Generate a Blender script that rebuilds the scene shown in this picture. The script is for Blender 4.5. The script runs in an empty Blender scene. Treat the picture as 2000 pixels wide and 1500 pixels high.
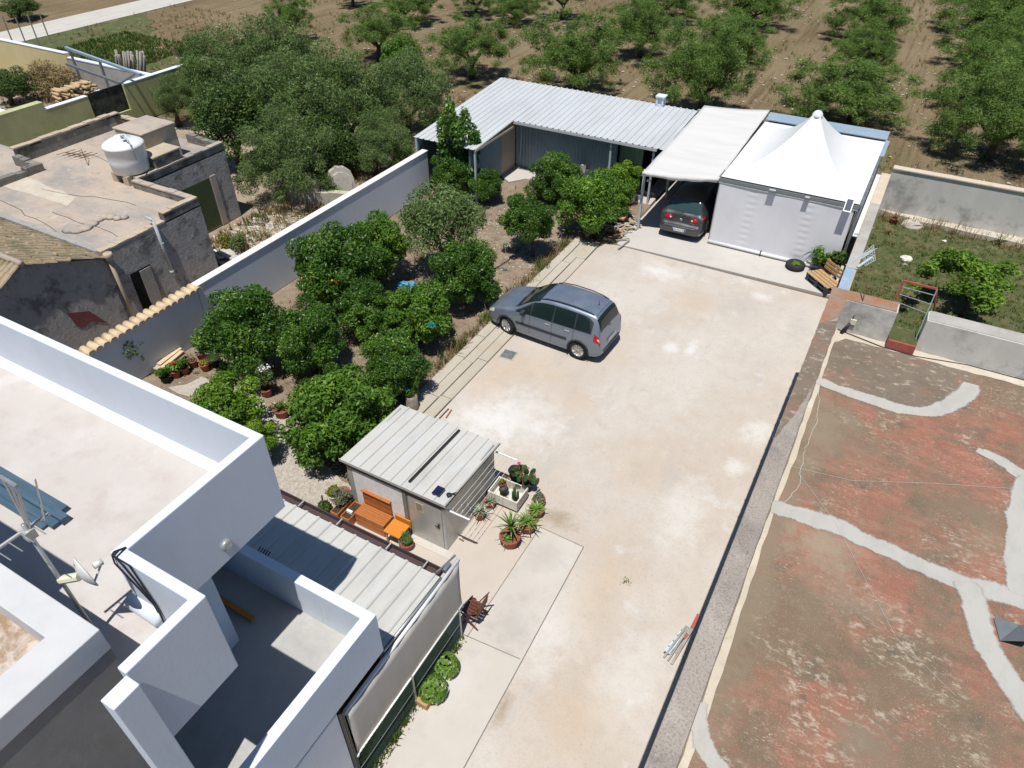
import bpy, bmesh, math, random
import numpy as np
from mathutils import Vector, Matrix, Euler

R = math.radians
scene = bpy.context.scene
COL = scene.collection

# ------------------------------------------------------------------ camera
CAM_H, F_PX, PITCH, YAW = 13.4, 1388.0, R(39.46), R(29.15)
cam_d = bpy.data.cameras.new('camera')
cam = bpy.data.objects.new('camera', cam_d)
COL.objects.link(cam)
cam.location = (0, 0, CAM_H)
cam.rotation_euler = (R(90) - PITCH, 0, YAW)
cam_d.sensor_width = 36.0
cam_d.lens = 36.0 * F_PX / 2000.0
cam_d.clip_start = 0.1
cam_d.clip_end = 2000
scene.camera = cam

# ------------------------------------------------------------------ sky + sun
SUN_TO = Vector((0.07, -0.31, 1.0)).normalized()
world = bpy.data.worlds.new('World')
scene.world = world
world.use_nodes = True
nt = world.node_tree
bg = nt.nodes['Background']
sky = nt.nodes.new('ShaderNodeTexSky')
sky.sky_type = 'NISHITA'
sky.sun_disc = False
sky.sun_elevation = math.asin(SUN_TO.z)
sky.sun_rotation = math.atan2(SUN_TO.x, SUN_TO.y)
sky.air_density = 1.0
sky.dust_density = 0.4
sky.ozone_density = 4.0
hs_ = nt.nodes.new('ShaderNodeHueSaturation'); hs_.inputs['Saturation'].default_value = 1.15
nt.links.new(sky.outputs[0], hs_.inputs['Color']); nt.links.new(hs_.outputs[0], bg.inputs['Color'])
bg.inputs['Strength'].default_value = 0.072
sun_d = bpy.data.lights.new('sun', 'SUN')
sun = bpy.data.objects.new('sun', sun_d)
COL.objects.link(sun)
sun_d.energy = 4.8
sun_d.angle = R(0.5)
sun_d.color = (1.0, 0.97, 0.925)
sun.rotation_euler = SUN_TO.to_track_quat('Z', 'Y').to_euler()
sun.location = (0, -10, 40)
scene.view_settings.view_transform = 'Standard'
scene.view_settings.look = 'None'
scene.view_settings.gamma = 1.0
scene.view_settings.exposure = 0.04
scene.cycles.max_bounces = 6
scene.cycles.diffuse_bounces = 2
scene.cycles.transparent_max_bounces = 8

# ------------------------------------------------------------------ placing
_cp, _sp, _cy, _sy = math.cos(PITCH), math.sin(PITCH), math.cos(YAW), math.sin(YAW)
_fw = Vector((-_sy * _cp, _cy * _cp, -_sp))
_rt = Vector((_cy, _sy, 0))
_up = _rt.cross(_fw)

def at(px, py, z=0.0):
    """point of the place at height z that the photograph shows at (px, py) of 2000x1500"""
    d = _rt * ((px - 1000) / F_PX) - _up * ((py - 750) / F_PX) + _fw
    t = (z - CAM_H) / d.z
    return Vector((d.x * t, d.y * t, z))

def height_at(px, py, x, y):
    d = _rt * ((px - 1000) / F_PX) - _up * ((py - 750) / F_PX) + _fw
    t = (d.x * x + d.y * y) / (d.x ** 2 + d.y ** 2)
    return CAM_H + t * d.z

def at_y(px, py, y):
    d = _rt * ((px - 1000) / F_PX) - _up * ((py - 750) / F_PX) + _fw
    return Vector((0, 0, CAM_H)) + d * (y / d.y)

def dist_to(p):
    return (Vector(p) - Vector((0, 0, CAM_H))).dot(_fw)

# ------------------------------------------------------------------ objects
def tag(o, label, cat, group=None, kind=None):
    if label: o['label'] = label
    if cat: o['category'] = cat
    if group: o['group'] = group
    if kind: o['kind'] = kind
    return o

def thing(name, label, cat, loc=(0, 0, 0), rz=0.0, group=None):
    o = bpy.data.objects.new(name, None)
    COL.objects.link(o)
    o.empty_display_size = 0.3
    o.location = loc
    o.rotation_euler = (0, 0, rz)
    tag(o, label, cat, group)
    return o

class MB:
    """collects shapes into one mesh"""
    def __init__(self):
        self.v, self.f, self.m, self.s = [], [], [], []
        self.cm, self.cs = 0, False
    def mat(self, i): self.cm = i; return self
    def smooth(self, b=True): self.cs = b; return self
    def add(self, verts, faces):
        n = len(self.v)
        self.v += [tuple(map(float, p)) for p in verts]
        for f in faces:
            self.f.append([n + i for i in f]); self.m.append(self.cm); self.s.append(self.cs)
        return self
    def box(self, x0, y0, z0, x1, y1, z1, M=None):
        if x0 > x1: x0, x1 = x1, x0
        if y0 > y1: y0, y1 = y1, y0
        if z0 > z1: z0, z1 = z1, z0
        vs = [(x, y, z) for z in (z0, z1) for y in (y0, y1) for x in (x0, x1)]
        if M is not None: vs = [M @ Vector(p) for p in vs]
        return self.add(vs, [(0, 2, 3, 1), (4, 5, 7, 6), (0, 1, 5, 4), (2, 6, 7, 3), (0, 4, 6, 2), (1, 3, 7, 5)])
    def prism(self, poly, z0, z1, M=None):
        n = len(poly)
        a = sum(poly[i][0] * poly[(i + 1) % n][1] - poly[(i + 1) % n][0] * poly[i][1] for i in range(n))
        if a < 0: poly = list(reversed(poly))
        vs = [(p[0], p[1], z0) for p in poly] + [(p[0], p[1], z1) for p in poly]
        if M is not None: vs = [M @ Vector(p) for p in vs]
        fs = [list(range(n - 1, -1, -1)), list(range(n, 2 * n))]
        fs += [(i, (i + 1) % n, n + (i + 1) % n, n + i) for i in range(n)]
        return self.add(vs, fs)
    def flat(self, poly, z):
        n = len(poly)
        a = sum(poly[i][0] * poly[(i + 1) % n][1] - poly[(i + 1) % n][0] * poly[i][1] for i in range(n))
        if a < 0: poly = list(reversed(poly))
        return self.add([(p[0], p[1], z) for p in poly], [list(range(n))])
    def quad(self, a, b, c, d): return self.add([a, b, c, d], [(0, 1, 2, 3)])
    def tube(self, pts, r, n=8, cap=True):
        pts = [Vector(p) for p in pts]
        rs = r if isinstance(r, (list, tuple)) else [r] * len(pts)
        vs, fs = [], []
        prev = None
        for i, p in enumerate(pts):
            d = (pts[min(i + 1, len(pts) - 1)] - pts[max(i - 1, 0)]).normalized()
            if prev is None:
                u = d.cross(Vector((0, 0, 1)))
                if u.length < 1e-3: u = d.cross(Vector((1, 0, 0)))
                u.normalize()
            else:
                u = (prev - d * prev.dot(d))
                if u.length < 1e-4: u = d.cross(Vector((0, 0, 1)))
                u.normalize()
            prev = u
            w = d.cross(u)
            for k in range(n):
                a = 2 * math.pi * k / n
                vs.append(p + (u * math.cos(a) + w * math.sin(a)) * rs[i])
        for i in range(len(pts) - 1):
            for k in range(n):
                fs.append((i * n + k, i * n + (k + 1) % n, (i + 1) * n + (k + 1) % n, (i + 1) * n + k))
        if cap:
            fs.append(list(range(n - 1, -1, -1)))
            fs.append([(len(pts) - 1) * n + k for k in range(n)])
        return self.add(vs, fs)
    def lathe(self, prof, c=(0, 0, 0), n=20, M=None):
        """prof: list of (radius, z)"""
        vs, fs = [], []
        for (r, z) in prof:
            for k in range(n):
                a = 2 * math.pi * k / n
                p = Vector((c[0] + r * math.cos(a), c[1] + r * math.sin(a), c[2] + z))
                vs.append(M @ p if M is not None else p)
        for i in range(len(prof) - 1):
            for k in range(n):
                fs.append((i * n + k, i * n + (k + 1) % n, (i + 1) * n + (k + 1) % n, (i + 1) * n + k))
        fs.append(list(range(n - 1, -1, -1)))
        fs.append([(len(prof) - 1) * n + k for k in range(n)])
        return self.add(vs, fs)
    def beam(self, a, b, w, h):
        """rectangular bar from a to b"""
        a, b = Vector(a), Vector(b)
        d = (b - a); L = d.length; d.normalize()
        u = d.cross(Vector((0, 0, 1)))
        if u.length < 1e-3: u = Vector((1, 0, 0))
        u.normalize(); v = u.cross(d)
        M = Matrix((u, d, v)).transposed().to_4x4(); M.translation = a
        return self.box(-w / 2, 0, -h / 2, w / 2, L, h / 2, M)
    def build(self, name, mats, parent=None, local=False):
        if not isinstance(mats, (list, tuple)): mats = [mats]
        me = bpy.data.meshes.new(name)
        off = Vector((0, 0, 0))
        if parent is not None and not local:
            q, off = parent, Vector((0, 0, 0))
            while q is not None:
                off = off + q.location; q = q.parent
        me.from_pydata([(p[0] - off.x, p[1] - off.y, p[2] - off.z) for p in self.v], [], self.f)
        for m in mats: me.materials.append(m)
        me.polygons.foreach_set('material_index', self.m)
        me.polygons.foreach_set('use_smooth', self.s)
        me.validate(); me.update()
        o = bpy.data.objects.new(name, me)
        COL.objects.link(o)
        if parent is not None: o.parent = parent
        return o

def bevel(o, w=0.01, seg=2):
    m = o.modifiers.new('bevel', 'BEVEL'); m.width = w; m.segments = seg; m.limit_method = 'ANGLE'; m.angle_limit = R(40)
    return o

def copy_tree(o, parent=None, loc=None, rz=None, label=None, scale=None):
    c = o.copy(); COL.objects.link(c)
    if parent is not None: c.parent = parent
    if loc is not None: c.location = loc
    if rz is not None: c.rotation_euler = (0, 0, rz)
    if scale is not None: c.scale = scale
    if label: c['label'] = label
    for ch in list(o.children): copy_tree(ch, c)
    return c

# ------------------------------------------------------------------ materials
def N(nt, t, **kw):
    n = nt.nodes.new(t)
    for k, v in kw.items():
        if k in n.inputs: n.inputs[k].default_value = v
        else: setattr(n, k, v)
    return n

def new_mat(name, rough=0.8, spec=0.3, metal=0.0):
    m = bpy.data.materials.new(name); m.use_nodes = True
    b = m.node_tree.nodes['Principled BSDF']
    b.inputs['Roughness'].default_value = rough
    b.inputs['Specular IOR Level'].default_value = spec
    b.inputs['Metallic'].default_value = metal
    return m, m.node_tree, b

def c4(c): return (c[0], c[1], c[2], 1.0)

def plain(name, col, rough=0.6, spec=0.3, metal=0.0, var=0.12, scale=6.0, bump=0.0):
    """one colour with a little uneven wear"""
    m, nt, b = new_mat(name, rough, spec, metal)
    g = N(nt, 'ShaderNodeNewGeometry')
    no = N(nt, 'ShaderNodeTexNoise', Scale=scale, Detail=6.0, Roughness=0.65)
    nt.links.new(g.outputs['Position'], no.inputs['Vector'])
    rp = N(nt, 'ShaderNodeValToRGB')
    rp.color_ramp.elements[0].position = 0.3; rp.color_ramp.elements[1].position = 0.7
    rp.color_ramp.elements[0].color = c4([x * (1 - var) for x in col])
    rp.color_ramp.elements[1].color = c4([min(1, x * (1 + var)) for x in col])
    nt.links.new(no.outputs['Fac'], rp.inputs['Fac'])
    nt.links.new(rp.outputs['Color'], b.inputs['Base Color'])
    if bump:
        bp = N(nt, 'ShaderNodeBump', Strength=bump, Distance=0.02)
        n2 = N(nt, 'ShaderNodeTexNoise', Scale=scale * 5, Detail=5.0)
        nt.links.new(g.outputs['Position'], n2.inputs['Vector'])
        nt.links.new(n2.outputs['Fac'], bp.inputs['Height'])
        nt.links.new(bp.outputs['Normal'], b.inputs['Normal'])
    return m

def layered(name, base, layers, rough=0.85, spec=0.2, bump=0.3, bscale=40.0, bdist=0.02, metal=0.0):
    """base colour, then layers = (colour, noise scale, threshold lo, hi, strength, (sx,sy,sz) stretch, seed offset[, detail])"""
    m, nt, b = new_mat(name, rough, spec, metal)
    g = N(nt, 'ShaderNodeNewGeometry')
    prev = N(nt, 'ShaderNodeRGB'); prev.outputs[0].default_value = c4(base)
    out = prev.outputs[0]
    for L in layers:
        col, sc, lo, hi, st, stretch, seed = L[:7]
        det = L[7] if len(L) > 7 else 8.0
        mp = N(nt, 'ShaderNodeMapping')
        mp.inputs['Scale'].default_value = stretch
        mp.inputs['Location'].default_value = (seed * 3.7, seed * 1.3, seed * 2.1)
        nt.links.new(g.outputs['Position'], mp.inputs['Vector'])
        no = N(nt, 'ShaderNodeTexNoise', Scale=sc, Detail=det, Roughness=0.68)
        nt.links.new(mp.outputs['Vector'], no.inputs['Vector'])
        mr = N(nt, 'ShaderNodeMapRange')
        mr.inputs['From Min'].default_value = lo; mr.inputs['From Max'].default_value = hi
        mr.inputs['To Max'].default_value = st
        nt.links.new(no.outputs['Fac'], mr.inputs['Value'])
        fac = mr.outputs['Result']
        if len(L) > 8:                                   # the layer shows only inside larger patches
            n3 = N(nt, 'ShaderNodeTexNoise', Scale=L[8][0], Detail=5.0, Distortion=.6); m3 = N(nt, 'ShaderNodeMapping'); m3.inputs['Location'].default_value = (L[8][3] * 5.1, L[8][3], 0)
            nt.links.new(g.outputs['Position'], m3.inputs['Vector']); nt.links.new(m3.outputs['Vector'], n3.inputs['Vector'])
            r3 = N(nt, 'ShaderNodeMapRange'); r3.inputs['From Min'].default_value = L[8][1]; r3.inputs['From Max'].default_value = L[8][2]; nt.links.new(n3.outputs['Fac'], r3.inputs['Value'])
            ml = N(nt, 'ShaderNodeMath', operation='MULTIPLY'); nt.links.new(fac, ml.inputs[0]); nt.links.new(r3.outputs['Result'], ml.inputs[1]); fac = ml.outputs[0]
        mx = N(nt, 'ShaderNodeMix', data_type='RGBA')
        nt.links.new(fac, mx.inputs['Factor'])
        nt.links.new(out, mx.inputs['A'])
        mx.inputs['B'].default_value = c4(col)
        out = mx.outputs['Result']
    nt.links.new(out, b.inputs['Base Color'])
    if bump:
        n2 = N(nt, 'ShaderNodeTexNoise', Scale=bscale, Detail=6.0, Roughness=0.7)
        nt.links.new(g.outputs['Position'], n2.inputs['Vector'])
        bp = N(nt, 'ShaderNodeBump', Strength=bump, Distance=bdist)
        nt.links.new(n2.outputs['Fac'], bp.inputs['Height'])
        nt.links.new(bp.outputs['Normal'], b.inputs['Normal'])
    return m

one = (1, 1, 1)
M = {}
M['white'] = layered('cool_white_plaster', (0.675, 0.735, 0.815), [((0.60, 0.655, 0.73), 0.8, .42, .72, .8, (1, 1, .35), 1), ((0.55, 0.58, 0.62), 4, .56, .75, .45, (1.5, 1.5, .16), 2), ((0.70, 0.75, 0.82), 2.2, .5, .7, .6, (.3, 1, 1), 6)], bump=0.12, bscale=18, bdist=.02)
M['warm_white'] = layered('warm_white_plaster', (0.74, 0.71, 0.67), [((0.66, 0.62, 0.57), 1.6, .45, .72, .8, one, 1), ((0.5, 0.44, 0.36), 7, .62, .75, .5, one, 2)], bump=0.2, bscale=40)
M['grey_plaster'] = layered('grey_plaster', (0.30, 0.285, 0.265), [((0.22, 0.21, 0.195), 1.0, .4, .7, .8, (1, 1, .5), 3), ((0.42, 0.41, 0.4), 6, .5, .8, .4, one, 2)], bump=0.2)
M['pale_grey'] = layered('pale_grey_coping', (0.56, 0.56, 0.56), [((0.5, 0.5, 0.5), 2.0, .4, .7, .8, one, 3)], bump=0.1)
M['roof_beige'] = layered('beige_roof_membrane', (0.50, 0.462, 0.43), [((0.565, 0.54, 0.515), 0.9, .5, .72, .9, one, 4), ((0.42, 0.36, 0.325), 1.6, .5, .75, .7, one, 8), ((0.66, 0.65, 0.64), 6, .66, .74, .7, one, 5), ((0.40, 0.34, 0.30), 9, .66, .8, .5, one, 7)], bump=0.1)
M['tower_roof'] = layered('stained_roof', (0.55, 0.48, 0.42), [((0.26, 0.17, 0.10), 3, .45, .62, .9, one, 4), ((0.7, 0.68, 0.64), 4, .55, .7, .7, one, 9)], bump=0.2)
M['tile_floor'] = layered('terrace_floor', (0.43, 0.42, 0.395), [((0.33, 0.325, 0.31), 1.5, .45, .7, .8, one, 5), ((0.50, 0.49, 0.46), 5, .55, .75, .5, one, 6)], bump=0.1)
M['sheet'] = layered('corrugated_sheet', (0.505, 0.495, 0.455), [((0.36, 0.30, 0.24), 1.6, .62, .74, .5, (3.0, .3, 1), 62), ((0.38, 0.37, 0.34), 1.4, .5, .75, .8, (1, .35, 1), 3), ((0.54, 0.56, 0.56), 3, .5, .7, .6, (1, .4, 1), 8), ((0.33, 0.31, 0.27), 14, .66, .8, .5, one, 7)], rough=.55, bump=0.05)
M['sheet_white'] = layered('white_corrugated_sheet', (0.50, 0.52, 0.525), [((0.40, 0.33, 0.26), 1.6, .62, .74, .5, (2.4, .22, 1), 61), ((0.42, 0.43, 0.43), 1.0, .45, .7, .8, (1, .3, 1), 3), ((0.5, 0.5, 0.48), 10, .64, .8, .4, one, 7)], rough=.5, bump=0.04)
M['sheet_wall'] = layered('blue_grey_sheet', (0.20, 0.27, 0.30), [((0.27, 0.34, 0.37), 1.2, .45, .7, .8, one, 2), ((0.15, 0.13, 0.11), 4, .62, .75, .5, (1, 1, .3), 4)], rough=.6, bump=.05)
M['galv'] = layered('galvanised_steel', (0.50, 0.50, 0.47), [((0.40, 0.40, 0.38), 2.0, .4, .65, .8, (1, 1, .4), 3), ((0.60, 0.60, 0.57), 7, .5, .7, .5, one, 5), ((0.42, 0.30, 0.22), 2.4, .62, .74, .35, one, 9)], rough=.42, spec=.5, metal=.35, bump=.04)
M['brown_gutter'] = plain('brown_gutter', (0.075, 0.05, 0.05), .45, .4)
M['black'] = plain('black_paint', (0.02, 0.02, 0.022), .5, .4)
M['rubber'] = plain('black_rubber', (0.03, 0.03, 0.03), .8, .2)
M['dark'] = plain('dark_void', (0.015, 0.015, 0.015), .9, .1)
M['fabric'] = plain('beige_awning_fabric', (0.52, 0.50, 0.46), .85, .1, var=.05, scale=2)
M['awn'] = layered('white_canvas', (0.60, 0.59, 0.565), [((0.51, 0.495, 0.465), 1.0, .45, .75, .7, (.4, 2.2, 1), 3), ((0.58, 0.54, .46), 6, .66, .8, .5, one, 4)], bump=.05)
M['pvc'] = layered('white_membrane', (0.74, 0.74, 0.725), [((0.68, 0.675, 0.66), 0.9, .45, .7, .8, one, 3)], rough=.55, bump=.03, spec=.3)
M['curtain'] = layered('grey_white_curtain', (0.70, 0.70, 0.72), [((0.62, 0.62, 0.65), 1.0, .45, .7, .7, (1, 1, .5), 3)], rough=.7, bump=.03)
M['steel'] = plain('grey_steel', (0.22, 0.24, 0.25), .45, .5, .4)
M['steel_lt'] = plain('pale_steel', (0.45, 0.47, 0.48), .4, .5, .5)
M['blue_flash'] = layered('blue_flashing', (0.25, 0.33, 0.40), [((0.33, 0.40, 0.46), 1.5, .45, .7, .8, one, 3), ((.5, .55, .58), 8, .6, .75, .5, one, 5)], rough=.6, bump=.05)
M['blue_paint'] = layered('pale_blue_sheet', (0.28, 0.37, 0.47), [((0.40, 0.46, 0.52), 3, .45, .7, .8, one, 3), ((0.22, 0.32, 0.45), 9, .55, .75, .6, one, 6)], rough=.55, bump=.1)
M['blue_planks'] = layered('blue_planks', (0.06, 0.105, 0.15), [((0.10, 0.16, 0.205), 4, .45, .7, .8, (.3, 3, 1), 3)], rough=.45, bump=.05)
M['concrete'] = layered('old_concrete', (0.42, 0.40, 0.36), [((0.30, 0.28, 0.25), 1.2, .4, .7, .8, one, 3), ((0.54, 0.51, 0.45), 3.5, .52, .72, .7, one, 5), ((0.16, 0.15, 0.13), 22, .6, .75, .7, one, 6)], bump=.35)
M['tuff_cap'] = layered('tan_stone_coping', (0.55, 0.46, 0.35), [((0.62, 0.56, 0.46), 2.5, .45, .7, .8, one, 3), ((0.34, 0.27, 0.2), 7, .58, .75, .6, one, 5)], bump=.3)
M['grey_render'] = layered('weathered_grey_render', (0.54, 0.525, 0.48), [((0.64, 0.62, 0.57), 1.5, .45, .7, .8, (1, 1, .5), 3), ((0.24, 0.24, 0.23), 0.9, .52, .66, .75, (1, 1, 1), 12), ((0.5, .42, .3), 2, .64, .72, .7, one, 8), ((0.2, 0.2, 0.19), 12, .6, .75, .4, one, 9)], bump=.25)
M['orange_lichen'] = layered('orange_lichen_stone', (0.31, 0.155, 0.09), [((0.27, 0.22, 0.18), 2.2, .42, .58, .9, one, 3), ((0.42, 0.21, 0.11), 9, .5, .7, .7, one, 5), ((0.2, 0.16, 0.13), 16, .6, .75, .6, one, 7)], bump=.4)
M['speck_cap'] = layered('speckled_parapet', (0.345, 0.30, 0.255), [((0.19, 0.165, 0.145), 0.42, .46, .62, .75, one, 31), ((0.47, 0.42, 0.37), 1.1, .52, .7, .7, one, 21), ((0.14, 0.12, 0.11), 26, .50, .66, .7, one, 3, 4.0), ((0.54, 0.49, 0.43), 34, .58, .7, .6, one, 5, 3.0), ((0.40, 0.18, 0.08), 9, .66, .74, .6, one, 6)], bump=.4)
M['red_roof'] = layered('red_painted_roof_with_moss', (0.295, 0.125, 0.085), [
    ((0.38, 0.19, 0.135), 2.4, .46, .68, .85, (.5, 1.7, 1), 3), ((0.27, 0.105, 0.075), 1.1, .54, .70, .7, one, 23), ((0.45, 0.22, 0.15), 7, .54, .68, .6, (.4, 2.2, 1), 41),
    ((0.185, 0.135, 0.088), 0.42, .44, .56, .94, (1, .8, 1), 11, 10.0), ((0.165, 0.12, 0.08), 1.3, .50, .62, .85, (.8, 1.2, 1), 15, 10.0), ((0.125, 0.105, 0.075), 2.2, .56, .66, .8, one, 19, 9.0),
    ((0.24, 0.18, 0.125), 5.0, .5, .7, .5, one, 9),
    ((0.47, 0.41, 0.31), 9.0, .51, .64, .8, (.8, 1.3, 1), 17, 9.0, (.75, .50, .60, 4)), ((0.54, 0.475, 0.37), 24, .58, .67, .75, (.6, 1.5, 1), 19, 4.0, (.9, .48, .60, 7)), ((0.50, .43, .32), 40, .60, .67, .6, one, 29, 3.0)], bump=.4)
M['brown_roof'] = layered('brown_lichen_roof', (0.195, 0.155, 0.115), [((0.15, 0.118, 0.088), 1.4, .45, .65, .8, one, 4), ((0.30, .15, .10), 1.1, .56, .68, .6, one, 14), ((0.42, 0.365, 0.29), 6, .56, .65, .75, (.7, 1.3, 1), 9), ((0.52, 0.46, 0.37), 15, .61, .69, .8, one, 12)], bump=.3)
M['sealant'] = layered('grey_waterproofing', (0.44, 0.425, 0.385), [((0.37, 0.352, 0.31), 2.5, .45, .7, .8, (1, .5, 1), 3), ((0.44, 0.42, 0.38), 10, .56, .72, .4, (.6, 1.6, 1), 5)], bump=.25)
M['cream_edge'] = layered('cream_roof_edge', (0.50, 0.44, 0.35), [((0.60, 0.55, 0.46), 2.5, .45, .7, .8, one, 3), ((0.3, 0.26, 0.2), 10, .56, .72, .6, one, 5)], bump=.25)
M['terracotta'] = plain('terracotta', (0.30, 0.10, 0.065), .75, .2, var=.2)
M['red_paint'] = plain('faded_red_paint', (0.36, 0.10, 0.075), .55, .3, var=.2)
M['tile_cream'] = layered('cream_roof_tile', (0.60, 0.46, 0.29), [((0.68, 0.56, 0.38), 4, .45, .7, .8, one, 3), ((0.48, 0.28, 0.15), 3, .58, .7, .7, one, 5)], bump=.2)
M['old_tile'] = layered('old_roof_tile', (0.36, 0.28, 0.185), [((0.40, 0.34, 0.235), 4, .45, .65, .8, one, 3), ((0.20, 0.18, 0.10), 1.2, .45, .62, .85, one, 5), ((0.45, 0.2, 0.1), 7, .58, .7, .7, one, 8), ((.1, .09, .07), 14, .62, .75, .6, one, 12)], bump=.4)
M['old_wall'] = layered('weathered_dark_wall', (0.36, 0.34, 0.315), [((0.44, 0.43, 0.415), 2.6, .56, .60, .75, (1, 1, .8), 44), ((0.40, 0.395, 0.385), 1.1, .45, .68, .8, (1, 1, .7), 3), ((0.13, 0.13, 0.13), 1.6, .52, .64, .8, one, 5), ((0.07, 0.07, 0.07), 5, .60, .66, .6, (1, 1, .5), 51), ((0.4, 0.38, 0.34), 5, .62, .72, .5, one, 8), ((0.28, 0.22, 0.17), 3, .62, .74, .5, one, 4)], bump=.8, bscale=9, bdist=.08)
M['old_roof'] = layered('weathered_roof_screed', (0.44, 0.37, 0.30), [((0.29, 0.265, 0.245), 0.7, .42, .60, .9, (.6, 1, 1), 3), ((0.47, 0.365, 0.27), 1.1, .52, .68, .9, one, 5), ((0.22, 0.20, 0.18), 4, .58, .7, .6, one, 8), ((0.58, .55, .5), 2.2, .6, .72, .6, one, 13)], bump=.35)
M['old_parapet'] = layered('blackened_parapet', (0.20, 0.19, 0.17), [((0.40, 0.36, 0.30), 2.2, .5, .66, .8, one, 3), ((0.07, 0.07, 0.065), 1.5, .5, .65, .9, one, 5)], bump=.6, bscale=14, bdist=.05)
M['stone'] = layered('tan_stone', (0.44, 0.36, 0.26), [((0.54, 0.47, 0.36), 2.5, .45, .7, .8, one, 3), ((0.25, 0.2, 0.15), 5, .58, .75, .6, one, 5)], bump=.4)
M['olive_wall'] = layered('mossy_green_wall', (0.42, 0.44, 0.22), [((0.52, 0.53, 0.30), 1.0, .45, .7, .8, (1, 1, .6), 3), ((0.27, 0.30, 0.155), 1.3, .52, .7, .8, (1, .5, 1), 5), ((.3, .29, .18), 6, .6, .75, .5, one, 9)], bump=.35)
M['yellow_wall'] = layered('yellow_wall', (0.62, 0.52, 0.27), [((0.68, 0.6, 0.36), 1.5, .45, .7, .8, one, 3), ((0.42, 0.36, 0.24), 3, .58, .74, .5, one, 5)], bump=.2)
M['green_door'] = layered('green_roller_door', (0.075, 0.10, 0.045), [((0.05, 0.06, 0.03), 1.5, .45, .7, .8, one, 3), ((0.11, 0.13, 0.06), 4, .55, .72, .6, one, 5)], rough=.6, bump=.1)
M['wood'] = layered('varnished_orange_wood', (0.40, 0.145, 0.045), [((0.36, 0.11, 0.03), 3, .45, .65, .8, (2, 9, 2), 3), ((0.56, 0.24, 0.09), 9, .55, .7, .6, (1, 6, 1), 5)], rough=.5, bump=.1)
M['wood_orange'] = layered('bright_orange_wood', (0.58, 0.215, 0.03), [((0.56, 0.18, 0.02), 3, .45, .7, .6, (8, 1, 2), 3)], rough=.45, bump=.05)
M['pallet'] = layered('pallet_wood', (0.47, 0.30, 0.15), [((0.36, 0.22, 0.10), 4, .45, .65, .8, (6, 1, 1), 3), ((0.58, 0.42, 0.25), 9, .55, .7, .6, (5, 1, 1), 5)], rough=.75, bump=.2)
M['pallet_dark'] = layered('dark_blue_pallet_wood', (0.035, 0.06, 0.08), [((0.06, 0.08, 0.09), 6, .45, .65, .8, one, 3)], rough=.7, bump=.2)
M['grey_wood'] = layered('grey_timber', (0.30, 0.27, 0.24), [((0.4, 0.37, 0.33), 5, .45, .65, .8, (1, 1, .3), 3), ((0.17, 0.15, 0.13), 9, .55, .7, .6, one, 5)], rough=.85, bump=.3)
M['log'] = layered('cut_logs', (0.50, 0.36, 0.20), [((0.62, 0.48, 0.3), 6, .45, .65, .8, one, 3), ((0.28, 0.18, 0.1), 9, .55, .7, .7, one, 5)], rough=.85, bump=.3)
M['brown_chair'] = plain('dark_brown_wood', (0.12, 0.045, 0.025), .5, .3, var=.25)
M['bark'] = layered('bark', (0.085, 0.065, 0.05), [((0.14, 0.11, 0.085), 6, .45, .65, .8, (1, 1, .3), 3)], bump=.6, bscale=20)
M['soil'] = layered('garden_soil', (0.25, 0.185, 0.13), [((0.33, 0.26, 0.185), 1.2, .45, .65, .8, one, 3), ((0.14, 0.105, 0.07), 3.0, .5, .68, .8, one, 5), ((0.18, 0.17, 0.075), 0.8, .55, .68, .6, one, 7), ((0.55, 0.5, 0.42), 26, .64, .70, .9, one, 8, 2.0), ((0.09, 0.065, 0.045), 18, .58, .7, .6, one, 12)], bump=.8, bscale=22, bdist=.05)
M['lawn'] = layered('dry_grass_ground', (0.115, 0.112, 0.05), [((0.18, 0.16, 0.085), 1.2, .45, .65, .8, one, 3), ((0.075, 0.10, 0.03), 1.4, .40, .58, .9, one, 5), ((0.30, 0.25, 0.15), 7, .56, .68, .6, one, 7), ((0.06, 0.065, 0.03), 12, .56, .7, .6, one, 9)], bump=.8, bscale=30, bdist=.05)
M['rubble'] = layered('dry_rubble_ground', (0.36, 0.28, 0.20), [((0.46, 0.38, 0.29), 1.5, .45, .65, .8, one, 3), ((0.24, 0.19, 0.11), 1.2, .52, .66, .8, one, 5), ((0.55, 0.48, 0.4), 14, .58, .68, .7, one, 8), ((0.12, 0.1, 0.06), 9, .6, .7, .6, one, 12)], bump=.9, bscale=12, bdist=.08)
M['pebbles'] = layered('white_pebbles', (0.50, 0.44, 0.37), [((0.60, 0.56, 0.50), 9, .45, .6, .8, one, 3), ((0.38, 0.31, 0.23), 26, .54, .66, .8, one, 5, 2.0), ((0.5, 0.40, 0.28), 2, .55, .7, .6, one, 7), ((0.8, 0.77, 0.72), 34, .6, .68, .8, one, 9, 2.0)], bump=1.0, bscale=30, bdist=.05)
M['road'] = layered('white_gravel_road', (0.48, 0.45, 0.40), [((0.56, 0.53, 0.48), 0.7, .45, .7, .8, (2, .4, 1), 3), ((0.36, 0.32, 0.26), 2, .55, .72, .6, (2, .3, 1), 5)], bump=.4)
M['slab'] = layered('pale_concrete_slab', (0.485, 0.455, 0.41), [((0.53, 0.505, 0.46), 0.8, .45, .7, .8, one, 3), ((0.43, 0.375, 0.32), 1.1, .54, .72, .55, one, 6), ((0.40, 0.36, 0.30), 12, .64, .76, .35, one, 5)], bump=.12)
M['patio'] = layered('grey_patio_concrete', (0.505, 0.465, 0.41), [((0.545, 0.515, 0.465), 0.9, .45, .7, .8, one, 3), ((0.385, 0.37, 0.345), 1.5, .54, .70, .6, one, 6), ((0.40, 0.37, 0.32), 13, .63, .76, .35, one, 5)], bump=.12)
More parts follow.
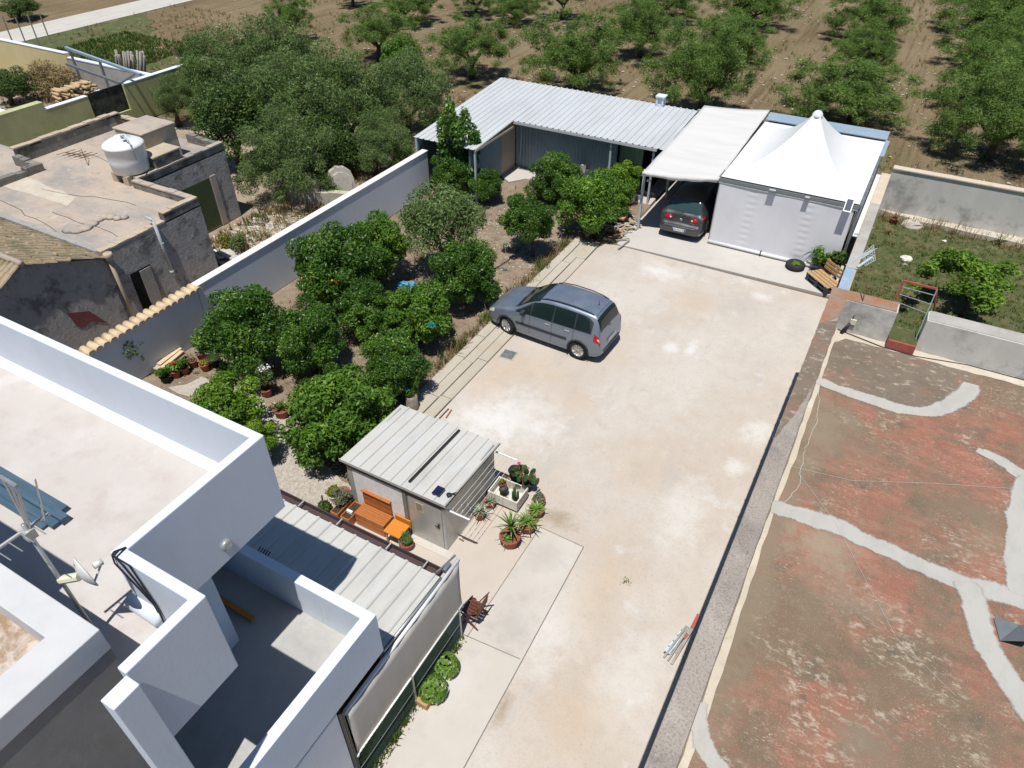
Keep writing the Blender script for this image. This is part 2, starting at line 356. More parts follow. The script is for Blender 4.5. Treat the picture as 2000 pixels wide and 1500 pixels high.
M['patio_pink'] = layered('pinkish_stamped_patio', (0.49, 0.425, 0.36), [((0.525, 0.47, 0.405), 1.0, .45, .7, .8, one, 3), ((0.40, 0.325, 0.25), 1.6, .56, .72, .5, one, 6), ((0.40, 0.36, 0.30), 13, .63, .76, .3, one, 5)], bump=.15)
M['kerb'] = layered('old_kerb_slabs', (0.43, 0.385, 0.31), [((0.50, 0.46, 0.385), 1.0, .45, .7, .8, (1.5, .5, 1), 3), ((0.40, 0.315, 0.19), 1.4, .54, .70, .7, one, 6), ((0.32, 0.28, 0.21), 7, .6, .74, .6, one, 5), ((0.2, 0.18, 0.13), 20, .64, .76, .5, one, 8)], bump=.3)
M['yard'] = layered('pale_tuff_gravel', (0.485, 0.423, 0.355), [
    ((0.54, 0.497, 0.44), 0.28, .42, .60, .9, one, 3), ((0.46, 0.375, 0.295), 0.45, .55, .70, .5, (1.2, .8, 1), 6),
    ((0.60, 0.585, 0.565), 0.9, .60, .72, .8, one, 14), ((0.36, 0.32, 0.285), 2.2, .55, .75, .45, one, 8), ((0.40, 0.375, 0.35), 0.6, .55, .7, .5, (2.2, .5, 1), 33),
    ((0.30, 0.26, 0.225), 18, .56, .70, .55, one, 5, 6.0), ((0.27, 0.24, 0.21), 55, .60, .70, .6, one, 25, 3.0), ((0.62, 0.59, 0.55), 40, .6, .7, .4, one, 9, 3.0)], bump=.25, bscale=60)
M['plank_orange'] = plain('orange_plank', (0.5, 0.2, 0.04), .6, .2)
M['cable'] = plain('black_cable', (0.02, 0.02, 0.03), .5, .3)
M['rust_iron'] = plain('rusty_iron', (0.16, 0.09, 0.06), .8, .2, .2, var=.3)
M['alu'] = plain('antenna_aluminium', (0.42, 0.42, 0.40), .4, .5, .5)
M['dish'] = plain('off_white_dish', (0.62, 0.61, 0.57), .5, .3)
M['tank'] = layered('white_plastic_tank', (0.74, 0.75, 0.75), [((0.66, 0.67, 0.66), 1.5, .45, .7, .8, one, 3)], rough=.45, bump=.02)
M['pipe'] = plain('grey_pvc_pipe', (0.42, 0.46, 0.48), .45, .3)
M['grey_net'] = plain('dark_netting', (0.06, 0.065, 0.055), .9, .1, var=.7, scale=3)  # strong mottle imitates see-through gaps and reflections in the colour
M['planter_white'] = layered('white_stone_trough', (0.66, 0.63, 0.56), [((0.5, 0.46, 0.38), 3, .5, .7, .7, one, 3)], bump=.2)
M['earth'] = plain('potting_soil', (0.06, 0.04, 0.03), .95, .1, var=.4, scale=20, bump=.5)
M['sign_paper'] = plain('yellowed_paper', (0.55, 0.47, 0.33), .8, .1)
M['ink'] = plain('ink', (0.06, 0.045, 0.04), .7, .1)
M['rope'] = plain('pale_cord', (0.62, 0.62, 0.6), .7, .2)
M['iron'] = layered('cast_iron_cover', (0.13, 0.14, 0.14), [((0.22, 0.22, 0.21), 6, .45, .65, .8, one, 3), ((.34, .3, .25), 4, .6, .72, .7, one, 6)], rough=.6, spec=.4, bump=.3)
M['stump'] = layered('stump_wood', (0.30, 0.25, 0.20), [((0.18, 0.13, 0.10), 6, .45, .65, .8, one, 3)], bump=.4)
M['blue_net'] = plain('blue_net', (0.05, 0.30, 0.55), .8, .2, var=.4, scale=14)
M['teal_net'] = plain('teal_net', (0.02, 0.22, 0.17), .8, .2, var=.4, scale=14)
M['rock'] = layered('pale_rock', (0.46, 0.42, 0.35), [((0.58, 0.54, 0.47), 4, .45, .65, .8, one, 3), ((0.28, 0.25, 0.2), 6, .56, .7, .7, one, 5)], bump=.6)
M['pink_render'] = layered('exposed_pink_render', (0.22, 0.075, 0.075), [((0.16, 0.06, 0.06), 4, .45, .65, .8, one, 3)], bump=.4)
M['pv'] = plain('solar_cell', (0.012, 0.018, 0.05), .2, .6)
M['lampglass'] = plain('floodlight_glass', (0.45, 0.45, 0.42), .2, .5)
M['grey_box'] = plain('cream_plastic', (0.62, 0.6, 0.45), .5, .3)
M['pool_blue'] = plain('pale_blue_plastic', (0.42, 0.55, 0.62), .5, .3, var=.2)
M['orange_skin'] = plain('orange_fruit', (0.62, 0.19, 0.015), .5, .4)
M['flower_red'] = plain('red_petals', (0.55, 0.05, 0.02), .6, .2)
M['flower_pink'] = plain('pink_petals', (0.5, 0.05, 0.2), .6, .2)
M['flower_white'] = plain('white_petals', (0.7, 0.68, 0.6), .6, .2)
M['rail_white'] = plain('white_bar', (0.8, 0.8, 0.79), .4, .4)
# the green corrugated sheet of the lean-to, the pinkish old door
M['sheet_green'] = layered('green_sheet', (0.22, 0.32, 0.20), [((0.30, 0.40, 0.28), 2, .45, .7, .8, (1, 1, .3), 3)], rough=.6, bump=.05)
M['old_door'] = layered('old_board', (0.40, 0.33, 0.27), [((0.34, 0.36, 0.20), 1.2, .5, .62, .9, (1, 1, .6), 3), ((0.28, 0.2, 0.16), 6, .55, .7, .6, (4, 4, .5), 5)], bump=.2)

def add_spots(mat, spots):
    """stains of the ground at fixed places: (x, y, rx, ry, colour, strength)"""
    nt = mat.node_tree; b = nt.nodes['Principled BSDF']; src = b.inputs['Base Color'].links[0].from_socket
    g = N(nt, 'ShaderNodeNewGeometry'); no = N(nt, 'ShaderNodeTexNoise', Scale=2.6, Detail=8.0, Roughness=.72); nt.links.new(g.outputs['Position'], no.inputs['Vector'])
    for (x, y, rx, ry, col, st) in spots:
        mp = N(nt, 'ShaderNodeMapping'); mp.inputs['Location'].default_value = (-x / rx, -y / ry, 0); mp.inputs['Scale'].default_value = (1 / rx, 1 / ry, 0)
        nt.links.new(g.outputs['Position'], mp.inputs['Vector'])
        ln = N(nt, 'ShaderNodeVectorMath', operation='LENGTH'); nt.links.new(mp.outputs[0], ln.inputs[0])
        ad = N(nt, 'ShaderNodeMath', operation='MULTIPLY_ADD'); ad.inputs[1].default_value = 2.4; nt.links.new(no.outputs['Fac'], ad.inputs[0]); nt.links.new(ln.outputs['Value'], ad.inputs[2])
        mr = N(nt, 'ShaderNodeMapRange'); mr.inputs['From Min'].default_value = 2.15; mr.inputs['From Max'].default_value = 1.35; mr.inputs['To Max'].default_value = st; mr.inputs['To Min'].default_value = 0; nt.links.new(ad.outputs[0], mr.inputs['Value'])
        mx = N(nt, 'ShaderNodeMix', data_type='RGBA'); nt.links.new(mr.outputs['Result'], mx.inputs['Factor']); nt.links.new(src, mx.inputs['A']); mx.inputs['B'].default_value = c4(col); src = mx.outputs['Result']
    nt.links.new(src, b.inputs['Base Color'])
WHT, ORG, GRY, BRN = (0.66, 0.645, 0.62), (0.50, 0.36, 0.22), (0.36, 0.335, 0.31), (0.27, 0.205, 0.13)
def _s(px, py, rx, ry, c, st): p = at(px, py, 0); return (p.x, p.y, rx, ry, c, st)
add_spots(M['yard'], [_s(1290, 530, .9, .8, WHT, .6), _s(1210, 490, 1.2, .6, GRY, .35), _s(1310, 680, .35, .5, WHT, .6), _s(1350, 680, .25, .6, WHT, .6), _s(1487, 580, .5, .4, WHT, .6), _s(1480, 845, .5, .7, WHT, .6), _s(1440, 912, .4, .5, WHT, .6),
    _s(1000, 810, 2.0, 1.5, WHT, .5), _s(950, 830, 1.2, 1.2, WHT, .6), _s(1045, 720, 1.5, 1.0, ORG, .33), _s(960, 740, .8, 1.6, ORG, .33), _s(1120, 790, 1.0, .8, ORG, .25), _s(1260, 900, 1.0, 1.6, ORG, .25), _s(1350, 590, 1.2, 1.6, ORG, .25), _s(1450, 600, 1.0, 1.2, GRY, .35),
    _s(985, 1380, .18, .5, BRN, .7), _s(1085, 1010, .7, .4, BRN, .6), _s(1070, 1230, .9, 1.6, WHT, .4), _s(1180, 1130, .9, 1.8, ORG, .3), _s(1330, 1000, .8, 1.6, WHT, .4), _s(1230, 1330, .9, 1.6, WHT, .35), _s(1560, 640, .5, 1.6, GRY, .3), _s(1120, 1420, .9, 1.1, ORG, .25)])
add_spots(M['red_roof'], [(1.2, 13.0, 2.2, 1.3, (0.185, .14, .095), .45), (3.4, 12.2, 1.3, 1.0, (0.185, .14, .095), .4), (1.1, 9.2, 1.0, 1.2, (0.24, .19, .13), .5), (.15, 9.5, .5, 9.0, (0.23, .185, .13), .8), (.5, 13.2, .9, 1.6, (0.26, .21, .15), .6), (1.0, 10.0, .9, .8, (0.33, .27, .19), .7), (3.6, 11.5, .8, 1.2, (0.23, .185, .12), .6), (2.2, 6.6, .7, .6, (0.21, .18, .125), .8), (3.2, 6.2, .6, .5, (0.21, .18, .125), .7), (1.6, 4.8, 1.4, .6, (0.22, .185, .13), .8), (1.9, 9.0, .8, .4, (.25, .2, .14), .7)])
add_spots(M['patio'], [_s(1000, 1220, .6, .8, (0.36, .34, .31), .5), _s(1060, 1090, .5, .6, (0.40, .375, .34), .5), _s(900, 1330, .5, .8, (0.56, .545, .51), .5)])
BRW = (0.235, 0.185, 0.13)
def feather(mat):
    nt = mat.node_tree; b = nt.nodes['Principled BSDF']
    a = N(nt, 'ShaderNodeAttribute', attribute_name='fade'); g = N(nt, 'ShaderNodeNewGeometry')
    no = N(nt, 'ShaderNodeTexNoise', Scale=14.0, Detail=6.0, Roughness=.7); nt.links.new(g.outputs['Position'], no.inputs['Vector'])
    ad = N(nt, 'ShaderNodeMath', operation='MULTIPLY_ADD'); ad.inputs[1].default_value = .9; nt.links.new(no.outputs['Fac'], ad.inputs[0]); nt.links.new(a.outputs['Fac'], ad.inputs[2])
    mr = N(nt, 'ShaderNodeMapRange'); mr.inputs['From Min'].default_value = .62; mr.inputs['From Max'].default_value = 1.05; nt.links.new(ad.outputs[0], mr.inputs['Value'])
    nt.links.new(mr.outputs['Result'], b.inputs['Alpha'])
feather(M['sealant'])
# the ploughed field: furrows along y, stones, weeds
def field_mat():
    m, nt, b = new_mat('ploughed_field', .95, .1)
    g = N(nt, 'ShaderNodeNewGeometry')
    def noise(sc, det=8, stretch=(1, 1, 1), seed=0, rough=.65):
        mp = N(nt, 'ShaderNodeMapping'); mp.inputs['Scale'].default_value = stretch; mp.inputs['Location'].default_value = (seed, seed * 2, 0)
        nt.links.new(g.outputs['Position'], mp.inputs['Vector'])
        n = N(nt, 'ShaderNodeTexNoise', Scale=sc, Detail=float(det), Roughness=rough)
        nt.links.new(mp.outputs['Vector'], n.inputs['Vector']); return n.outputs['Fac']
    def mix(a, col, fac, lo, hi, st=1.0):
        mr = N(nt, 'ShaderNodeMapRange'); mr.inputs['From Min'].default_value = lo; mr.inputs['From Max'].default_value = hi; mr.inputs['To Max'].default_value = st
        nt.links.new(fac, mr.inputs['Value'])
        mx = N(nt, 'ShaderNodeMix', data_type='RGBA')
        nt.links.new(mr.outputs['Result'], mx.inputs['Factor'])
        if isinstance(a, tuple): mx.inputs['A'].default_value = c4(a)
        else: nt.links.new(a, mx.inputs['A'])
        mx.inputs['B'].default_value = c4(col)
        return mx.outputs['Result']
    col = mix((0.185, 0.138, 0.078), (0.235, 0.182, 0.108), noise(.12, 6, seed=3), .4, .6)
    col = mix(col, (0.105, 0.073, 0.04), noise(1.0, 6, (3.0, .12, 1), 5), .5, .66, .8)
    col = mix(col, (0.26, 0.20, 0.125), noise(1.1, 6, (2.4, .1, 1), 9), .54, .68, .6)
    col = mix(col, (0.145, 0.145, 0.055), noise(.35, 8, (1.6, .5, 1), 17), .54, .66, .55)
    col = mix(col, (0.08, 0.055, 0.034), noise(7, 6, seed=21), .55, .7, .6)
    col = mix(col, (0.40, 0.34, 0.26), noise(13, 2, seed=27), .66, .71, .8)
    nt.links.new(col, b.inputs['Base Color'])
    bp = N(nt, 'ShaderNodeBump', Strength=.9, Distance=.12)
    ad = N(nt, 'ShaderNodeMath', operation='ADD')
    nt.links.new(noise(1.0, 5, (3.0, .15, 1), 5), ad.inputs[0]); nt.links.new(noise(6, 6, seed=4), ad.inputs[1])
    nt.links.new(ad.outputs[0], bp.inputs['Height']); nt.links.new(bp.outputs['Normal'], b.inputs['Normal'])
    return m
M['field'] = field_mat()

def leaf_mat(name, dark, light, tip=None, trans=.25, rough=.5, spec=.35):
    """foliage: each leaf its own shade, plus lighter and darker sprays"""
    m, nt, b = new_mat(name, rough, spec)
    at_ = N(nt, 'ShaderNodeAttribute', attribute_name='rnd')
    g = N(nt, 'ShaderNodeNewGeometry')
    no = N(nt, 'ShaderNodeTexNoise', Scale=1.1, Detail=3.0)
    nt.links.new(g.outputs['Position'], no.inputs['Vector'])
    ad = N(nt, 'ShaderNodeMath', operation='MULTIPLY_ADD'); ad.inputs[1].default_value = .55
    nt.links.new(at_.outputs['Fac'], ad.inputs[0])
    mr = N(nt, 'ShaderNodeMapRange'); mr.inputs['From Min'].default_value = .35; mr.inputs['From Max'].default_value = .65; mr.inputs['To Max'].default_value = .45
    nt.links.new(no.outputs['Fac'], mr.inputs['Value']); nt.links.new(mr.outputs['Result'], ad.inputs[2])
    rp = N(nt, 'ShaderNodeValToRGB')
    e = rp.color_ramp.elements
    e[0].position = .05; e[0].color = c4(dark); e[1].position = .75; e[1].color = c4(light)
    if tip: n = e.new(.95); n.color = c4(tip)
    nt.links.new(ad.outputs[0], rp.inputs['Fac'])
    nt.links.new(rp.outputs['Color'], b.inputs['Base Color'])
    tr = N(nt, 'ShaderNodeBsdfTranslucent'); nt.links.new(rp.outputs['Color'], tr.inputs['Color'])
    ms = N(nt, 'ShaderNodeMixShader'); ms.inputs[0].default_value = trans
    nt.links.new(b.outputs[0], ms.inputs[1]); nt.links.new(tr.outputs[0], ms.inputs[2])
    nt.links.new(ms.outputs[0], nt.nodes['Material Output'].inputs['Surface'])
    return m
L = {}
L['citrus'] = leaf_mat('citrus_leaves', (0.024, 0.070, 0.008), (0.095, 0.205, 0.022), (0.27, 0.41, 0.06), .28, .42, .42)
L['lime'] = leaf_mat('fresh_citrus_leaves', (0.05, 0.12, 0.012), (0.18, 0.32, 0.025), (0.34, 0.46, 0.04), .3, .5, .3)
L['olive'] = leaf_mat('olive_leaves', (0.08, 0.145, 0.03), (0.185, 0.285, 0.065), (0.31, 0.40, 0.125), .38, .6, .2)
L['olive_grey'] = leaf_mat('grey_olive_leaves', (0.075, 0.13, 0.035), (0.175, 0.255, 0.082), (0.31, 0.38, 0.165), .3, .6, .2)
L['carob'] = leaf_mat('dark_evergreen_leaves', (0.03, 0.07, 0.014), (0.09, 0.15, 0.03), (0.17, 0.23, 0.06), .25, .5, .3)
L['grass'] = leaf_mat('green_grass', (0.05, 0.09, 0.015), (0.13, 0.19, 0.04), (0.26, 0.25, 0.09), .25, .6, .2)
L['straw'] = leaf_mat('dry_grass', (0.18, 0.13, 0.06), (0.34, 0.26, 0.13), (0.44, 0.36, 0.2), .2, .8, .1)
L['spike'] = leaf_mat('spiky_leaves', (0.06, 0.12, 0.02), (0.16, 0.26, 0.05), (0.32, 0.40, 0.12), .15, .45, .4)
L['agave'] = leaf_mat('striped_agave_leaves', (0.10, 0.15, 0.09), (0.30, 0.36, 0.24), (0.52, 0.55, 0.40), .1, .5, .4)
L['succulent'] = leaf_mat('succulent_leaves', (0.06, 0.13, 0.02), (0.19, 0.33, 0.05), (0.32, 0.45, 0.12), .15, .4, .45)
L['dusty'] = leaf_mat('dusty_leaves', (0.09, 0.10, 0.06), (0.21, 0.22, 0.14), (0.3, 0.31, 0.22), .15, .7, .2)
L['yellow'] = leaf_mat('yellow_green_leaves', (0.10, 0.11, 0.01), (0.28, 0.25, 0.03), (0.42, 0.36, 0.08), .2, .6, .2)
L['cactus'] = leaf_mat('cactus_skin', (0.05, 0.10, 0.03), (0.11, 0.18, 0.06), (0.18, 0.25, 0.09), 0.02, .5, .3)

# =================================================================== SETTING
rng = random.Random(7)
def rough_poly(pts, amp, step, seed):
    """closed outline with a wavering edge"""
    r = random.Random(seed); out = []
    n = len(pts)
    for i in range(n):
        a, b = Vector((pts[i][0], pts[i][1], 0)), Vector((pts[(i + 1) % n][0], pts[(i + 1) % n][1], 0))
        k = max(1, int((b - a).length / step))
        nrm = Vector((-(b - a).y, (b - a).x, 0))
        if nrm.length: nrm.normalize()
        for j in range(k):
            p = a.lerp(b, j / k) + nrm * r.uniform(-amp, amp)
            out.append((p.x, p.y))
    return out

def ground(name, poly, z, mat, kind='structure'):
    o = MB().flat(poly, z).build(name, M[mat]); o['kind'] = kind; return o

ground('ground', [(-400, -300), (400, -300), (400, 600), (-400, 600)], -0.06, 'field')
ground('road', [(-61.3, -60), (-57.3, -60), (-57.5, 40), (-57.8, 140), (-61.6, 140)], -0.03, 'road')
ground('verge', rough_poly([(-57.4, 22), (-44, 27), (-37, 28.5), (-37, 33), (-46, 33.5), (-57.4, 42)], .6, 1.2, 3), -0.04, 'lawn')
ground('neighbour_plot', rough_poly([(-36, -2), (-17.8, -2), (-17.8, 25), (-18.5, 31), (-34, 27), (-36, 18)], .3, 1, 5), -0.035, 'rubble')
ground('far_plot', [(-60, 12), (-36.4, 12), (-36.4, 26), (-52, 26)], -0.025, 'rubble')
ground('garden_soil', [(-17.72, 2), (-9.3, 2), (-9.3, 24.5), (-8.6, 24.5), (-8.6, 29), (-17.72, 29)], -0.02, 'soil')
ground('side_garden', [(-0.2, 17.0), (14, 17.0), (14, 31.7), (-0.2, 31.7)], -0.02, 'lawn')
ground('yard', [(-9.08, 9.2), (-9.08, 23.45), (-8.5, 23.62), (-0.3, 23.62), (-0.3, -6), (-4.9, -6), (-4.9, 9.2)], 0.0, 'yard')
pebs = [at(395, 735), at(470, 760), at(545, 800), at(585, 850), at(640, 905), at(690, 950), at(700, 1010), at(650, 1040), at(560, 1000), at(500, 930), at(400, 800), at(330, 760)]
ground('gravel_path', rough_poly([(p.x, p.y) for p in pebs], .12, .35, 9), 0.004, 'pebbles')
ground('patio', [(-9.3, 3.0), (-9.3, 8.2), (-9.05, 8.2), (-9.05, 10.4), (-6.2, 10.4), (-5.3, 9.9), (-4.72, 9.85), (-4.72, 3.0)], 0.010, 'patio_pink')
ground('patio_slab', [(-4.78, -6), (-4.72, 6.55), (-4.72, 9.84), (-3.58, 9.81), (-3.42, 4.4), (-3.30, -6)], 0.016, 'patio')
j = MB()
for (a, b) in (((-4.9, 6.56), (-3.53, 6.66)), ((-4.72, 6.56), (-4.72, 9.84)), ((-3.575, 9.81), (-3.41, 4.4)), ((-3.41, 4.4), (-3.29, -6)), ((-4.72, 9.845), (-3.57, 9.815))):
    d = Vector((b[0] - a[0], b[1] - a[1], 0)).normalized(); n = Vector((-d.y, d.x, 0)) * .009
    j.flat([(a[0] + n.x, a[1] + n.y), (b[0] + n.x, b[1] + n.y), (b[0] - n.x, b[1] - n.y), (a[0] - n.x, a[1] - n.y)], 0.0205)
o = j.build('patio_joint', plain('joint_dirt', (0.20, 0.18, 0.15), .9, .1)); o['kind'] = 'structure'

# concrete apron before the carport, a real 5 cm step
o = MB().prism([(-8.52, 23.64), (-0.42, 23.80), (-0.42, 32.0), (-8.45, 32.0)], -.05, 0.05).build('concrete_apron', M['slab']); o['kind'] = 'structure'
# concrete strip under the back lean-to
o = MB().prism([(-15.6, 27.0), (-15.0, 26.6), (-14.5, 27.3), (-8.6, 27.5), (-8.6, 31.6), (-15.6, 31.6)], -.05, .07).build('back_pavement', M['slab']); o['kind'] = 'structure'

# old kerb slabs along the garden: three rows
kb = MB()
r = random.Random(3)
for (xa, xb, zt) in ((-10.12, -9.80, .075), (-9.785, -9.46, .06), (-9.445, -9.10, .045)):
    y = 11.0
    while y < 23.2:
        L_ = r.uniform(1.2, 2.6); y2 = min(y + L_, 23.25)
        sk = r.uniform(-.015, .015)
        kb.prism([(xa + sk, y), (xb + sk, y), (xb + sk, y2 - .018), (xa + sk, y2 - .018)], -.05, zt + r.uniform(-.012, .012))
        y = y2
o = kb.build('kerb', M['kerb']); o['kind'] = 'structure'; bevel(o, .012, 1)

# loose stones of the garden soil and the field: nobody could count them
def stones(name, areas, n, smin, smax, seed, mat='rock', z=-0.01):
    r = random.Random(seed); mb = MB()
    base = [(1, 0, 0), (-.9, .1, 0), (.1, 1, .1), (0, -1, 0), (.1, 0, .7), (0, .1, -.5)]
    fs = [(0, 2, 4), (2, 1, 4), (1, 3, 4), (3, 0, 4), (2, 0, 5), (1, 2, 5), (3, 1, 5), (0, 3, 5)]
    for _ in range(n):
        x0, y0, x1, y1 = r.choice(areas)
        p = (r.uniform(x0, x1), r.uniform(y0, y1)); s = r.uniform(smin, smax) ** 1
        a = r.uniform(0, 6.28); ca, sa = math.cos(a), math.sin(a)
        mb.add([(p[0] + (q[0] * ca - q[1] * sa) * s * (1 + .3 * r.random()), p[1] + (q[0] * sa + q[1] * ca) * s * .7, z + q[2] * s * .6) for q in base], fs)
    o = mb.build(name, M[mat]); o['kind'] = 'stuff'; return o
stones('garden_stones', [(-17, 8, -10.2, 26), (-14, 17, -10.2, 25)], 1500, .015, .05, 5)
stones('field_stones', [(-55, 33, 15, 75), (-40, 30, 15, 55)], 1700, .03, .10, 6)
stones('rubble_stones', [(-22.8, 13.5, -18, 21), (-22.8, 15, -19, 18.5)], 900, .03, .14, 8)
stones('path_pebbles', [(-11.4, 7.0, -9.3, 9.4), (-13.5, 8.6, -10.6, 10.2)], 1300, .02, .045, 12, 'pebbles', 0.01)
stones('yard_grit', [(-9, 10, -.8, 23), (-3.2, 0, -.7, 12)], 900, .006, .02, 14, 'rock', 0.0)

stones('yard_gravel', [(-8.9, 16.5, -.8, 23.5), (-8.5, 19.5, -.8, 23.4), (-4, 11, -.9, 20)], 4200, .006, .018, 15, 'concrete', 0.0)
# =================================================================== WHITE HOUSE
house = thing('white_house', 'white flat-roofed house with stepped parapets, a sunk terrace and a projecting upper storey', 'house', (-9, 2, 0))
ZP, ZF, ZB = 6.9, 5.86, 5.5
def part(name, boxes, mat, parent, bev=0.0):
    mb = MB()
    for b_ in boxes: mb.box(*b_)
    o = mb.build(name, M[mat], parent)
    if bev: bevel(o, bev, 2)
    return o
# upper storey: floor slab, roof floor, parapets butt end to end
part('upper_storey', [(-40, 2.122, 5.475, -6.336, 4.237, ZF - .004), (-40, 1.41, 5.475, -5.093, 2.118, ZF - .004)], 'white', house)
part('roof_floor', [(-40, 2.117, ZF - .002, -6.336, 4.235, ZF), (-40, 1.41, ZF - .002, -5.095, 2.1165, ZF)], 'roof_beige', house)
pp = MB()
pp.prism([(-40, 4.24), (-6.333, 4.24), (-6.333, 2.12), (-5.09, 2.12), (-5.09, 1.253), (-4.96, 1.253), (-4.96, 2.25), (-6.2, 2.25), (-6.2, 4.37), (-40, 4.37)], 5.47, ZP)
o = pp.build('parapet', M['white'], house); bevel(o, .015, 2)
cv = MB()                                               # cove at the foot of the parapet
cv.add([(-40, 4.238, ZF + .004), (-40, 4.11, ZF + .004), (-40, 4.238, ZF + .11), (-6.335, 4.238, ZF + .004), (-6.335, 4.11, ZF + .004), (-6.335, 4.238, ZF + .11)], [(0, 1, 2), (3, 5, 4), (1, 4, 5, 2), (0, 3, 4, 1)])
cv.build('cove', M['white'], house)
part('pilaster', [(-4.94, 0.96, 0, -4.75, 1.248, ZP + .003)], 'white', house, .01)
part('lower_storey', [(-40, -8, 0, -4.95, 3.33, 2.885), (-9.2, 3.33, 2.62, -5.15, 4.197, 2.885), (-40, 3.33, 0, -9.0, 4.2, 5.49)], 'white', house)
part('terrace_wall', [(-12, 1.41, 2.9, -6.88, 3.30, 5.47)], 'white', house)
part('terrace_floor', [(-9.0, -8, 2.888, -5.003, 4.198, 2.9)], 'tile_floor', house)
o = MB().prism([(-9.0, 4.2), (-5.0, 4.2), (-5.0, -8), (-4.82, -8), (-4.82, 4.37), (-9.0, 4.37)], 2.72, 3.75).build('terrace_parapet', M['white'], house); bevel(o, .012, 2)
part('outer_wall', [(-4.948, -8, 0, -4.826, 3.19, 2.69), (-4.93, -8, 2.69, -4.85, 3.19, 2.718)], 'white', house)
lt = MB()                                               # round lamp set in the projecting wall
c = Vector((-6.2, at(440, 1065, 5.75).y, 5.78))
Mx = Matrix.Translation(c) @ Matrix.Rotation(R(90), 4, 'Y')
lt.smooth().lathe([(.075, -.02), (.085, .03), (.08, .05), (.03, .055)], n=20, M=Mx)
lt.build('wall_lamp', M['steel_lt'], house)
# stair tower by the corner
part('tower', [(-40, -8, 0, -5.48, 1.40, 6.70)], 'grey_plaster', house)
part('tower_roof', [(-40, -8, 6.701, -5.86, 1.09, 6.73)], 'tower_roof', house)
o = MB().prism([(-40, 1.41), (-40, 1.09), (-5.86, 1.09), (-5.86, -8), (-5.465, -8), (-5.465, 1.41)], 6.705, 7.05).build('tower_coping', M['pale_grey'], house); bevel(o, .012, 2)
part('stair_head', [(-14, -6, 6.74, -7.22, 1.05, 9.2)], 'white', house)

# things on the house roof
stk = thing('sheet_stack', 'stack of dark blue metal sheets lying on the beige roof', 'metal sheets', (-9, 2.9, ZF))
for i, (pa, za) in enumerate((((128, 993), .07), ((129, 1011), .10), ((112, 1024), .05), ((92, 1027), .03))):
    p = at(pa[0], pa[1], ZF + za)
    MB().box(-16, p.y - .07, ZF + .005 + .002 * i, p.x, p.y + .04, ZF + za + .02).build('sheet', M['blue_planks'], stk)
rl = at(291, 1190, ZF + .12)
t = thing('membrane_roll', 'white roll of roofing membrane lying by the parapet', 'roll', (rl.x, rl.y, ZF))
a_, b_ = at(262, 1170, ZF + .12), at(318, 1208, ZF + .12)
MB().smooth().tube([a_, b_], .12, 16).build('membrane', M['white'], t)
cb = MB()
pA, pB, pC = at(222, 1078, ZP + .012), at(233, 1073, ZP + .012), at(246, 1069, ZP + .012)
cb.tube([pA, pC], .012, 6)
for k, p in enumerate((pA, pB, pC)):
    e = at(224 + 11 * k, 1092, ZP - .05)
    q = at(311 + 3 * k, 1192 + 3 * k, ZF + .2); w = at(322, 1219, ZF + .02)
    cb.tube([p, (p.x + .02, 2.105, ZP + .012), at_y(224 + 14 * k, 1100 + 2 * k, 2.10), at_y(300 + 2 * k, 1180, 2.10), w], .010, 6)
o = cb.build('cable_bundle', M['cable']); tag(o, 'bundle of black cables hanging over the white parapet edge', 'cables')

# antenna mast by the tower with an aerial and a dish
bx, by = -6.45, 1.615
ant = thing('antenna_mast', 'rusty antenna mast with a grid aerial standing by the grey tower', 'antenna', (bx, by, ZF))
m_ = MB().smooth()
def on_mast(px, py):
    z = height_at(px, py, bx, by); return z
ztop = 7.75
m_.tube([(bx, by, ZF), (bx, by, ztop + .1)], .022, 10)
m_.build('pole', M['alu'], ant)
zt = ztop
ub = MB()
ub.tube([(bx - .05, by - .35, zt), (bx - .02, by + .25, zt)], .02, 8)                     # boom
for s in (-.05, 0, .05):
    ub.tube([(bx + s * .4, by + .03, zt + .03), (bx + s * 2.2, by + .10, zt + .62)], .012, 6)
ub.tube([(bx - .13, by + .10, zt + .63), (bx + .13, by + .10, zt + .63)], .02, 6)
for k in range(4):
    ub.tube([(bx - .02, by - .30 + k * .12, zt + .01), (bx + .22, by - .30 + k * .12, zt + .02)], .006, 5)
ub.build('aerial', M['alu'], ant)
gr = MB()
gd = Vector((.75, -.19, .63)); g0 = Vector((bx - .1, by + .2, zt - .1))
for k in range(7):
    gr.tube([g0 + Vector((0, .02 * k, .08 * k)), g0 + gd * .4 + Vector((0, .02 * k, .08 * k))], .005, 4)
for k in range(4):
    gr.tube([g0 + gd * .13 * k, g0 + gd * .13 * k + Vector((0, .12, .48))], .005, 4)
gr.build('reflector', M['alu'], ant)
kb_ = MB(); kb_.box(bx - .05, by - .05, zt - .1, bx + .05, by + .05, zt + .02); kb_.build('clamp', M['galv'], ant)
zd = 6.93
dsh = thing('satellite_dish', 'off-white satellite dish clamped to the antenna mast', 'satellite dish', (bx, by, zd))
Md = Matrix.Translation((bx + .20, by + .12, zd + .06)) @ Vector((.18, .95, .10)).to_track_quat('Z', 'Y').to_matrix().to_4x4()
d_ = MB().smooth()
pr = [(.20 * k / 8, .07 * (k / 8) ** 2) for k in range(1, 9)]
d_.lathe(pr + [(q[0], q[1] - .012) for q in reversed(pr)], n=28, M=Md)
d_.build('reflector', M['dish'], dsh)
l_ = MB(); tip = Md @ Vector((0, -.02, .24))
l_.tube([Md @ Vector((0, -.2, .06)), tip], .012, 6)
l_.smooth().tube([tip, Md @ Vector((0, 0, .15))], .038, 10)
l_.build('feed_arm', M['dish'], dsh)
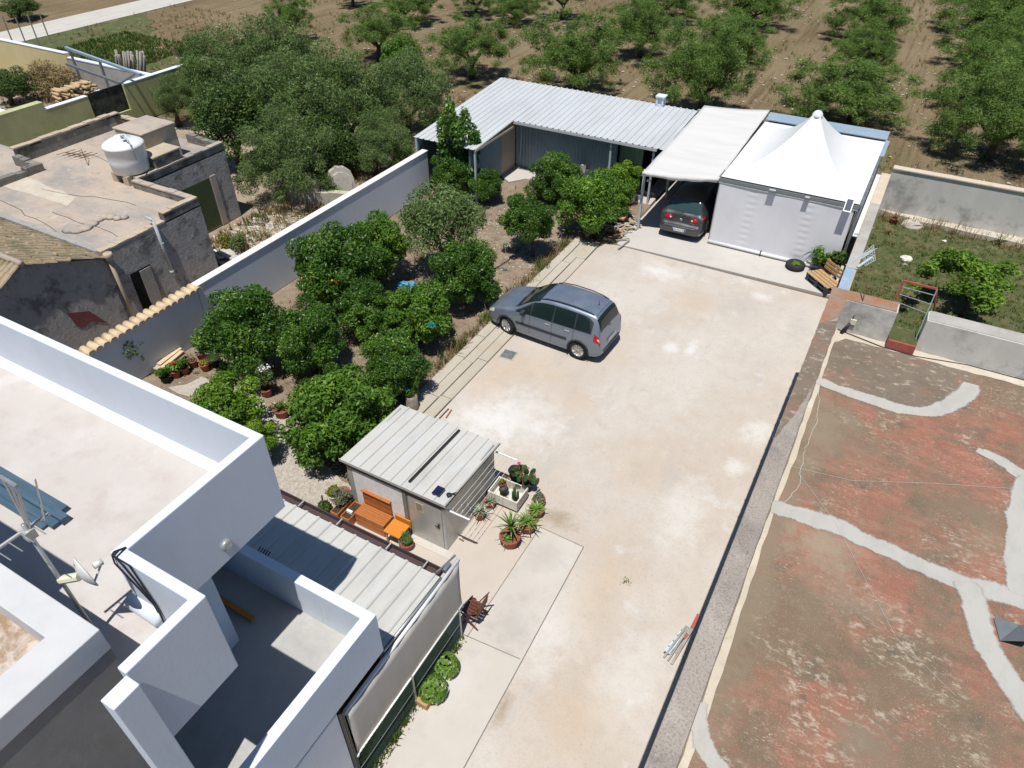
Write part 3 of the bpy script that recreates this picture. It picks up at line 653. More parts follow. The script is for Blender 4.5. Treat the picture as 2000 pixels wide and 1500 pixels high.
k_ = MB(); k_.tube([(bx, by, zd), Md @ Vector((0, 0, -.01))], .05, 8); k_.build('bracket', M['grey_box'], dsh)

pk = MB(); a_, b_ = at(424, 1166, 3.05), at(495, 1210, 3.0)
pk.beam(a_, b_, .09, .05)
o = pk.build('plank', M['plank_orange']); tag(o, 'orange-brown plank lying on the shaded terrace floor', 'plank')

# =================================================================== CORRUGATED SHEETS
def corrugated(x0, x1, y0, y1, z0, z1, pitch, h=.035, rib=.05, th=.012, along='y'):
    """sheet from y0 (height z0) to y1 (height z1); ribs run along y"""
    prof = []
    x = x0
    while x < x1 - 1e-6:
        prof += [(x, 0), (min(x + pitch - rib * 1.7, x1), 0), (min(x + pitch - rib * 1.3, x1), h), (min(x + pitch - rib * .4, x1), h)]
        x += pitch
    prof.append((x1, 0))
    mb = MB(); vs = []
    for (y, z) in ((y0, z0), (y1, z1)):
        vs += [(p[0], y, z + p[1]) for p in prof]
    for (y, z) in ((y0, z0), (y1, z1)):
        vs += [(p[0], y, z + p[1] - th) for p in prof]
    n = len(prof); fs = []
    for i in range(n - 1):
        fs.append((i, i + 1, n + i + 1, n + i)); fs.append((2 * n + i, 3 * n + i, 3 * n + i + 1, 2 * n + i + 1))
        fs.append((i, 2 * n + i, 2 * n + i + 1, i + 1)); fs.append((n + i, n + i + 1, 3 * n + i + 1, 3 * n + i))
    fs.append((0, n, 3 * n, 2 * n)); fs.append((n - 1, 3 * n - 1, 4 * n - 1, 2 * n - 1))
    return mb.add(vs, fs)

# canopy beside the terrace
can = thing('metal_canopy', 'corrugated metal canopy with a brown gutter beside the white terrace', 'canopy', (-7, 5.3, 0))
corrugated(-9.0, -4.93, 4.375, 6.17, 2.50, 2.40, .305).build('roof_sheet', M['sheet'], can)
g_ = MB()
g_.box(-9.0, 6.33, 2.30, -5.0, 6.35, 2.42); g_.box(-9.0, 6.19, 2.29, -5.0, 6.33, 2.31); g_.box(-9.0, 6.17, 2.30, -5.0, 6.19, 2.37)
g_.box(-5.02, 6.19, 2.29, -5.0, 6.35, 2.42)
g_.build('gutter', M['brown_gutter'], can)
for x in (-9.0 + .62, -7.4, -6.2, -5.35):
    MB().box(x, 6.18, 2.415, x + .03, 6.36, 2.43).build('gutter_strap', M['galv'], can)
f_ = MB(); f_.box(-9, 6.06, 2.25, -5.0, 6.14, 2.36); f_.box(-5.02, 4.4, 2.28, -4.95, 6.14, 2.37); f_.build('beam', M['grey_wood'], can)
for x, y in ((-5.02, 6.05), (-8.9, 6.05)):
    MB().box(x - .04, y - .04, 0, x + .04, y + .04, 2.25).build('post', M['black'], can)
e_ = MB().smooth(); e_.tube([(-4.93, 4.45, 2.475), (-4.93, 6.17, 2.385)], .03, 10); e_.build('edge_trim', M['steel_lt'], can)
vn = MB(); p = at(513, 1085, 2.55)
for k in range(5):
    vn.tube([(p.x - .12 + .06 * k, p.y - .1, 2.55), (p.x - .12 + .06 * k, p.y + .1, 2.62)], .012, 5)
vn.build('vent_grille', M['black'], can)

# outside roller blind
bl = thing('roller_blind', 'large beige roller blind hanging from the canopy edge', 'blind', (-4.85, 5, 0))
fb = MB(); n = 24; vs = []
for i in range(n + 1):
    y = 3.36 + (6.66 - 3.36) * i / n
    inn = .03 if i == n else 0
    for k in range(7):
        t_ = k / 6; z = 2.32 + (.98 - 2.32) * t_
        yy = y - (.05 * math.sin(math.pi * t_) if i == n else 0)
        vs.append((-4.86 + .02 * math.sin(math.pi * t_) + .004 * math.sin(i * 1.7), yy, z))
fb.smooth().add(vs, [(i * 7 + k, (i + 1) * 7 + k, (i + 1) * 7 + k + 1, i * 7 + k + 1) for i in range(n) for k in range(6)])
o = fb.build('fabric', M['fabric'], bl); sm = o.modifiers.new('thick', 'SOLIDIFY'); sm.thickness = .004
b = MB().smooth(); b.tube([(-4.89, 3.34, 2.345), (-4.89, 6.70, 2.345)], .038, 14); b.build('roller_tube', M['rail_white'], bl)
b = MB().smooth(); b.tube([(-4.845, 3.34, .965), (-4.845, 6.67, .965)], .02, 10); b.build('bottom_bar', M['rail_white'], bl)
b = MB(); b.beam((-5.05, 6.2, 2.42), (-4.97, 6.72, 2.40), .03, .03); b.box(-5.0, 6.32, 2.33, -4.93, 6.52, 2.42); b.build('bracket', M['steel'], bl)
b = MB(); b.box(-4.93, 3.20, 0, -4.81, 3.245, 2.60); b.box(-4.93, 3.275, 0, -4.83, 3.315, 2.52); b.build('guide_post', M['black'], bl)
b = MB(); b.box(-4.92, 3.247, .0, -4.84, 3.273, 2.5); b.build('guide_rail', M['steel_lt'], bl)
b = MB(); b.box(-4.815, 3.31, .94, -4.875, 3.36, .99); b.build('end_cap', M['rail_white'], bl)

# chain link fence with creeper under the blind
fn = thing('chain_link_fence', 'low green chain link fence overgrown at its foot below the blind', 'fence', (-4.83, 5, 0))
w_ = MB()
y = 3.0
while y < 6.45:
    w_.tube([(-4.83, y, .03), (-4.83, min(y + .95, 6.52), .03 + min(.95, 6.52 - y))], .005, 4)
    w_.tube([(-4.83, y, .98), (-4.83, min(y + .95, 6.52), .98 - min(.95, 6.52 - y))], .005, 4)
    y += .075
w_.build('mesh', plain('green_wire', (0.05, 0.09, 0.06), .5, .4), fn)
rl = MB(); rl.tube([(-4.825, 2.6, .52), (-4.825, 6.52, .52)], .008, 6); rl.tube([(-4.825, 2.6, .04), (-4.825, 6.52, .04)], .008, 6)
rl.build('rail', M['steel'], fn)
for y in (6.5, 4.9, 3.05):
    MB().box(-4.85, y - .02, 0, -4.81, y + .02, 1.0).build('post', M['steel_lt'], fn)
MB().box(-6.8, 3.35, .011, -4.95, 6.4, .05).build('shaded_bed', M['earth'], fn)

# =================================================================== GARDEN SHED
shed = thing('garden_shed', 'small galvanised garden shed with a ribbed pale roof', 'shed', (-7.6, 9.3, 0))
sx0, sx1, sy0, sy1, sz = -9.0, -6.27, 8.22, 10.36, 1.60
w = MB()
w.box(sx0, sy0, 0, sx0 + .03, sy1, sz - .03); w.box(sx1 - .03, sy0, 0, sx1, sy1, sz - .03); w.box(sx0 + .03, sy1 - .03, 0, sx1 - .03, sy1, sz - .08)
w.box(sx0 + .03, sy0, 0, -7.28, sy0 + .03, sz - .03); w.box(-7.28, sy0, 1.40, sx1 - .03, sy0 + .03, sz - .03)
w.build('wall', M['galv'], shed)
MB().box(sx0 - .01, sy0 - .03, 1.44, sx1 + .01, sy0 - .001, 1.60).build('fascia', M['brown_gutter'], shed)
MB().box(sx1 + .001, sy0, 1.46, sx1 + .02, sy1, 1.57).build('trim', M['steel'], shed)
MB().box(-8.83, sy0 - .015, .05, -7.42, sy0 - .001, 1.42).build('front_panel', M['rail_white'], shed)
dr = MB().box(-7.26, sy0 - .022, .02, -6.36, sy0 + .012, 1.39).build('door', M['galv'], shed); bevel(dr, .006, 1)
hd = MB(); hd.box(-6.47, sy0 - .05, .72, -6.43, sy0 - .023, .85); hd.box(-6.54, sy0 - .06, .77, -6.43, sy0 - .045, .79); hd.build('handle', M['black'], dr)
sg = MB().box(-7.05, sy0 - .03, .98, -6.83, sy0 - .0235, 1.28).build('notice', M['sign_paper'], dr)
ik = MB()
r = random.Random(5)
for k in range(7):
    yb = 1.25 - k * .036
    ik.box(-7.03, sy0 - .032, yb - .012, -7.03 + r.uniform(.1, .18), sy0 - .0305, yb)
ik.build('print', M['ink'], sg)
MB().box(-6.345, sy0 - .018, 0, -6.275, sy0 - .001, 1.42).build('corner_trim', M['steel_lt'], shed)
MB().box(-7.40, sy0 - .03, 0, -7.30, sy0 - .001, 1.42).build('door_post', M['steel'], shed)
roof = corrugated(-9.09, -6.17, 8.13, 10.50, 1.66, 1.53, .29, h=.03, rib=.04)
roof = roof.build('roof', M['sheet'], shed)
MB().box(-9.09, 8.12, 1.62, -6.17, 8.135, 1.70).build('edge', M['sheet'], roof)
p0, p1 = at(797, 940, 1.69), at(899, 839, 1.6)
st = MB(); xs = (p0.x + p1.x) / 2
st.beam((xs, p0.y, 1.70 - (p0.y - 8.13) * .055), (xs, min(p1.y, 10.4), 1.70 - (min(p1.y, 10.4) - 8.13) * .055), .055, .03)
st.build('black_strip', M['black'], roof)
MB().prism([(-4.9, 9.9)] * 0 + [(-9.15, 8.0), (-6.1, 8.0), (-6.1, 8.2), (-9.15, 8.2)], 0, 0.022).build('threshold', M['patio'], shed)
p = at(857, 960, 1.69)
pv = MB(); pv.box(p.x - .10, p.y - .13, 1.700, p.x + .09, p.y + .12, 1.725)
o = pv.build('solar_module', M['pv']); tag(o, 'small dark solar panel lying flat on the shed roof', 'solar panel')
p = at(877, 968, 1.69)
pv = MB(); pv.smooth().lathe([(.0, 0), (.055, 0), (.06, .03), (.02, .045)], (p.x, p.y, 1.70), 14); pv.smooth(False).beam((p.x, p.y, 1.72), (p.x + .11, p.y + .13, 1.72), .022, .02)
o = pv.build('solar_lamp', M['black']); tag(o, 'tiny black lamp with a stalk on the shed roof edge', 'lamp')

# washing line on the shed's side
wl = thing('washing_line', 'five-cord washing line strung along the side of the shed', 'washing line', (-6.0, 9.4, 1.4))
za = 1.34
arm0 = MB(); arm0.beam((-6.26, 8.30, za), (-5.68, 8.30, za), .035, .025); arm0.build('arm', M['rail_white'], wl)
arm1 = MB(); arm1.beam((-6.26, 10.42, za - .05), (-5.68, 10.42, za - .05), .035, .025); arm1.build('arm', M['rail_white'], wl)
for k in range(5):
    x = -6.16 + .11 * k
    MB().tube([(x, 8.30, za + .012), (x, 9.35, za - .035), (x, 10.42, za - .035)], .0045, 5).build('cord', M['rope'], wl)
cp = MB(); r = random.Random(2)
for k in range(9):
    x = -6.16 + .11 * r.randrange(5); y = 8.35 + r.random() * .35
    cp.box(x - .007, y - .008, za - .05, x + .007, y + .008, za + .03)
cp.build('clothes_peg', M['rail_white'], wl)['kind'] = 'stuff'

# =================================================================== RED-ROOFED BUILDING (right)
rb = thing('flat_roof_building', 'flat building on the right with faded red roof, lichen and grey sealed bands', 'building', (4, 10, 0))
ZR, ZC = 2.80, 3.70
bx_ = MB(); bx_.box(-.44, -10, 0, 14, 17.75, ZR - .01); bx_.build('walls', M['old_wall'], rb)
MB().box(-.055, -10, ZR - .006, 14, 17.295, ZR).build('roof', M['red_roof'], rb)
# brown end of the roof
br = rough_poly([(-.05, 17.28), (-.05, 14.9), (.5, 14.75), (1.2, 14.7), (2.1, 14.75), (2.75, 15.4), (3.15, 16.5), (3.2, 17.28)], .015, .25, 4)
MB().flat([(x, min(y, 17.288)) for x, y in br], ZR + .004).build('brown_patch', M['brown_roof'], rb)
ed = rough_poly([(-.05, 17.29), (-.05, 16.6), (.25, 16.95), (1.6, 16.98), (3.0, 16.95), (4.4, 17.0), (6, 16.98), (6, 17.29)], .03, .2, 6)
MB().flat([(x, min(y, 17.29)) for x, y in ed], ZR + .008).build('cream_edge', M['cream_edge'], rb)
MB().flat(rough_poly([(-.05, 3), (-.05, 16.9), (.03, 16.9), (.07, 12), (.02, 10), (.10, 6), (.02, 3)], .015, .3, 9), ZR + .0075).build('cream_edge', M['cream_edge'], rb)
def band(pts, w, seed, z=ZR + .012):
    """sealant brushed along a line, ragged edges"""
    r = random.Random(seed); P = [Vector((p[0], p[1], 0)) for p in pts]
    sm = []
    for i in range(len(P) - 1):
        k = max(2, int((P[i + 1] - P[i]).length / .03))
        for j in range(k):
            t = j / k
            p0, p1, p2, p3 = P[max(i - 1, 0)], P[i], P[i + 1], P[min(i + 2, len(P) - 1)]
            sm.append(.5 * ((2 * p1) + (p2 - p0) * t + (2 * p0 - 5 * p1 + 4 * p2 - p3) * t * t + (-p0 + 3 * p1 - 3 * p2 + p3) * t ** 3))
    sm.append(P[-1])
    w = (w[0] * .92, w[1] * .92)
    Lf, Rt = [], []
    wl_, wr_ = 0, 0
    for i, p in enumerate(sm):
        d = (sm[min(i + 1, len(sm) - 1)] - sm[max(i - 1, 0)]).normalized(); n = Vector((-d.y, d.x, 0))
        wl_ = wl_ * .9 + r.uniform(-.014, .014); wr_ = wr_ * .9 + r.uniform(-.014, .014)
        ww = w[0] + (w[1] - w[0]) * i / len(sm)
        e = min(1, .75 + min(i, len(sm) - 1 - i) * .04)
        Lf.append(p + n * (ww / 2 * e + wl_ )); Rt.append(p - n * (ww / 2 * e + wr_ ))
    mb = MB(); k = len(sm); vs = []; fd = []
    for a, b2 in zip(Lf, Rt):
        for t, f_ in ((-.16, 0.0), (.10, .85), (.5, 1.0), (.90, .85), (1.16, 0.0)):
            p = a.lerp(b2, t); vs.append((p.x, p.y, z)); fd.append(f_)
    for e_ in list(range(0, 5)) + list(range(5 * (k - 1), 5 * k)): fd[e_] = 0
    mb.add(vs, [(5 * i + c_, 5 * i + c_ + 1, 5 * i + c_ + 6, 5 * i + c_ + 5) for i in range(k - 1) for c_ in range(4)])
    o = mb.build('sealed_band', M['sealant'], rb)
    at_ = o.data.attributes.new('fade', 'FLOAT', 'POINT'); at_.data.foreach_set('value', fd); return o
band([(-.06, 14.88), (.5, 14.77), (1.2, 14.74), (1.75, 14.72), (2.3, 14.92), (2.75, 15.42), (3.1, 16.15), (3.12, 16.5)], (.30, .42), 1)
band([(-.06, 10.42), (1.0, 10.52), (1.95, 10.42), (3.1, 10.30), (4.3, 10.42), (6, 10.5)], (.36, .44), 2, ZR + .013)
band([(3.35, 14.12), (3.85, 13.95), (4.4, 13.6), (6, 13.0)], (.25, .32), 3)
band([(4.3, 13.7), (4.18, 13.0), (4.10, 12.0), (4.12, 10.5)], (.42, .36), 4, ZR + .0145)
band([(3.32, 10.35), (3.5, 9.9), (3.62, 9.4), (3.95, 8.8), (4.5, 8.1), (5.2, 7.6)], (.42, .40), 5, ZR + .0155)
band([(-.05, 6.0), (.05, 5.6), (.35, 5.25), (1.0, 5.0)], (.22, .3), 6)
# parapets: left and back, butted, with a gap for the steps
pl = MB(); pl.box(-.434, -10, ZR - .02, -.06, 17.288, ZC); o = pl.build('parapet', M['speck_cap'], rb); bevel(o, .02, 2)
pc = MB(); pc.box(-.434, 17.292, ZR - .02, 1.17, 17.75, ZC); o = pc.build('parapet', M['grey_render'], rb); bevel(o, .02, 2)
pc = MB(); pc.box(1.82, 17.292, ZR - .02, 14, 17.75, ZC); o = pc.build('parapet', M['grey_render'], rb); bevel(o, .02, 2)
cap = MB(); cap.prism(rough_poly([(-.437, 15.8), (-.437, 17.755), (1.14, 17.755), (1.14, 17.30), (-.03, 17.30), (-.055, 16.4)], .008, .15, 3), ZC + .002, ZC + .012); cap.build('coping', M['orange_lichen'], rb)
cap = MB(); cap.prism(rough_poly([(-.430, 11.2), (-.430, 15.9), (-.062, 16.2), (-.062, 13.5), (-.2, 12.4)], .015, .12, 8), ZC + .001, ZC + .005); cap.build('lichen_patch', M['brown_roof'], rb)
cap = MB(); cap.prism([(1.85, 17.31), (1.85, 17.755), (14, 17.755), (14, 17.31)], ZC + .002, ZC + .012); cap.build('coping', M['concrete'], rb)
sp = MB()
sp.box(1.174, 17.02, ZR + .005, 1.816, 17.75, ZR + .27); o = sp.build('step', M['red_paint'], rb); bevel(o, .02, 2)
MB().prism(rough_poly([(1.18, 17.05), (1.81, 17.05), (1.81, 17.74), (1.18, 17.74)], .006, .1, 5), ZR + .272, ZR + .277).build('step_tread', M['lawn'], rb)
cw_ = MB(); p = at(1975, 1225, ZR)
cw_.box(4.05, 9.45, ZR, 6, 9.9, ZR + .10); cw_.build('skylight_kerb', M['sealant'], rb)
cw_ = MB(); cw_.add([(4.12, 9.75, ZR + .11), (3.78, 9.78, ZR + .02), (3.88, 9.35, ZR + .02), (4.22, 9.3, ZR + .35), (4.5, 9.8, ZR + .35)], [(0, 1, 2, 3), (0, 3, 4)]); cw_.build('skylight_hood', M['steel'], rb)
ck = MB(); r = random.Random(8)
def crack(pts):
    P = []
    for i in range(len(pts) - 1):
        a, b2 = Vector((*pts[i], 0)), Vector((*pts[i + 1], 0))
        for k in range(9):
            q = a.lerp(b2, k / 9); P.append((q.x + r.uniform(-.025, .025), q.y + r.uniform(-.025, .025), ZR + .008))
    ck.tube(P, .0045, 4)
crack([(.06, 14.6), (.25, 13.4), (.18, 12.3), (.30, 11.2), (.05, 10.2)])
ck.tube([(.0, 11.7, ZR + .01), (1.2, 11.9, ZR + .01), (2.6, 12.6, ZR + .01), (4.4, 13.4, ZR + .01)], .0025, 4)
ck.tube([(.2, 11.6, ZR + .01), (1.1, 10.6, ZR + .02), (2.4, 8.6, ZR + .01), (3.3, 8.0, ZR + .01)], .0025, 4)
ck.build('roof_cord', M['rope'], rb)
# rail of the steps
rail = thing('stair_railing', 'red topped metal railing standing at the gap in the back parapet', 'railing', (1.45, 17.76, ZC))
zt = 4.30
q = MB(); q.beam((1.04, 17.78, zt), (1.80, 17.78, zt), .045, .045); q.beam((1.04, 17.78, zt - .02), (1.06, 17.78, ZC + .05), .06, .05); q.build('top_rail', M['red_paint'], rail)
q = MB(); q.beam((1.80, 17.80, zt - .03), (2.08, 18.3, 3.0), .035, .035); q.build('brace', M['red_paint'], rail)
q = MB()
q.tube([(1.07, 17.76, ZR + .1), (1.05, 17.77, zt - .4)], .012, 6); q.tube([(1.80, 17.78, zt), (1.76, 17.3, ZR + .3)], .012, 6)
for k, z in enumerate((zt - .15, zt - .36, zt - .58)):
    q.tube([(1.05, 17.77, z), (1.79, 17.72 - .08 * k, z)], .010, 6)
q.build('bars', M['steel_lt'], rail)
# aerial on the wall by the parapet corner
p = at(1665, 630, ZR)
ae = thing('roof_antenna', 'leaning grid aerial on a thin pole tied to the parapet corner', 'antenna', (.23, 17.2, ZR))
top = Vector((.62, 18.25, 5.3))
tpx = at(1700, 515, 4.55); tpx2 = at(1690, 490, 4.7)
q = MB().smooth(); q.tube([(.20, 17.20, ZR + .05), (.33, 17.4, 3.75), tpx], [.016, .014, .011], 8); q.build('pole', M['rust_iron'], ae)
q = MB(); bm0 = at(1675, 522, 4.5); bm1 = at(1703, 503, 4.6)
q.beam(bm0, bm1, .06, .04); q.build('boom', M['pipe'], ae)
q = MB()
a_, b_, c_, d_ = at(1684, 497, 4.6), at(1706, 478, 4.75), at(1710, 508, 4.55), at(1690, 519, 4.5)
for k in range(7):
    q.tube([a_.lerp(b_, k / 6), d_.lerp(c_, k / 6)], .007, 4); q.tube([a_.lerp(d_, k / 6), b_.lerp(c_, k / 6)], .007, 4)
e_ = at(1655, 487, 4.5)
for k in range(6):
    s_ = bm0.lerp(bm1, k / 5); q.tube([s_ + Vector((-.28, -.02, .0)), s_ + Vector((.05, .12, .22))], .010, 4)
q.build('reflector', M['pipe'], ae)
q = MB(); q.box(.22, 17.23, 3.08, .36, 17.28, 3.22); q.build('junction_box', M['grey_box'], ae)
q = MB(); q.smooth().tube([(.12, 17.15, ZR + .02), (.22, 17.22, ZR + .3)], [.05, .03], 8); q.tube([(.22, 17.22, ZR + .3), (.28, 17.26, 3.1)], .012, 6); q.build('foot', M['black'], ae)
cbl = MB()
cbl.tube([(.0, 17.26, ZR + .03), (1.1, 17.0, ZR + .03), (1.9, 17.0, ZR + .02), (3, 17.24, ZR + .02), (5, 17.24, ZR + .02)], .011, 5)
o = cbl.build('roof_cable', M['cable']); tag(o, 'thin dark cable running along the foot of the grey back parapet', 'cable')

# timber and crates leaning on that building in the yard
tb = thing('timber_bundle', 'bundle of grey battens and a pale blue crate leaning on the red-roofed building', 'timber', (-.75, 8.6, 0))
for (a_, b_, w_, h_) in ((at(1312, 1297, .03), at(1358, 1218, .55), .05, .04), (at(1305, 1290, .03), at(1345, 1225, .5), .04, .04), (at(1297, 1284, .03), at(1341, 1222, .5), .04, .035), (at(1322, 1276, .08), at(1363, 1206, .6), .045, .03)):
    q = MB(); q.beam(a_, b_, w_, h_); q.build('batten', M['grey_wood'], tb)
q = MB(); q.beam(at(1303, 1274, .1), at(1336, 1232, .3), .11, .02)
for k in range(5):
    s_ = at(1303, 1274, .12).lerp(at(1336, 1232, .32), k / 4); q.box(s_.x - .06, s_.y - .015, s_.z, s_.x - .03, s_.y + .015, s_.z + .04)
q.build('crate', M['pool_blue'], tb)
for (a_, b_) in ((at(1352, 1226, .5), at(1365, 1200, .7)), (at(1336, 1246, .35), at(1343, 1238, .42))):
    q = MB(); q.beam(a_, b_, .07, .05); q.build('red_cloth', M['red_paint'], tb)

# =================================================================== YARD EAST WALL, BACK GARDEN WALL
ew = thing('yard_wall', 'low rendered boundary wall between the white tent and the side garden', 'wall', (-.2, 25, 0))
q = MB(); q.box(-.37, 17.76, 0, -.05, 31.58, 1.62); q.build('wall', M['concrete'], ew)
q = MB(); q.box(-.39, 23.0, 1.622, -.04, 28.4, 1.67); o = q.build('coping', M['concrete'], ew); bevel(o, .015, 2)
q = MB(); q.box(-.39, 28.41, 1.622, -.04, 31.58, 1.675); o = q.build('coping', M['tuff_cap'], ew); bevel(o, .015, 2)
q = MB(); q.box(-.385, 19.5, 1.622, -.10, 22.98, 1.66); o = q.build('blue_cover', M['blue_paint'], ew)
q = MB(); q.box(-.52, 25.8, 1.5, -.395, 31.4, 1.56); q.build('ledge', M['planter_white'], ew)
gw = thing('garden_back_wall', 'grey rendered wall with tan coping at the end of the side garden', 'wall', (5, 31.7, 0))
q = MB(); q.box(-.05, 31.6, 0, 14, 31.85, 1.88); q.build('wall', M['grey_render'], gw)
q = MB(); q.box(-.05, 31.55, 1.882, 14, 31.90, 1.96); o = q.build('coping', M['tuff_cap'], gw); bevel(o, .02, 2)
q = MB(); q.prism(rough_poly([(-.04, 31.59), (14, 31.59), (14, 31.0), (4, 31.05), (1.5, 31.2), (.6, 31.35)], .05, .4, 3), -.01, .18); q.build('footing', M['cream_edge'], gw)

# =================================================================== BACK LEAN-TO SHED (L shaped roof)
lean = thing('corrugated_lean_to', 'long L-shaped shed with white corrugated roof and blue-grey sheet walls', 'shed', (-13, 29, 0))
def zl(y): return 2.30 + (y - 24.3) * (.52 / 7.4)
corrugated(-18.3, -15.22, 24.2, 31.7, zl(24.2), zl(31.7), .28).build('roof', M['sheet_white'], lean)
corrugated(-15.21, -8.30, 27.42, 31.7, zl(27.42), zl(31.7), .28).build('roof', M['sheet_white'], lean)
q = MB()
q.box(-15.24, 24.2, 2.20, -15.215, 27.4, 2.29); q.build('barge_board', M['tuff_cap'], lean)
q = MB(); q.box(-15.2, 27.39, 2.40, -8.6, 27.415, 2.50); q.build('fascia', M['sheet_white'], lean)
def ribbed_wall(p, q_, z0, z1, pitch, mat, name, parent, d=.02):
    p, q_ = Vector((*p, 0)), Vector((*q_, 0)); L_ = (q_ - p).length; dr = (q_ - p) / L_; n = Vector((dr.y, -dr.x, 0))
    k = int(L_ / pitch * 2); mb = MB(); vs = []
    for i in range(k + 1):
        b_ = p + dr * (L_ * i / k) + n * (d if i % 2 else 0)
        vs += [(b_.x, b_.y, z0), (b_.x, b_.y, z1)]
    mb.add(vs, [(2 * i, 2 * i + 2, 2 * i + 3, 2 * i + 1) for i in range(k)])
    o = mb.build(name, M[mat], parent); s = o.modifiers.new('thick', 'SOLIDIFY'); s.thickness = .01; return o
ribbed_wall((-15.6, 28.3), (-10.6, 28.3), .22, 2.55, .16, 'sheet_wall', 'sheet_wall', lean)
ribbed_wall((-15.6, 24.3), (-15.6, 27.0), .1, 2.3, .16, 'sheet_wall', 'sheet_wall', lean)
q = MB(); q.box(-15.66, 27.02, .08, -15.60, 28.25, 2.2); q.build('door', M['old_door'], lean)
ribbed_wall((-10.58, 28.5), (-9.5, 28.5), .1, 2.0, .14, 'sheet_green', 'green_panel', lean)
q = MB(); q.box(-15.6, 28.33, 0, -8.7, 28.45, .22); q.build('plinth', M['old_wall'], lean)
q = MB(); q.box(-18.2, 31.5, 0, -8.6, 31.62, 2.7); q.box(-18.25, 24.3, 0, -18.15, 31.5, 2.3); q.build('back_wall', M['sheet_wall'], lean)
for (x, y) in ((-10.62, 27.55), (-8.75, 27.55), (-15.3, 24.3), (-18.2, 24.25)):
    MB().box(x - .04, y - .04, 0, x + .04, y + .04, zl(y) - .06).build('post', M['pipe'], lean)
q = MB(); q.box(-9.6, 28.6, .9, -8.75, 28.75, 1.0); q.box(-9.3, 28.8, 0, -9.2, 31, 2); q.build('inner_frame', M['dark'], lean)
p = at(1290, 205, 2.85)
ch = thing('roof_cowl', 'small white ventilation cowl on the back shed roof', 'vent', (p.x, p.y, zl(p.y)))
q = MB(); q.box(p.x - .16, p.y - .16, zl(p.y) - .02, p.x + .16, p.y + .16, zl(p.y) + .10); q.build('base', M['white'], ch)
q = MB()
for sx in (-.13, .13):
    for sy in (-.13, .13): q.box(p.x + sx - .04, p.y + sy - .04, zl(p.y) + .1, p.x + sx + .04, p.y + sy + .04, zl(p.y) + .40)
q.box(p.x - .1, p.y - .1, zl(p.y) + .1, p.x + .1, p.y + .1, zl(p.y) + .34); q.build('body', M['white'], ch)
q = MB(); q.box(p.x - .21, p.y - .21, zl(p.y) + .40, p.x + .21, p.y + .21, zl(p.y) + .46); q.build('cap', M['white'], ch)

# =================================================================== CARPORT AWNING
awn = thing('carport', 'carport with a white canvas roof between the shed and the tent', 'carport', (-6.9, 28.5, 0))
def za_(y): return 2.62 + (y - 24.75) * .045
q = MB(); nx, ny = 14, 26; vs = []
for j_ in range(ny + 1):
    y = 24.75 + (32.15 - 24.75) * j_ / ny
    for i in range(nx + 1):
        x = -8.2 + (-5.50 + 8.2) * i / nx
        yq = y + .265 * (x + 8.2)
        sag = .05 * math.sin(math.pi * i / nx) + .03 * abs(math.sin(j_ * math.pi * 5 / ny))
        vs.append((x, yq, za_(yq) - sag))
q.smooth().add(vs, [(j_ * (nx + 1) + i, j_ * (nx + 1) + i + 1, (j_ + 1) * (nx + 1) + i + 1, (j_ + 1) * (nx + 1) + i) for j_ in range(ny) for i in range(nx)])
o = q.build('canvas', M['awn'], awn); s = o.modifiers.new('thick', 'SOLIDIFY'); s.thickness = .006
q = MB(); vs = []
for i in range(25):
    x = -8.2 + 2.70 * i / 24; yo = .265 * (x + 8.2)
    dz = .05 * math.sin(math.pi * i / 24)
    vs += [(x, 24.745 + yo, za_(24.75 + yo) - dz + .01), (x, 24.72 + yo + .012 * math.sin(i * 1.9), za_(24.75 + yo) - .10 - .11 * math.sin(math.pi * i / 24) - .015 * math.sin(i * .8))]
q.smooth().add(vs, [(2 * i, 2 * i + 1, 2 * i + 3, 2 * i + 2) for i in range(24)])
o = q.build('valance', M['awn'], awn); s = o.modifiers.new('thick', 'SOLIDIFY'); s.thickness = .006
pst = at(1246, 428, .05)
for (x, y) in ((-8.26, 25.2), (-8.2, 28.3), (-8.3, 31.9), (-5.62, 31.9)):
    q = MB(); q.box(x - .045, y - .045, .05, x + .045, y + .045, za_(y) - .12); q.build('post', M['pipe'], awn)
q = MB(); q.beam((-8.24, 24.81, 2.47), (-5.56, 25.52, 2.50), .06, .06); q.box(-8.24, 24.84, 2.5, -8.18, 32, 2.56); q.box(-8.2, 28.3, 2.55, -5.6, 28.36, 2.61); q.build('frame', M['steel_lt'], awn)
q = MB(); q.box(-8.45, 32.05, .05, -5.55, 32.15, 2.75); q.build('back_panel', M['sheet_wall'], awn)
q = MB(); q.smooth().lathe([(.0, 0), (.05, .01), (.06, .06), (.02, .10)], (-7.0, 26.5, 2.32), 12); q.build('bulb', M['lampglass'], awn)
q = MB(); q.box(-8.17, 25.25, 2.05, -8.02, 25.33, 2.12); q.build('floodlight', M['lampglass'], awn)

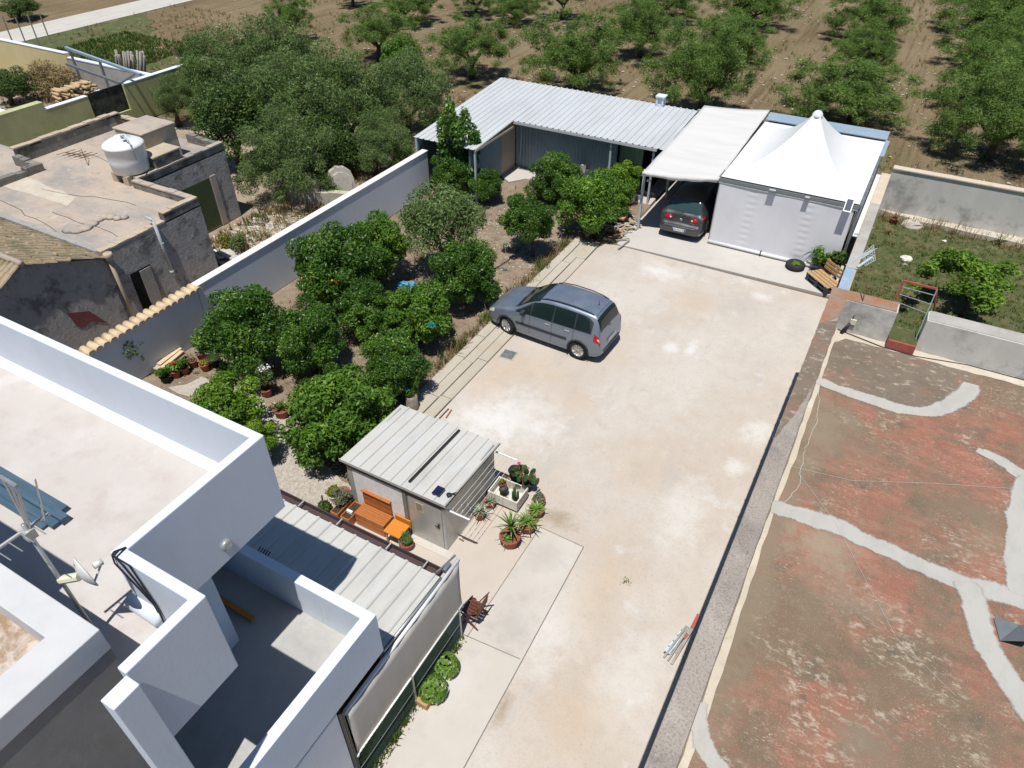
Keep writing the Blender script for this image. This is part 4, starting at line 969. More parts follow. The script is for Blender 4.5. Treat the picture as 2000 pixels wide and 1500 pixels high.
# =================================================================== WHITE TENSIONED TENT
tent = thing('tensile_tent', 'white peaked membrane tent with grey-white side curtains', 'tent', (-3.05, 28.9, 0))
tx0, tx1, ty0, ty1, tz = -5.48, -.66, 25.62, 32.2, 2.68
cx_, cy_ = -3.06, 28.45
q = MB(); n = 44; rings = 26; vs = []
def edge_pt(u):
    """walk round the square, u in 0..4"""
    k = int(u) % 4; t = u - int(u)
    c_ = [(tx0, ty0), (tx1, ty0), (tx1, ty1), (tx0, ty1)]
    a, b2 = c_[k], c_[(k + 1) % 4]; return Vector((a[0] + (b2[0] - a[0]) * t, a[1] + (b2[1] - a[1]) * t, 0))
na = 4 * n
for k in range(rings + 1):
    t = k / rings
    for i in range(na):
        e = edge_pt(i / n); ang = 2 * math.pi * i / na
        d = e - Vector((cx_, cy_, 0)); dd = d.normalized() * .17
        p = Vector((cx_, cy_, 0)) + dd.lerp(d, t)
        f = i / n - int(i / n)
        corner = abs(f - .5) * 2
        h = 1.78 * ((1 - t) ** 2.7 * .60 + (1 - t) ** 1.3 * .40 * (.92 + .16 * corner ** 2))
        sag = -.03 * math.sin(math.pi * t) * (1 - corner)
        vs.append((p.x, p.y, tz + h + sag))
fs = [(k * na + i, (k + 1) * na + i, (k + 1) * na + (i + 1) % na, k * na + (i + 1) % na) for k in range(rings) for i in range(na)]
q.smooth().add(vs, fs); q.build('canopy', M['pvc'], tent)
q = MB().smooth(); q.lathe([(.20, 0), (.19, .05), (.17, .12), (.11, .19), (.04, .22)], (cx_, cy_, tz + 1.74), 20); q.build('cap', M['pvc'], tent)
q = MB()
q.box(tx0 - .05, ty0 - .09, tz - .15, tx1 + .02, ty0 - .005, tz - .04); q.box(tx1 + .005, ty0 + .0, tz - .14, tx1 + .09, ty1, tz - .03)
q.box(tx0 - .07, ty0, tz - .12, tx0 - .008, ty1, tz - .02); q.box(tx0, ty1 + .006, tz - .14, tx1 + .08, ty1 + .08, tz - .04)
q.build('frame', M['steel'], tent)
q = MB(); q.box(tx0 - .02, ty0 - .135, tz - .20, tx1, ty0 - .095, tz - .165); q.build('curtain_rail', M['steel_lt'], tent)
for (x, y) in ((tx0 + .02, ty0 + .06), (tx1 + .02, ty0 + .08), (tx1 + .02, ty1 - .1), (tx0, ty1 - .1)):
    MB().box(x - .05, y - .05, .05, x + .05, y + .05, tz - .15).build('post', M['steel'], tent)
for k in range(9):
    y = ty0 + .5 + k * .72; MB().box(tx1 + .02, y, tz - .028, tx1 + .075, y + .06, tz + .01).build('tension_clamp', M['steel_lt'], tent)
# front curtain, slightly puckered along two welded seams
q = MB(); nx, nz = 90, 40; vs = []
def edge_left(z): return tx0 + .03
for k in range(nz + 1):
    z = .14 + (tz - .19 - .14) * k / nz
    for i in range(nx + 1):
        f = i / nx; x = tx0 + .03 + (tx1 - .12 - tx0) * f
        w = 0
        for s_ in (.27, .70):
            w += .007 * math.exp(-((f - s_) / .035) ** 2) * math.sin(z * 26 + s_ * 9)
        w += .010 * math.sin(f * 9 + z) * math.sin(z * 2.1)
        vs.append((x, ty0 - .115 - .04 * (1 - k / nz) + w, z))
q.smooth().add(vs, [(k * (nx + 1) + i, k * (nx + 1) + i + 1, (k + 1) * (nx + 1) + i + 1, (k + 1) * (nx + 1) + i) for k in range(nz) for i in range(nx)])
o = q.build('front_curtain', M['curtain'], tent); s = o.modifiers.new('thick', 'SOLIDIFY'); s.thickness = .004
q = MB().smooth(); q.tube([(tx0 + .01, ty0 - .19, .14), (tx1 - .1, ty0 - .19, .14)], .065, 14); q.build('curtain_roll', M['curtain'], tent)
q = MB(); q.box(-3.45, ty0 - .265, .05, -3.41, ty0 - .12, .24); q.build('strap', M['black'], tent)
q = MB(); q.box(tx0 - .03, ty0 + .12, .1, tx0 - .01, ty1, tz - .15); q.box(tx1 + .03, ty0 + .15, .1, tx1 + .05, ty1, tz - .15); q.box(tx0, ty1 - .02, .1, tx1, ty1, tz - .15); q.build('side_curtain', M['curtain'], tent)
q = MB(); q.box(-5.55, 32.33, 2.70, -.62, 33.35, 2.74); q.box(-.66, 30.5, 2.66, -.50, 32.32, 2.70); q.build('blue_flashing', M['blue_flash'], tent)
q = MB(); q.box(-5.5, 33.2, 0, -.7, 33.3, 2.7); q.build('rear_wall', M['old_wall'], tent)
q = MB(); q.box(tx1 + .10, ty0 + .1, 1.45, -.62 + .22, ty1 - .4, 1.49); q.build('side_ledge', M['white'], tent)
# lamps hanging on the tent
for (px, lab) in ((1513, 'square floodlight on the tent beam near the carport'), (1581, 'small floodlight on the middle of the tent beam')):
    p = at(px, 366 if px < 1550 else 379, tz - .05)
    s_ = .13 if px < 1550 else .09
    fl = thing('floodlight', lab, 'floodlight', (p.x, ty0 - .14, tz))
    q = MB(); q.box(p.x - s_, ty0 - .30, tz - .08, p.x + s_, ty0 - .14, tz - .02); q.build('body', M['steel'], fl)
    q = MB(); q.box(p.x - s_ + .02, ty0 - .29, tz - .019, p.x + s_ - .02, ty0 - .17, tz - .012); q.build('lens', M['lampglass'], fl)
p = at(1662, 392, tz)
sp_ = thing('solar_module', 'white framed solar panel tilted at the tent corner', 'solar panel', (p.x, ty0 - .25, tz))
Mp = Matrix.Translation((p.x, ty0 - .28, tz + .02)) @ Euler((R(48), 0, 0)).to_matrix().to_4x4()
q = MB(); q.box(-.13, -.24, -.012, .13, .24, .012, Mp); q.build('frame', M['rail_white'], sp_)
q = MB(); q.box(-.10, -.20, .013, .10, .20, .017, Mp); q.build('cells', M['pv'], sp_)
q = MB(); q.beam((p.x + .05, ty0 - .28, tz - .02), (p.x + .12, ty0 - .08, tz - .1), .03, .03); q.build('bracket', M['black'], sp_)

# =================================================================== LEFT GARDEN WALL
gw2 = thing('garden_wall', 'long white rendered garden wall, its near end topped with curved tiles', 'wall', (-17.8, 16, 0))
q = MB(); q.box(-17.92, 11.72, 0, -17.68, 24.25, 1.76); q.build('wall', M['white'], gw2)  # cool white puts the bluish shade of this face into its colour
q = MB(); q.box(-17.95, 11.73, 1.762, -17.66, 24.28, 1.81); o = q.build('coping', M['warm_white'], gw2); bevel(o, .012, 2)
q = MB(); q.box(-17.92, 3, 0, -17.72, 11.71, 1.66); q.build('tiled_wall', M['white'], gw2)
q = MB(); y = 3.0; r = random.Random(1)
k = 0
while y < 11.6:
    vs = []; sg_ = 7
    for (x, rr, zc) in ((-17.60, .118, 1.675), (-18.02, .105, 1.70)):
        for rad in (rr, rr - .018):
            for i in range(sg_ + 1):
                a = math.pi * i / sg_
                vs.append((x + r.uniform(-.012, .012), y + .115 - math.cos(a) * rad, zc + math.sin(a) * rad * .85 + (0 if k % 2 else .008)))
    m1 = sg_ + 1
    fs = []
    for i in range(sg_):
        fs += [(i, i + 1, 2 * m1 + i + 1, 2 * m1 + i), (m1 + i + 1, m1 + i, 3 * m1 + i, 3 * m1 + i + 1), (i + 1, i, m1 + i, m1 + i + 1), (2 * m1 + i, 2 * m1 + i + 1, 3 * m1 + i + 1, 3 * m1 + i)]
    q.smooth().add(vs, fs); y += .232; k += 1
q.build('coping_tiles', M['tile_cream'], gw2)

# =================================================================== OLD STONE HOUSE
old = thing('old_stone_house', 'derelict stone house with flat cracked roofs and a tiled gable', 'house', (-24, 12, 0))
ZO = 2.80
q = MB()
q.box(-34, 10.62, 0, -20.15, 14.44, ZO - .004); q.box(-29.0, 14.441, 0, -23.2, 18.4, ZO - .006)
q.build('wall', M['old_wall'], old)
q = MB(); q.box(-34, 10.8, ZO - .002, -20.35, 14.3, ZO); q.box(-28.9, 14.30, ZO - .002, -23.4, 18.2, ZO - .0005); q.build('flat_roof', M['old_roof'], old)
q = MB()
def wall_run(mb, a, b2, t, z0, z1, seed, step=.45, rag=.05):
    r = random.Random(seed); a, b2 = Vector((*a, 0)), Vector((*b2, 0)); L_ = (b2 - a).length; d = (b2 - a) / L_; n = Vector((-d.y, d.x, 0)) * t
    s = 0
    while s < L_ - .01:
        e = min(L_, s + step * r.uniform(.7, 1.3)); p, q2 = a + d * s, a + d * (e - .004)
        mb.prism([(p.x, p.y), (q2.x, q2.y), (q2.x + n.x, q2.y + n.y), (p.x + n.x, p.y + n.y)], z0, z1 + r.uniform(-rag, rag)); s = e
def _pr():
    global q
    q.build('parapet', M['old_parapet'], old); q = MB()
wall_run(q, (-20.15, 13.0), (-20.15, 14.44), .22, ZO - .05, 3.06, 1, rag=.01); _pr()
wall_run(q, (-20.37, 14.44), (-23.2, 14.44), .2, ZO - .05, 3.05, 2, rag=.02); _pr()
wall_run(q, (-23.2, 14.45), (-23.2, 18.4), .2, ZO - .05, 3.05, 3, rag=.01); _pr()
wall_run(q, (-23.4, 18.4), (-25.0, 18.4), .2, ZO - .05, 3.1, 4); _pr(); wall_run(q, (-25.8, 18.4), (-29.0, 18.4), .2, ZO - .05, 3.12, 5, rag=.06); _pr()
wall_run(q, (-28.78, 13.7), (-28.78, 18.2), .25, ZO - .05, 3.3, 6, rag=.08); _pr()
wall_run(q, (-27.4, 10.7), (-27.4, 13.7), .28, ZO - .05, 3.05, 7, rag=.06); _pr()
wall_run(q, (-28.8, 13.45), (-27.4, 13.45), .25, ZO - .05, 3.1, 8, rag=.05)
q.build('parapet', M['old_parapet'], old)
q = MB()
for k, (a, b2, t_, z_) in enumerate((((-20.14, 10.62), (-20.14, 13.0), .24, ZO), ((-20.14, 13.02), (-20.14, 14.42), .24, 3.06), ((-20.43, 14.46), (-23.2, 14.46), .24, 3.06), ((-23.18, 14.47), (-23.18, 18.42), .24, 3.05), ((-25.7, 18.42), (-29.0, 18.42), .26, 3.15), ((-28.76, 13.6), (-28.76, 18.15), .28, 3.36))):
    q = MB(); wall_run(q, a, b2, t_, z_ - .02, z_ + .035, 40 + k, .35, .018); o = q.build('coping', M['stone'] if k in (0, 1, 4, 5) else M['old_roof'], old)
# gable part
gx = -20.12
q = MB()
q.add([(gx, 10.62, 0), (gx, 10.62, 2.62), (gx, 8.36, 3.55), (gx, 5.6, 2.35), (gx, 5.6, 0)], [(4, 3, 2, 1, 0)][::-1])
q.f[-1] = list(reversed(q.f[-1])); q.build('gable_wall', M['old_wall'], old)
def tile_roof(y0, z0, y1, z1, x0, x1, name):
    mb = MB(); prof = []; pitch = .22; x = x0
    while x < x1:
        for i in range(5):
            a = math.pi * i / 4; prof.append((x + .07 - math.cos(a) * .075, .055 * math.sin(a)))
        x += pitch
    rows = 7; vs = []; k = len(prof)
    for j_ in range(rows):
        for (f, dz) in ((j_ / rows, .03), ((j_ + 1) / rows, 0.0)):
            for pi_, (px, pz) in enumerate(prof):
                rt_ = random.Random(j_ * 977 + pi_ // 5); vs.append((px + rt_.uniform(-.03, .03), y0 + (y1 - y0) * f + rt_.uniform(-.05, .05), z0 + (z1 - z0) * f + pz + dz + rt_.uniform(-.02, .025)))
    for j_ in range(2 * rows - 1):
        mb.add([], [])
    mb.add(vs, [(j_ * k + i, j_ * k + i + 1, (j_ + 1) * k + i + 1, (j_ + 1) * k + i) for j_ in range(2 * rows - 1) for i in range(k - 1)])
    return mb.build(name, M['old_tile'], old)
tile_roof(8.30, 3.58, 10.62, 2.66, -34, gx + .12, 'tiled_roof')
tile_roof(8.42, 3.58, 5.6, 2.36, -34, gx + .12, 'tiled_roof')
q = MB(); q.smooth().tube([(-34, 8.36, 3.62), (gx + .14, 8.36, 3.62)], .09, 10); q.build('ridge', M['old_roof'], old)
q = MB(); q.prism([(gx + .004, 6.9)] * 0 + [(0, 0), (.62, -.28), (1.0, -.95), (.55, -.62), (.30, -.7), (.1, -.55)], 0, .012, Matrix.Translation((gx - .002, 8.95, 1.62)) @ Matrix(((0, 0, 1, 0), (1, 0, 0, 0), (0, 1, 0, 0), (0, 0, 0, 1))))
q.build('bare_patch', M['pink_render'], old)
q = MB(); q.box(-20.16, 11.22, 0, -20.135, 11.98, 1.75); dv = q.build('door', M['dark'], old)
q = MB(); q.box(-20.133, 11.55, .02, -20.11, 11.96, 1.70); q.build('leaf', M['grey_wood'], dv)
q = MB(); q.box(-23.22, 14.75, .05, -23.185, 17.35, 2.02); q.build('roller_door', M['green_door'], old)
q = MB(); q.prism(rough_poly([(-23.22, 17.40), (-23.22, 17.66), (-23.165, 17.66), (-23.165, 17.40)], .008, .08, 2), 0, 2.05); q.build('quoin', M['old_roof'], old)
q = MB().smooth(); q.tube([(-20.05, 10.72, 2.72), (-20.02, 10.74, 1.6), (-20.02, 10.78, 0)], .06, 10); q.lathe([(.06, 0), (.13, .12), (.14, .24), (.12, .25)], (-20.0, 10.72, 2.55), 14); q.build('downpipe', M['stone'], old)
q = MB().smooth()
q.tube([(-20.38, 12.55, 3.10), (-20.05, 12.55, 3.08)], .05, 10); a_ = Vector((-20.06, 12.55, 3.06)); 
q.tube([(-20.08, 12.56, 3.10), (-20.07, 12.6, 1.2)], .05, 10); q.tube([(-20.07, 12.6, 2.2), (-20.07, 12.6, 2.26)], .06, 10); q.tube([(-20.07, 12.6, 1.22), (-20.07, 12.6, 1.12)], .065, 10)
q.build('drain_pipe', M['pipe'], old)
cr = MB(); rr_ = random.Random(4)
for (a, b2) in (((-24, 11.7), (-20.6, 11.6)), ((-26, 12.6), (-22, 13.4)), ((-27, 11.4), (-22.6, 10.9)), ((-28, 15.5), (-24, 15.2))):
    P = [(a[0] + (b2[0] - a[0]) * k / 9, a[1] + (b2[1] - a[1]) * k / 9 + rr_.uniform(-.08, .08), ZO + .004) for k in range(10)]
    cr.tube(P, .010, 4)
cr.build('roof_crack', M['black'], old)
ps = MB(); pz = [at(*c_, ZO) for c_ in ((0, 362), (52, 345), (150, 386), (134, 402))]; ps.flat(rough_poly([(c_.x, c_.y) for c_ in pz], .05, .4, 3), ZO + .006); ps.build('pale_patch', M['cream_edge'], old)
md = MB().smooth()
for k in range(9):
    c_ = at(140 + k * 13, 448 - k * 3.5 + 6 * math.sin(k), ZO); rad = .30 - .02 * k
    md.lathe([(rad, .0), (rad * .7, .07), (rad * .2, .10)], (c_.x, c_.y, ZO + .001 + .0007 * k), 9)
md.build('mortar_ridge', M['old_roof'], old)
# stone blocks and tank on that roof
def boxthing(name, label, cat, b_, mat, cap=None):
    t = thing(name, label, cat, ((b_[0] + b_[3]) / 2, (b_[1] + b_[4]) / 2, b_[2]))
    q = MB().box(*b_); o = q.build('body', M[mat], t); bevel(o, .02, 1)
    q = MB().box(b_[0] - .04, b_[1] - .04, b_[5] + .002, b_[3] + .04, b_[4] + .04, b_[5] + .07); o = q.build('slab', M[cap or 'old_roof'], t); bevel(o, .015, 1)
    return t
boxthing('stone_cistern', 'tall tan stone cistern on the old roof behind the white tank', 'cistern', (-25.6, 15.75, ZO, -24.1, 17.2, 4.0), 'stone')
boxthing('low_cistern', 'low grey stone block on the old roof next to the tall cistern', 'block', (-24.05, 15.35, ZO, -23.25, 16.5, 3.45), 'old_parapet', 'stone')
tk = thing('water_tank', 'white plastic water tank on stone blocks on the old roof', 'water tank', (-24.55, 14.25, ZO))
tc = at(246, 336, ZO + .33); tc = (tc.x, tc.y + .25)
q = MB().smooth(); q.lathe([(.56, 0), (.62, .02), (.65, .45), (.66, .86), (.695, .89), (.695, .95), (.64, 1.0), (.42, 1.12), (.23, 1.18), (.22, 1.22), (.0, 1.24)], (tc[0], tc[1], ZO + .33), 32); q.build('shell', M['tank'], tk)
q = MB().smooth(); q.tube([(tc[0] + .35, tc[1] - .15, ZO + 1.66), (tc[0] + .62, tc[1] - .15, ZO + 1.55), (tc[0] + .76, tc[1] - .18, ZO + .9)], .025, 8); q.smooth(False).box(tc[0] + .3, tc[1] - .2, ZO + 1.57, tc[0] + .4, tc[1] - .1, ZO + 1.68); q.build('float_valve', M['pipe'], tk)
for (dx, dy) in ((-.35, -.35), (.3, -.4), (.35, .35), (-.3, .35)):
    MB().box(tc[0] + dx - .14, tc[1] + dy - .16, ZO + .003, tc[0] + dx + .14, tc[1] + dy + .16, ZO + .329).build('support_block', M['stone'], tk)
oa = thing('fallen_aerial', 'old aerial lying on the derelict roof', 'antenna', (-27, 14.3, ZO))
q = MB(); a_, b_ = at(128, 298, ZO + .1), at(172, 305, ZO + .1)
q.tube([a_, b_], .02, 6)
for k in range(5):
    s_ = a_.lerp(b_, k / 4); q.tube([s_ + Vector((-.1, -.3, 0)), s_ + Vector((.1, .35, .02))], .012, 5)
q.tube([at(158, 290, ZO + .5), at(172, 322, ZO + .03)], .014, 5); q.build('elements', M['rust_iron'], oa)

# =================================================================== FAR LEFT PLOTS
gwl = thing('mossy_wall', 'long green mossy wall behind the derelict house', 'wall', (-36.4, 20, 0))
q = MB(); q.box(-36.55, 19.3, 0, -36.25, 21.55, 1.93); q.box(-36.55, 23.62, 0, -36.25, 27.6, 1.95); q.box(-36.55, 21.552, 0, -36.25, 23.618, .72); q.box(-36.7, 10, 0, -36.25, 19.298, 2.3); q.build('wall', M['olive_wall'], gwl)
q = MB(); q.box(-36.57, 19.31, 1.932, -36.24, 21.55, 1.97); q.box(-36.57, 23.62, 1.952, -36.24, 27.6, 1.99); q.build('coping', M['white'], gwl)
nb = thing('net_gate', 'dark framed netting panel closing a gap in the mossy wall', 'gate', (-36.4, 22.6, 0))
fr = MB()
for (a_, b_) in (((-36.4, 21.58, .75), (-36.4, 21.58, 1.98)), ((-36.4, 23.59, .75), (-36.4, 23.59, 1.98)), ((-36.4, 21.55, .76), (-36.4, 23.6, .76)), ((-36.4, 21.55, 1.97), (-36.4, 23.6, 1.97))): fr.beam(a_, b_, .07, .07)
fr.build('frame', M['black'], nb); MB().box(-36.41, 21.62, .8, -36.39, 23.55, 1.94).build('net', M['grey_net'], nb)
yw = thing('yellow_wall', 'pale yellow boundary wall beside the gravel road', 'wall', (-46, 26, 0))
q = MB(); q.box(-60, 25.85, 0, -44.2, 26.1, 1.95); q.build('wall', M['yellow_wall'], yw)
q = MB(); q.box(-44.195, 25.9, 0, -36.6, 26.12, 1.7); q.build('grey_wall', M['concrete'], yw)
q = MB(); q.box(-60, 25.83, 1.952, -44.2, 26.12, 1.99); q.box(-44.195, 25.88, 1.702, -36.57, 26.15, 1.76); q.build('coping', M['white'], yw)
q = MB(); q.box(-60, 17.9, 0, -36.72, 18.15, 2.0); q.box(-60, 17.87, 2.002, -36.7, 18.18, 2.05); o = q.build('white_wall', M['white']); tag(o, 'white wall meeting the mossy wall at the left edge', 'wall')
q = MB(); q.box(-41.8, 25.0, 0, -36.62, 25.2, .6); q.box(-41.8, 23.5, 0, -36.7, 25.0, .02); o = q.build('low_yard_wall', M['white']); tag(o, 'low white wall inside the plot behind the netting gate', 'wall')
fm = thing('steel_frame', 'blue-grey steel frame of an unfinished roof beyond the mossy wall', 'frame', (-40, 25, 0))
def bar(name, a, b2, w_=.1): MB().beam(a, b2, w_, w_).build(name, M['steel'] if name != 'top_beam' else M['blue_flash'], fm)
A_, B_ = at(128, 93, 2.6), at(275, 146, 2.6)
bar('top_beam', A_, B_, .13); A2, B2 = at(130, 125, 1.9), at(236, 163, 2.0)
bar('lower_beam', A2, B2, .12)
for px in (136, 197):
    s_ = (px - 128) / (275 - 128); p = A_.lerp(B_, s_); bar('post', (p.x, p.y, 0.02), (p.x, p.y, p.z))
bar('brace', A_.lerp(B_, .95), B2, .08)
pls = thing('pole_stack', 'grey timber poles leaning together beyond the steel frame', 'poles', (-41, 25.4, 0))
r = random.Random(6)
for k in range(13):
    b_ = at(236 + k * 4.0, 160 + k * .3, 0.1); t_ = at(223 + k * 5 + r.uniform(-5, 5), 104 + r.uniform(-7, 7), 1.9)
    MB().smooth().tube([b_, t_], .055 + r.random() * .03, 7).build('pole', M['grey_wood'], pls)
lg = thing('log_pile', 'pile of pale cut logs by the netting gate', 'log pile', (-39, 23.2, 0))
for k in range(98):
    row, c_ = divmod(k, 9)
    p = Vector((-38.4 + r.uniform(-.15, .15) - .05 * row, 21.3 + c_ * .24 + r.uniform(-.05, .05) + .03 * row, .1 + .17 * row + r.uniform(-.03, .03)))
    q = MB().smooth(); a = r.uniform(-.3, .3); v = Vector((math.cos(a), math.sin(a), r.uniform(-.1, .1))) * .38
    q.tube([p - v, p + v], r.uniform(.07, .11), 8); q.build('log', M['log'], lg)
for k, (px, py) in enumerate(((28, 55 + 35), (54, 93), (77, 88), (99, 83))):
    b_ = at(px, py, 0); q = MB(); q.tube([b_, b_ + Vector((0, 0, 1.9))], .05, 6)
    o = q.build('fence_post', M['grey_wood']); tag(o, ['fence post farthest left beside the gravel road', 'second leaning post from the left along the gravel road', 'third post from the left along the gravel road', 'last and nearest-right post along the gravel road'][k], 'post', 'posts along the gravel road')

# =================================================================== FOLIAGE
def leaf_mesh(name, blobs, n, Ln, Wd, mat, seed, spread=.20, outward=.6, upness=.3, flat_bottom=None, jitter=.35):
    """n separate leaves through the volume of the blobs (x,y,z,rx,ry,rz)"""
    g = np.random.default_rng(seed)
    B = np.array(blobs, float)
    wgt = (B[:, 3] * B[:, 5]) ** 1.0; wgt /= wgt.sum()
    bi = g.choice(len(B), n, p=wgt)
    d = g.normal(size=(n, 3)); d /= np.linalg.norm(d, axis=1)[:, None]
    rad = np.clip(1 - np.abs(g.normal(0, spread, n)), .1, 1.08) * (1 + .06 * g.normal(size=n))
    P = B[bi, :3] + d * B[bi, 3:6] * rad[:, None]
    if flat_bottom is not None:
        k = P[:, 2] > flat_bottom + .15 * g.random(n); P, d = P[k], d[k]; n = len(P)
    # leaf normal mostly facing out and up, blade direction across it
    nr = d * outward + np.array([0, 0, upness]) + g.normal(0, .55, (n, 3)); nr /= np.linalg.norm(nr, axis=1)[:, None]
    t = g.normal(size=(n, 3)) + d * .5 + np.array([0, 0, -.15]); t -= nr * (t * nr).sum(1)[:, None]; t /= np.linalg.norm(t, axis=1)[:, None] + 1e-9
    b = np.cross(nr, t)
    Ls = (Ln * (1 + jitter * (g.random(n) - .5) * 2))[:, None]; Ws = (Wd * (1 + jitter * (g.random(n) - .5) * 2))[:, None]
    v = np.empty((n, 4, 3))
    v[:, 0] = P - t * Ls * .5; v[:, 1] = P + b * Ws * .5 - nr * Ws * .12 + t * Ls * .05; v[:, 2] = P + t * Ls * .5 - nr * Ls * .10; v[:, 3] = P - b * Ws * .5 - nr * Ws * .12 + t * Ls * .05
    me = bpy.data.meshes.new(name)
    me.vertices.add(4 * n); me.vertices.foreach_set('co', v.reshape(-1))
    me.loops.add(4 * n); me.loops.foreach_set('vertex_index', np.arange(4 * n, dtype=np.int32))
    me.polygons.add(n); me.polygons.foreach_set('loop_start', np.arange(0, 4 * n, 4, dtype=np.int32))
    me.update(calc_edges=True)
    a = me.attributes.new('rnd', 'FLOAT', 'FACE'); a.data.foreach_set('value', g.random(n).astype(np.float32))
    me.materials.append(mat); me.validate()
    return me

def crown_blobs(seed, k, r0, r1, rb0, rb1, squash=.8, low=-.5):
    r = random.Random(seed); out = []
    for i in range(k):
        u = i / k; z = low + (1 - low) * ((i + .5) / k); a = i * 2.399 + r.uniform(-.4, .4)
        rr = math.sqrt(max(0, 1 - min(1, abs(z)) ** 2)); q = r.uniform(r0, r1)
        s = r.uniform(rb0, rb1)
        out.append((math.cos(a) * rr * q, math.sin(a) * rr * q, z * q * squash, s, s * r.uniform(.85, 1.15), s * r.uniform(.7, .95)))
    return out

def scaled(bl, s): return [tuple(c * s for c in b) for b in bl]

CROWN = {}
L['mid'] = leaf_mat('mid_green_leaves', (0.05, 0.11, 0.012), (0.15, 0.27, 0.025), (0.30, 0.42, 0.05), .28, .5, .3)
CROWN['citrus'] = [leaf_mesh('citrus_crown', scaled([(0, 0, -.1, .66, .66, .6)] + crown_blobs(10 + i, 34, .48, .86, .16, .32, .88, -.7), 1.2), 25000, .088, .034, L['citrus'], 20 + i, .26, .3, .3) for i in range(3)]
CROWN['lime'] = [leaf_mesh('lemon_crown', scaled([(0, 0, -.05, .55, .55, .5)] + crown_blobs(30 + i, 20, .45, .88, .18, .34, .88, -.55), 1.2), 10500, .11, .05, L['lime'], 40 + i, .22) for i in range(2)]
CROWN['mix'] = [leaf_mesh('citrus_crown_light', scaled([(0, 0, -.05, .6, .6, .5)] + crown_blobs(33 + i, 20, .5, .82, .2, .36, .86, -.6), 1.2), 14000, .105, .044, leaf_mat('mid_citrus_leaves', (0.04, 0.10, 0.012), (0.13, 0.26, 0.025), (0.26, 0.40, 0.05), .28, .5, .3), 47 + i, .2) for i in range(2)]
CROWN['olive'] = [leaf_mesh('olive_crown', scaled(crown_blobs(50 + i, 110, .2, 1.0, .09, .22, .85, -.7), 2.6), 38000, .155, .030, L['olive'], 60 + i, .6, .15, .3) for i in range(4)]
CROWN['olive_grey'] = [leaf_mesh('grey_olive_crown', scaled(crown_blobs(70 + i, 70, .3, .95, .12, .26, .9, -.75), 2.6), 32000, .15, .034, L['olive_grey'], 80 + i, .30, .35, .3) for i in range(3)]
CROWN['olive_small'] = [leaf_mesh('young_olive_crown', scaled(crown_blobs(90, 30, .4, .82, .2, .36, .85, -.5), 1.3), 12000, .11, .032, L['olive_grey'], 91, .25, .35, .3)]
CROWN['dark'] = [leaf_mesh('evergreen_crown', scaled([(0, 0, 0, .6, .6, .55)] + crown_blobs(95 + i, 26, .5, .85, .2, .36, .9, -.75), 2.4), 15000, .17, .075, L['carob'], 97 + i, .2) for i in range(2)]
CROWN['tall'] = [leaf_mesh('spiky_crown', scaled([(0, 0, -.2, .5, .5, .7)] + [(math.cos(a) * .45, math.sin(a) * .45, z, .18, .18, .42) for a, z in ((0, .1), (1, .45), (2, .2), (3, .6), (4, .35), (5, .05), (5.8, .5), (.4, .75), (2.5, .85), (1.4, -.3), (3.6, -.4), (5.2, -.35))], 1.2), 8000, .13, .055, L['citrus'], 99, .2)]
CROWN['fig'] = [leaf_mesh('loquat_crown', scaled(crown_blobs(101, 22, .35, 1.0, .13, .27, .75, -.35), 1.4), 5200, .13, .06, L['mid'], 103, .35, .35, .4)]

def trunk_mesh(name, h, r0, limbs, seed, spread=.6):
    r = random.Random(seed); mb = MB().smooth()
    p0 = Vector((0, 0, -.05)); fork = Vector((r.uniform(-.05, .05), r.uniform(-.05, .05), h * .45))
    mb.tube([p0, Vector((r.uniform(-.03, .03), 0, h * .2)), fork], [r0 * 1.25, r0, r0 * .85], 9)
    for i in range(limbs):
        a = 2 * math.pi * i / limbs + r.uniform(-.3, .3)
        e = Vector((math.cos(a) * spread, math.sin(a) * spread, h * r.uniform(.9, 1.15)))
        mid = fork.lerp(e, .5) + Vector((0, 0, -.06 * h))
        mb.tube([fork - Vector((0, 0, .04)), mid, e], [r0 * .6, r0 * .42, r0 * .15], 7)
        for k in range(2):
            b2 = mid.lerp(e, .4) + Vector((r.uniform(-.4, .4) * spread, r.uniform(-.4, .4) * spread, h * .3))
            mb.tube([mid.lerp(e, .2), b2], [r0 * .3, r0 * .08], 5)
    me = mb.build(name, M['bark']); d = me.data; bpy.data.objects.remove(me); return d
TRUNK = {k: trunk_mesh(k + '_trunk', *a) for k, a in dict(citrus=(1.1, .07, 5, 1, .55), olive=(1.9, .16, 5, 2, 1.3), tall=(1.6, .08, 4, 3, .4)).items()}
_tc = [0]
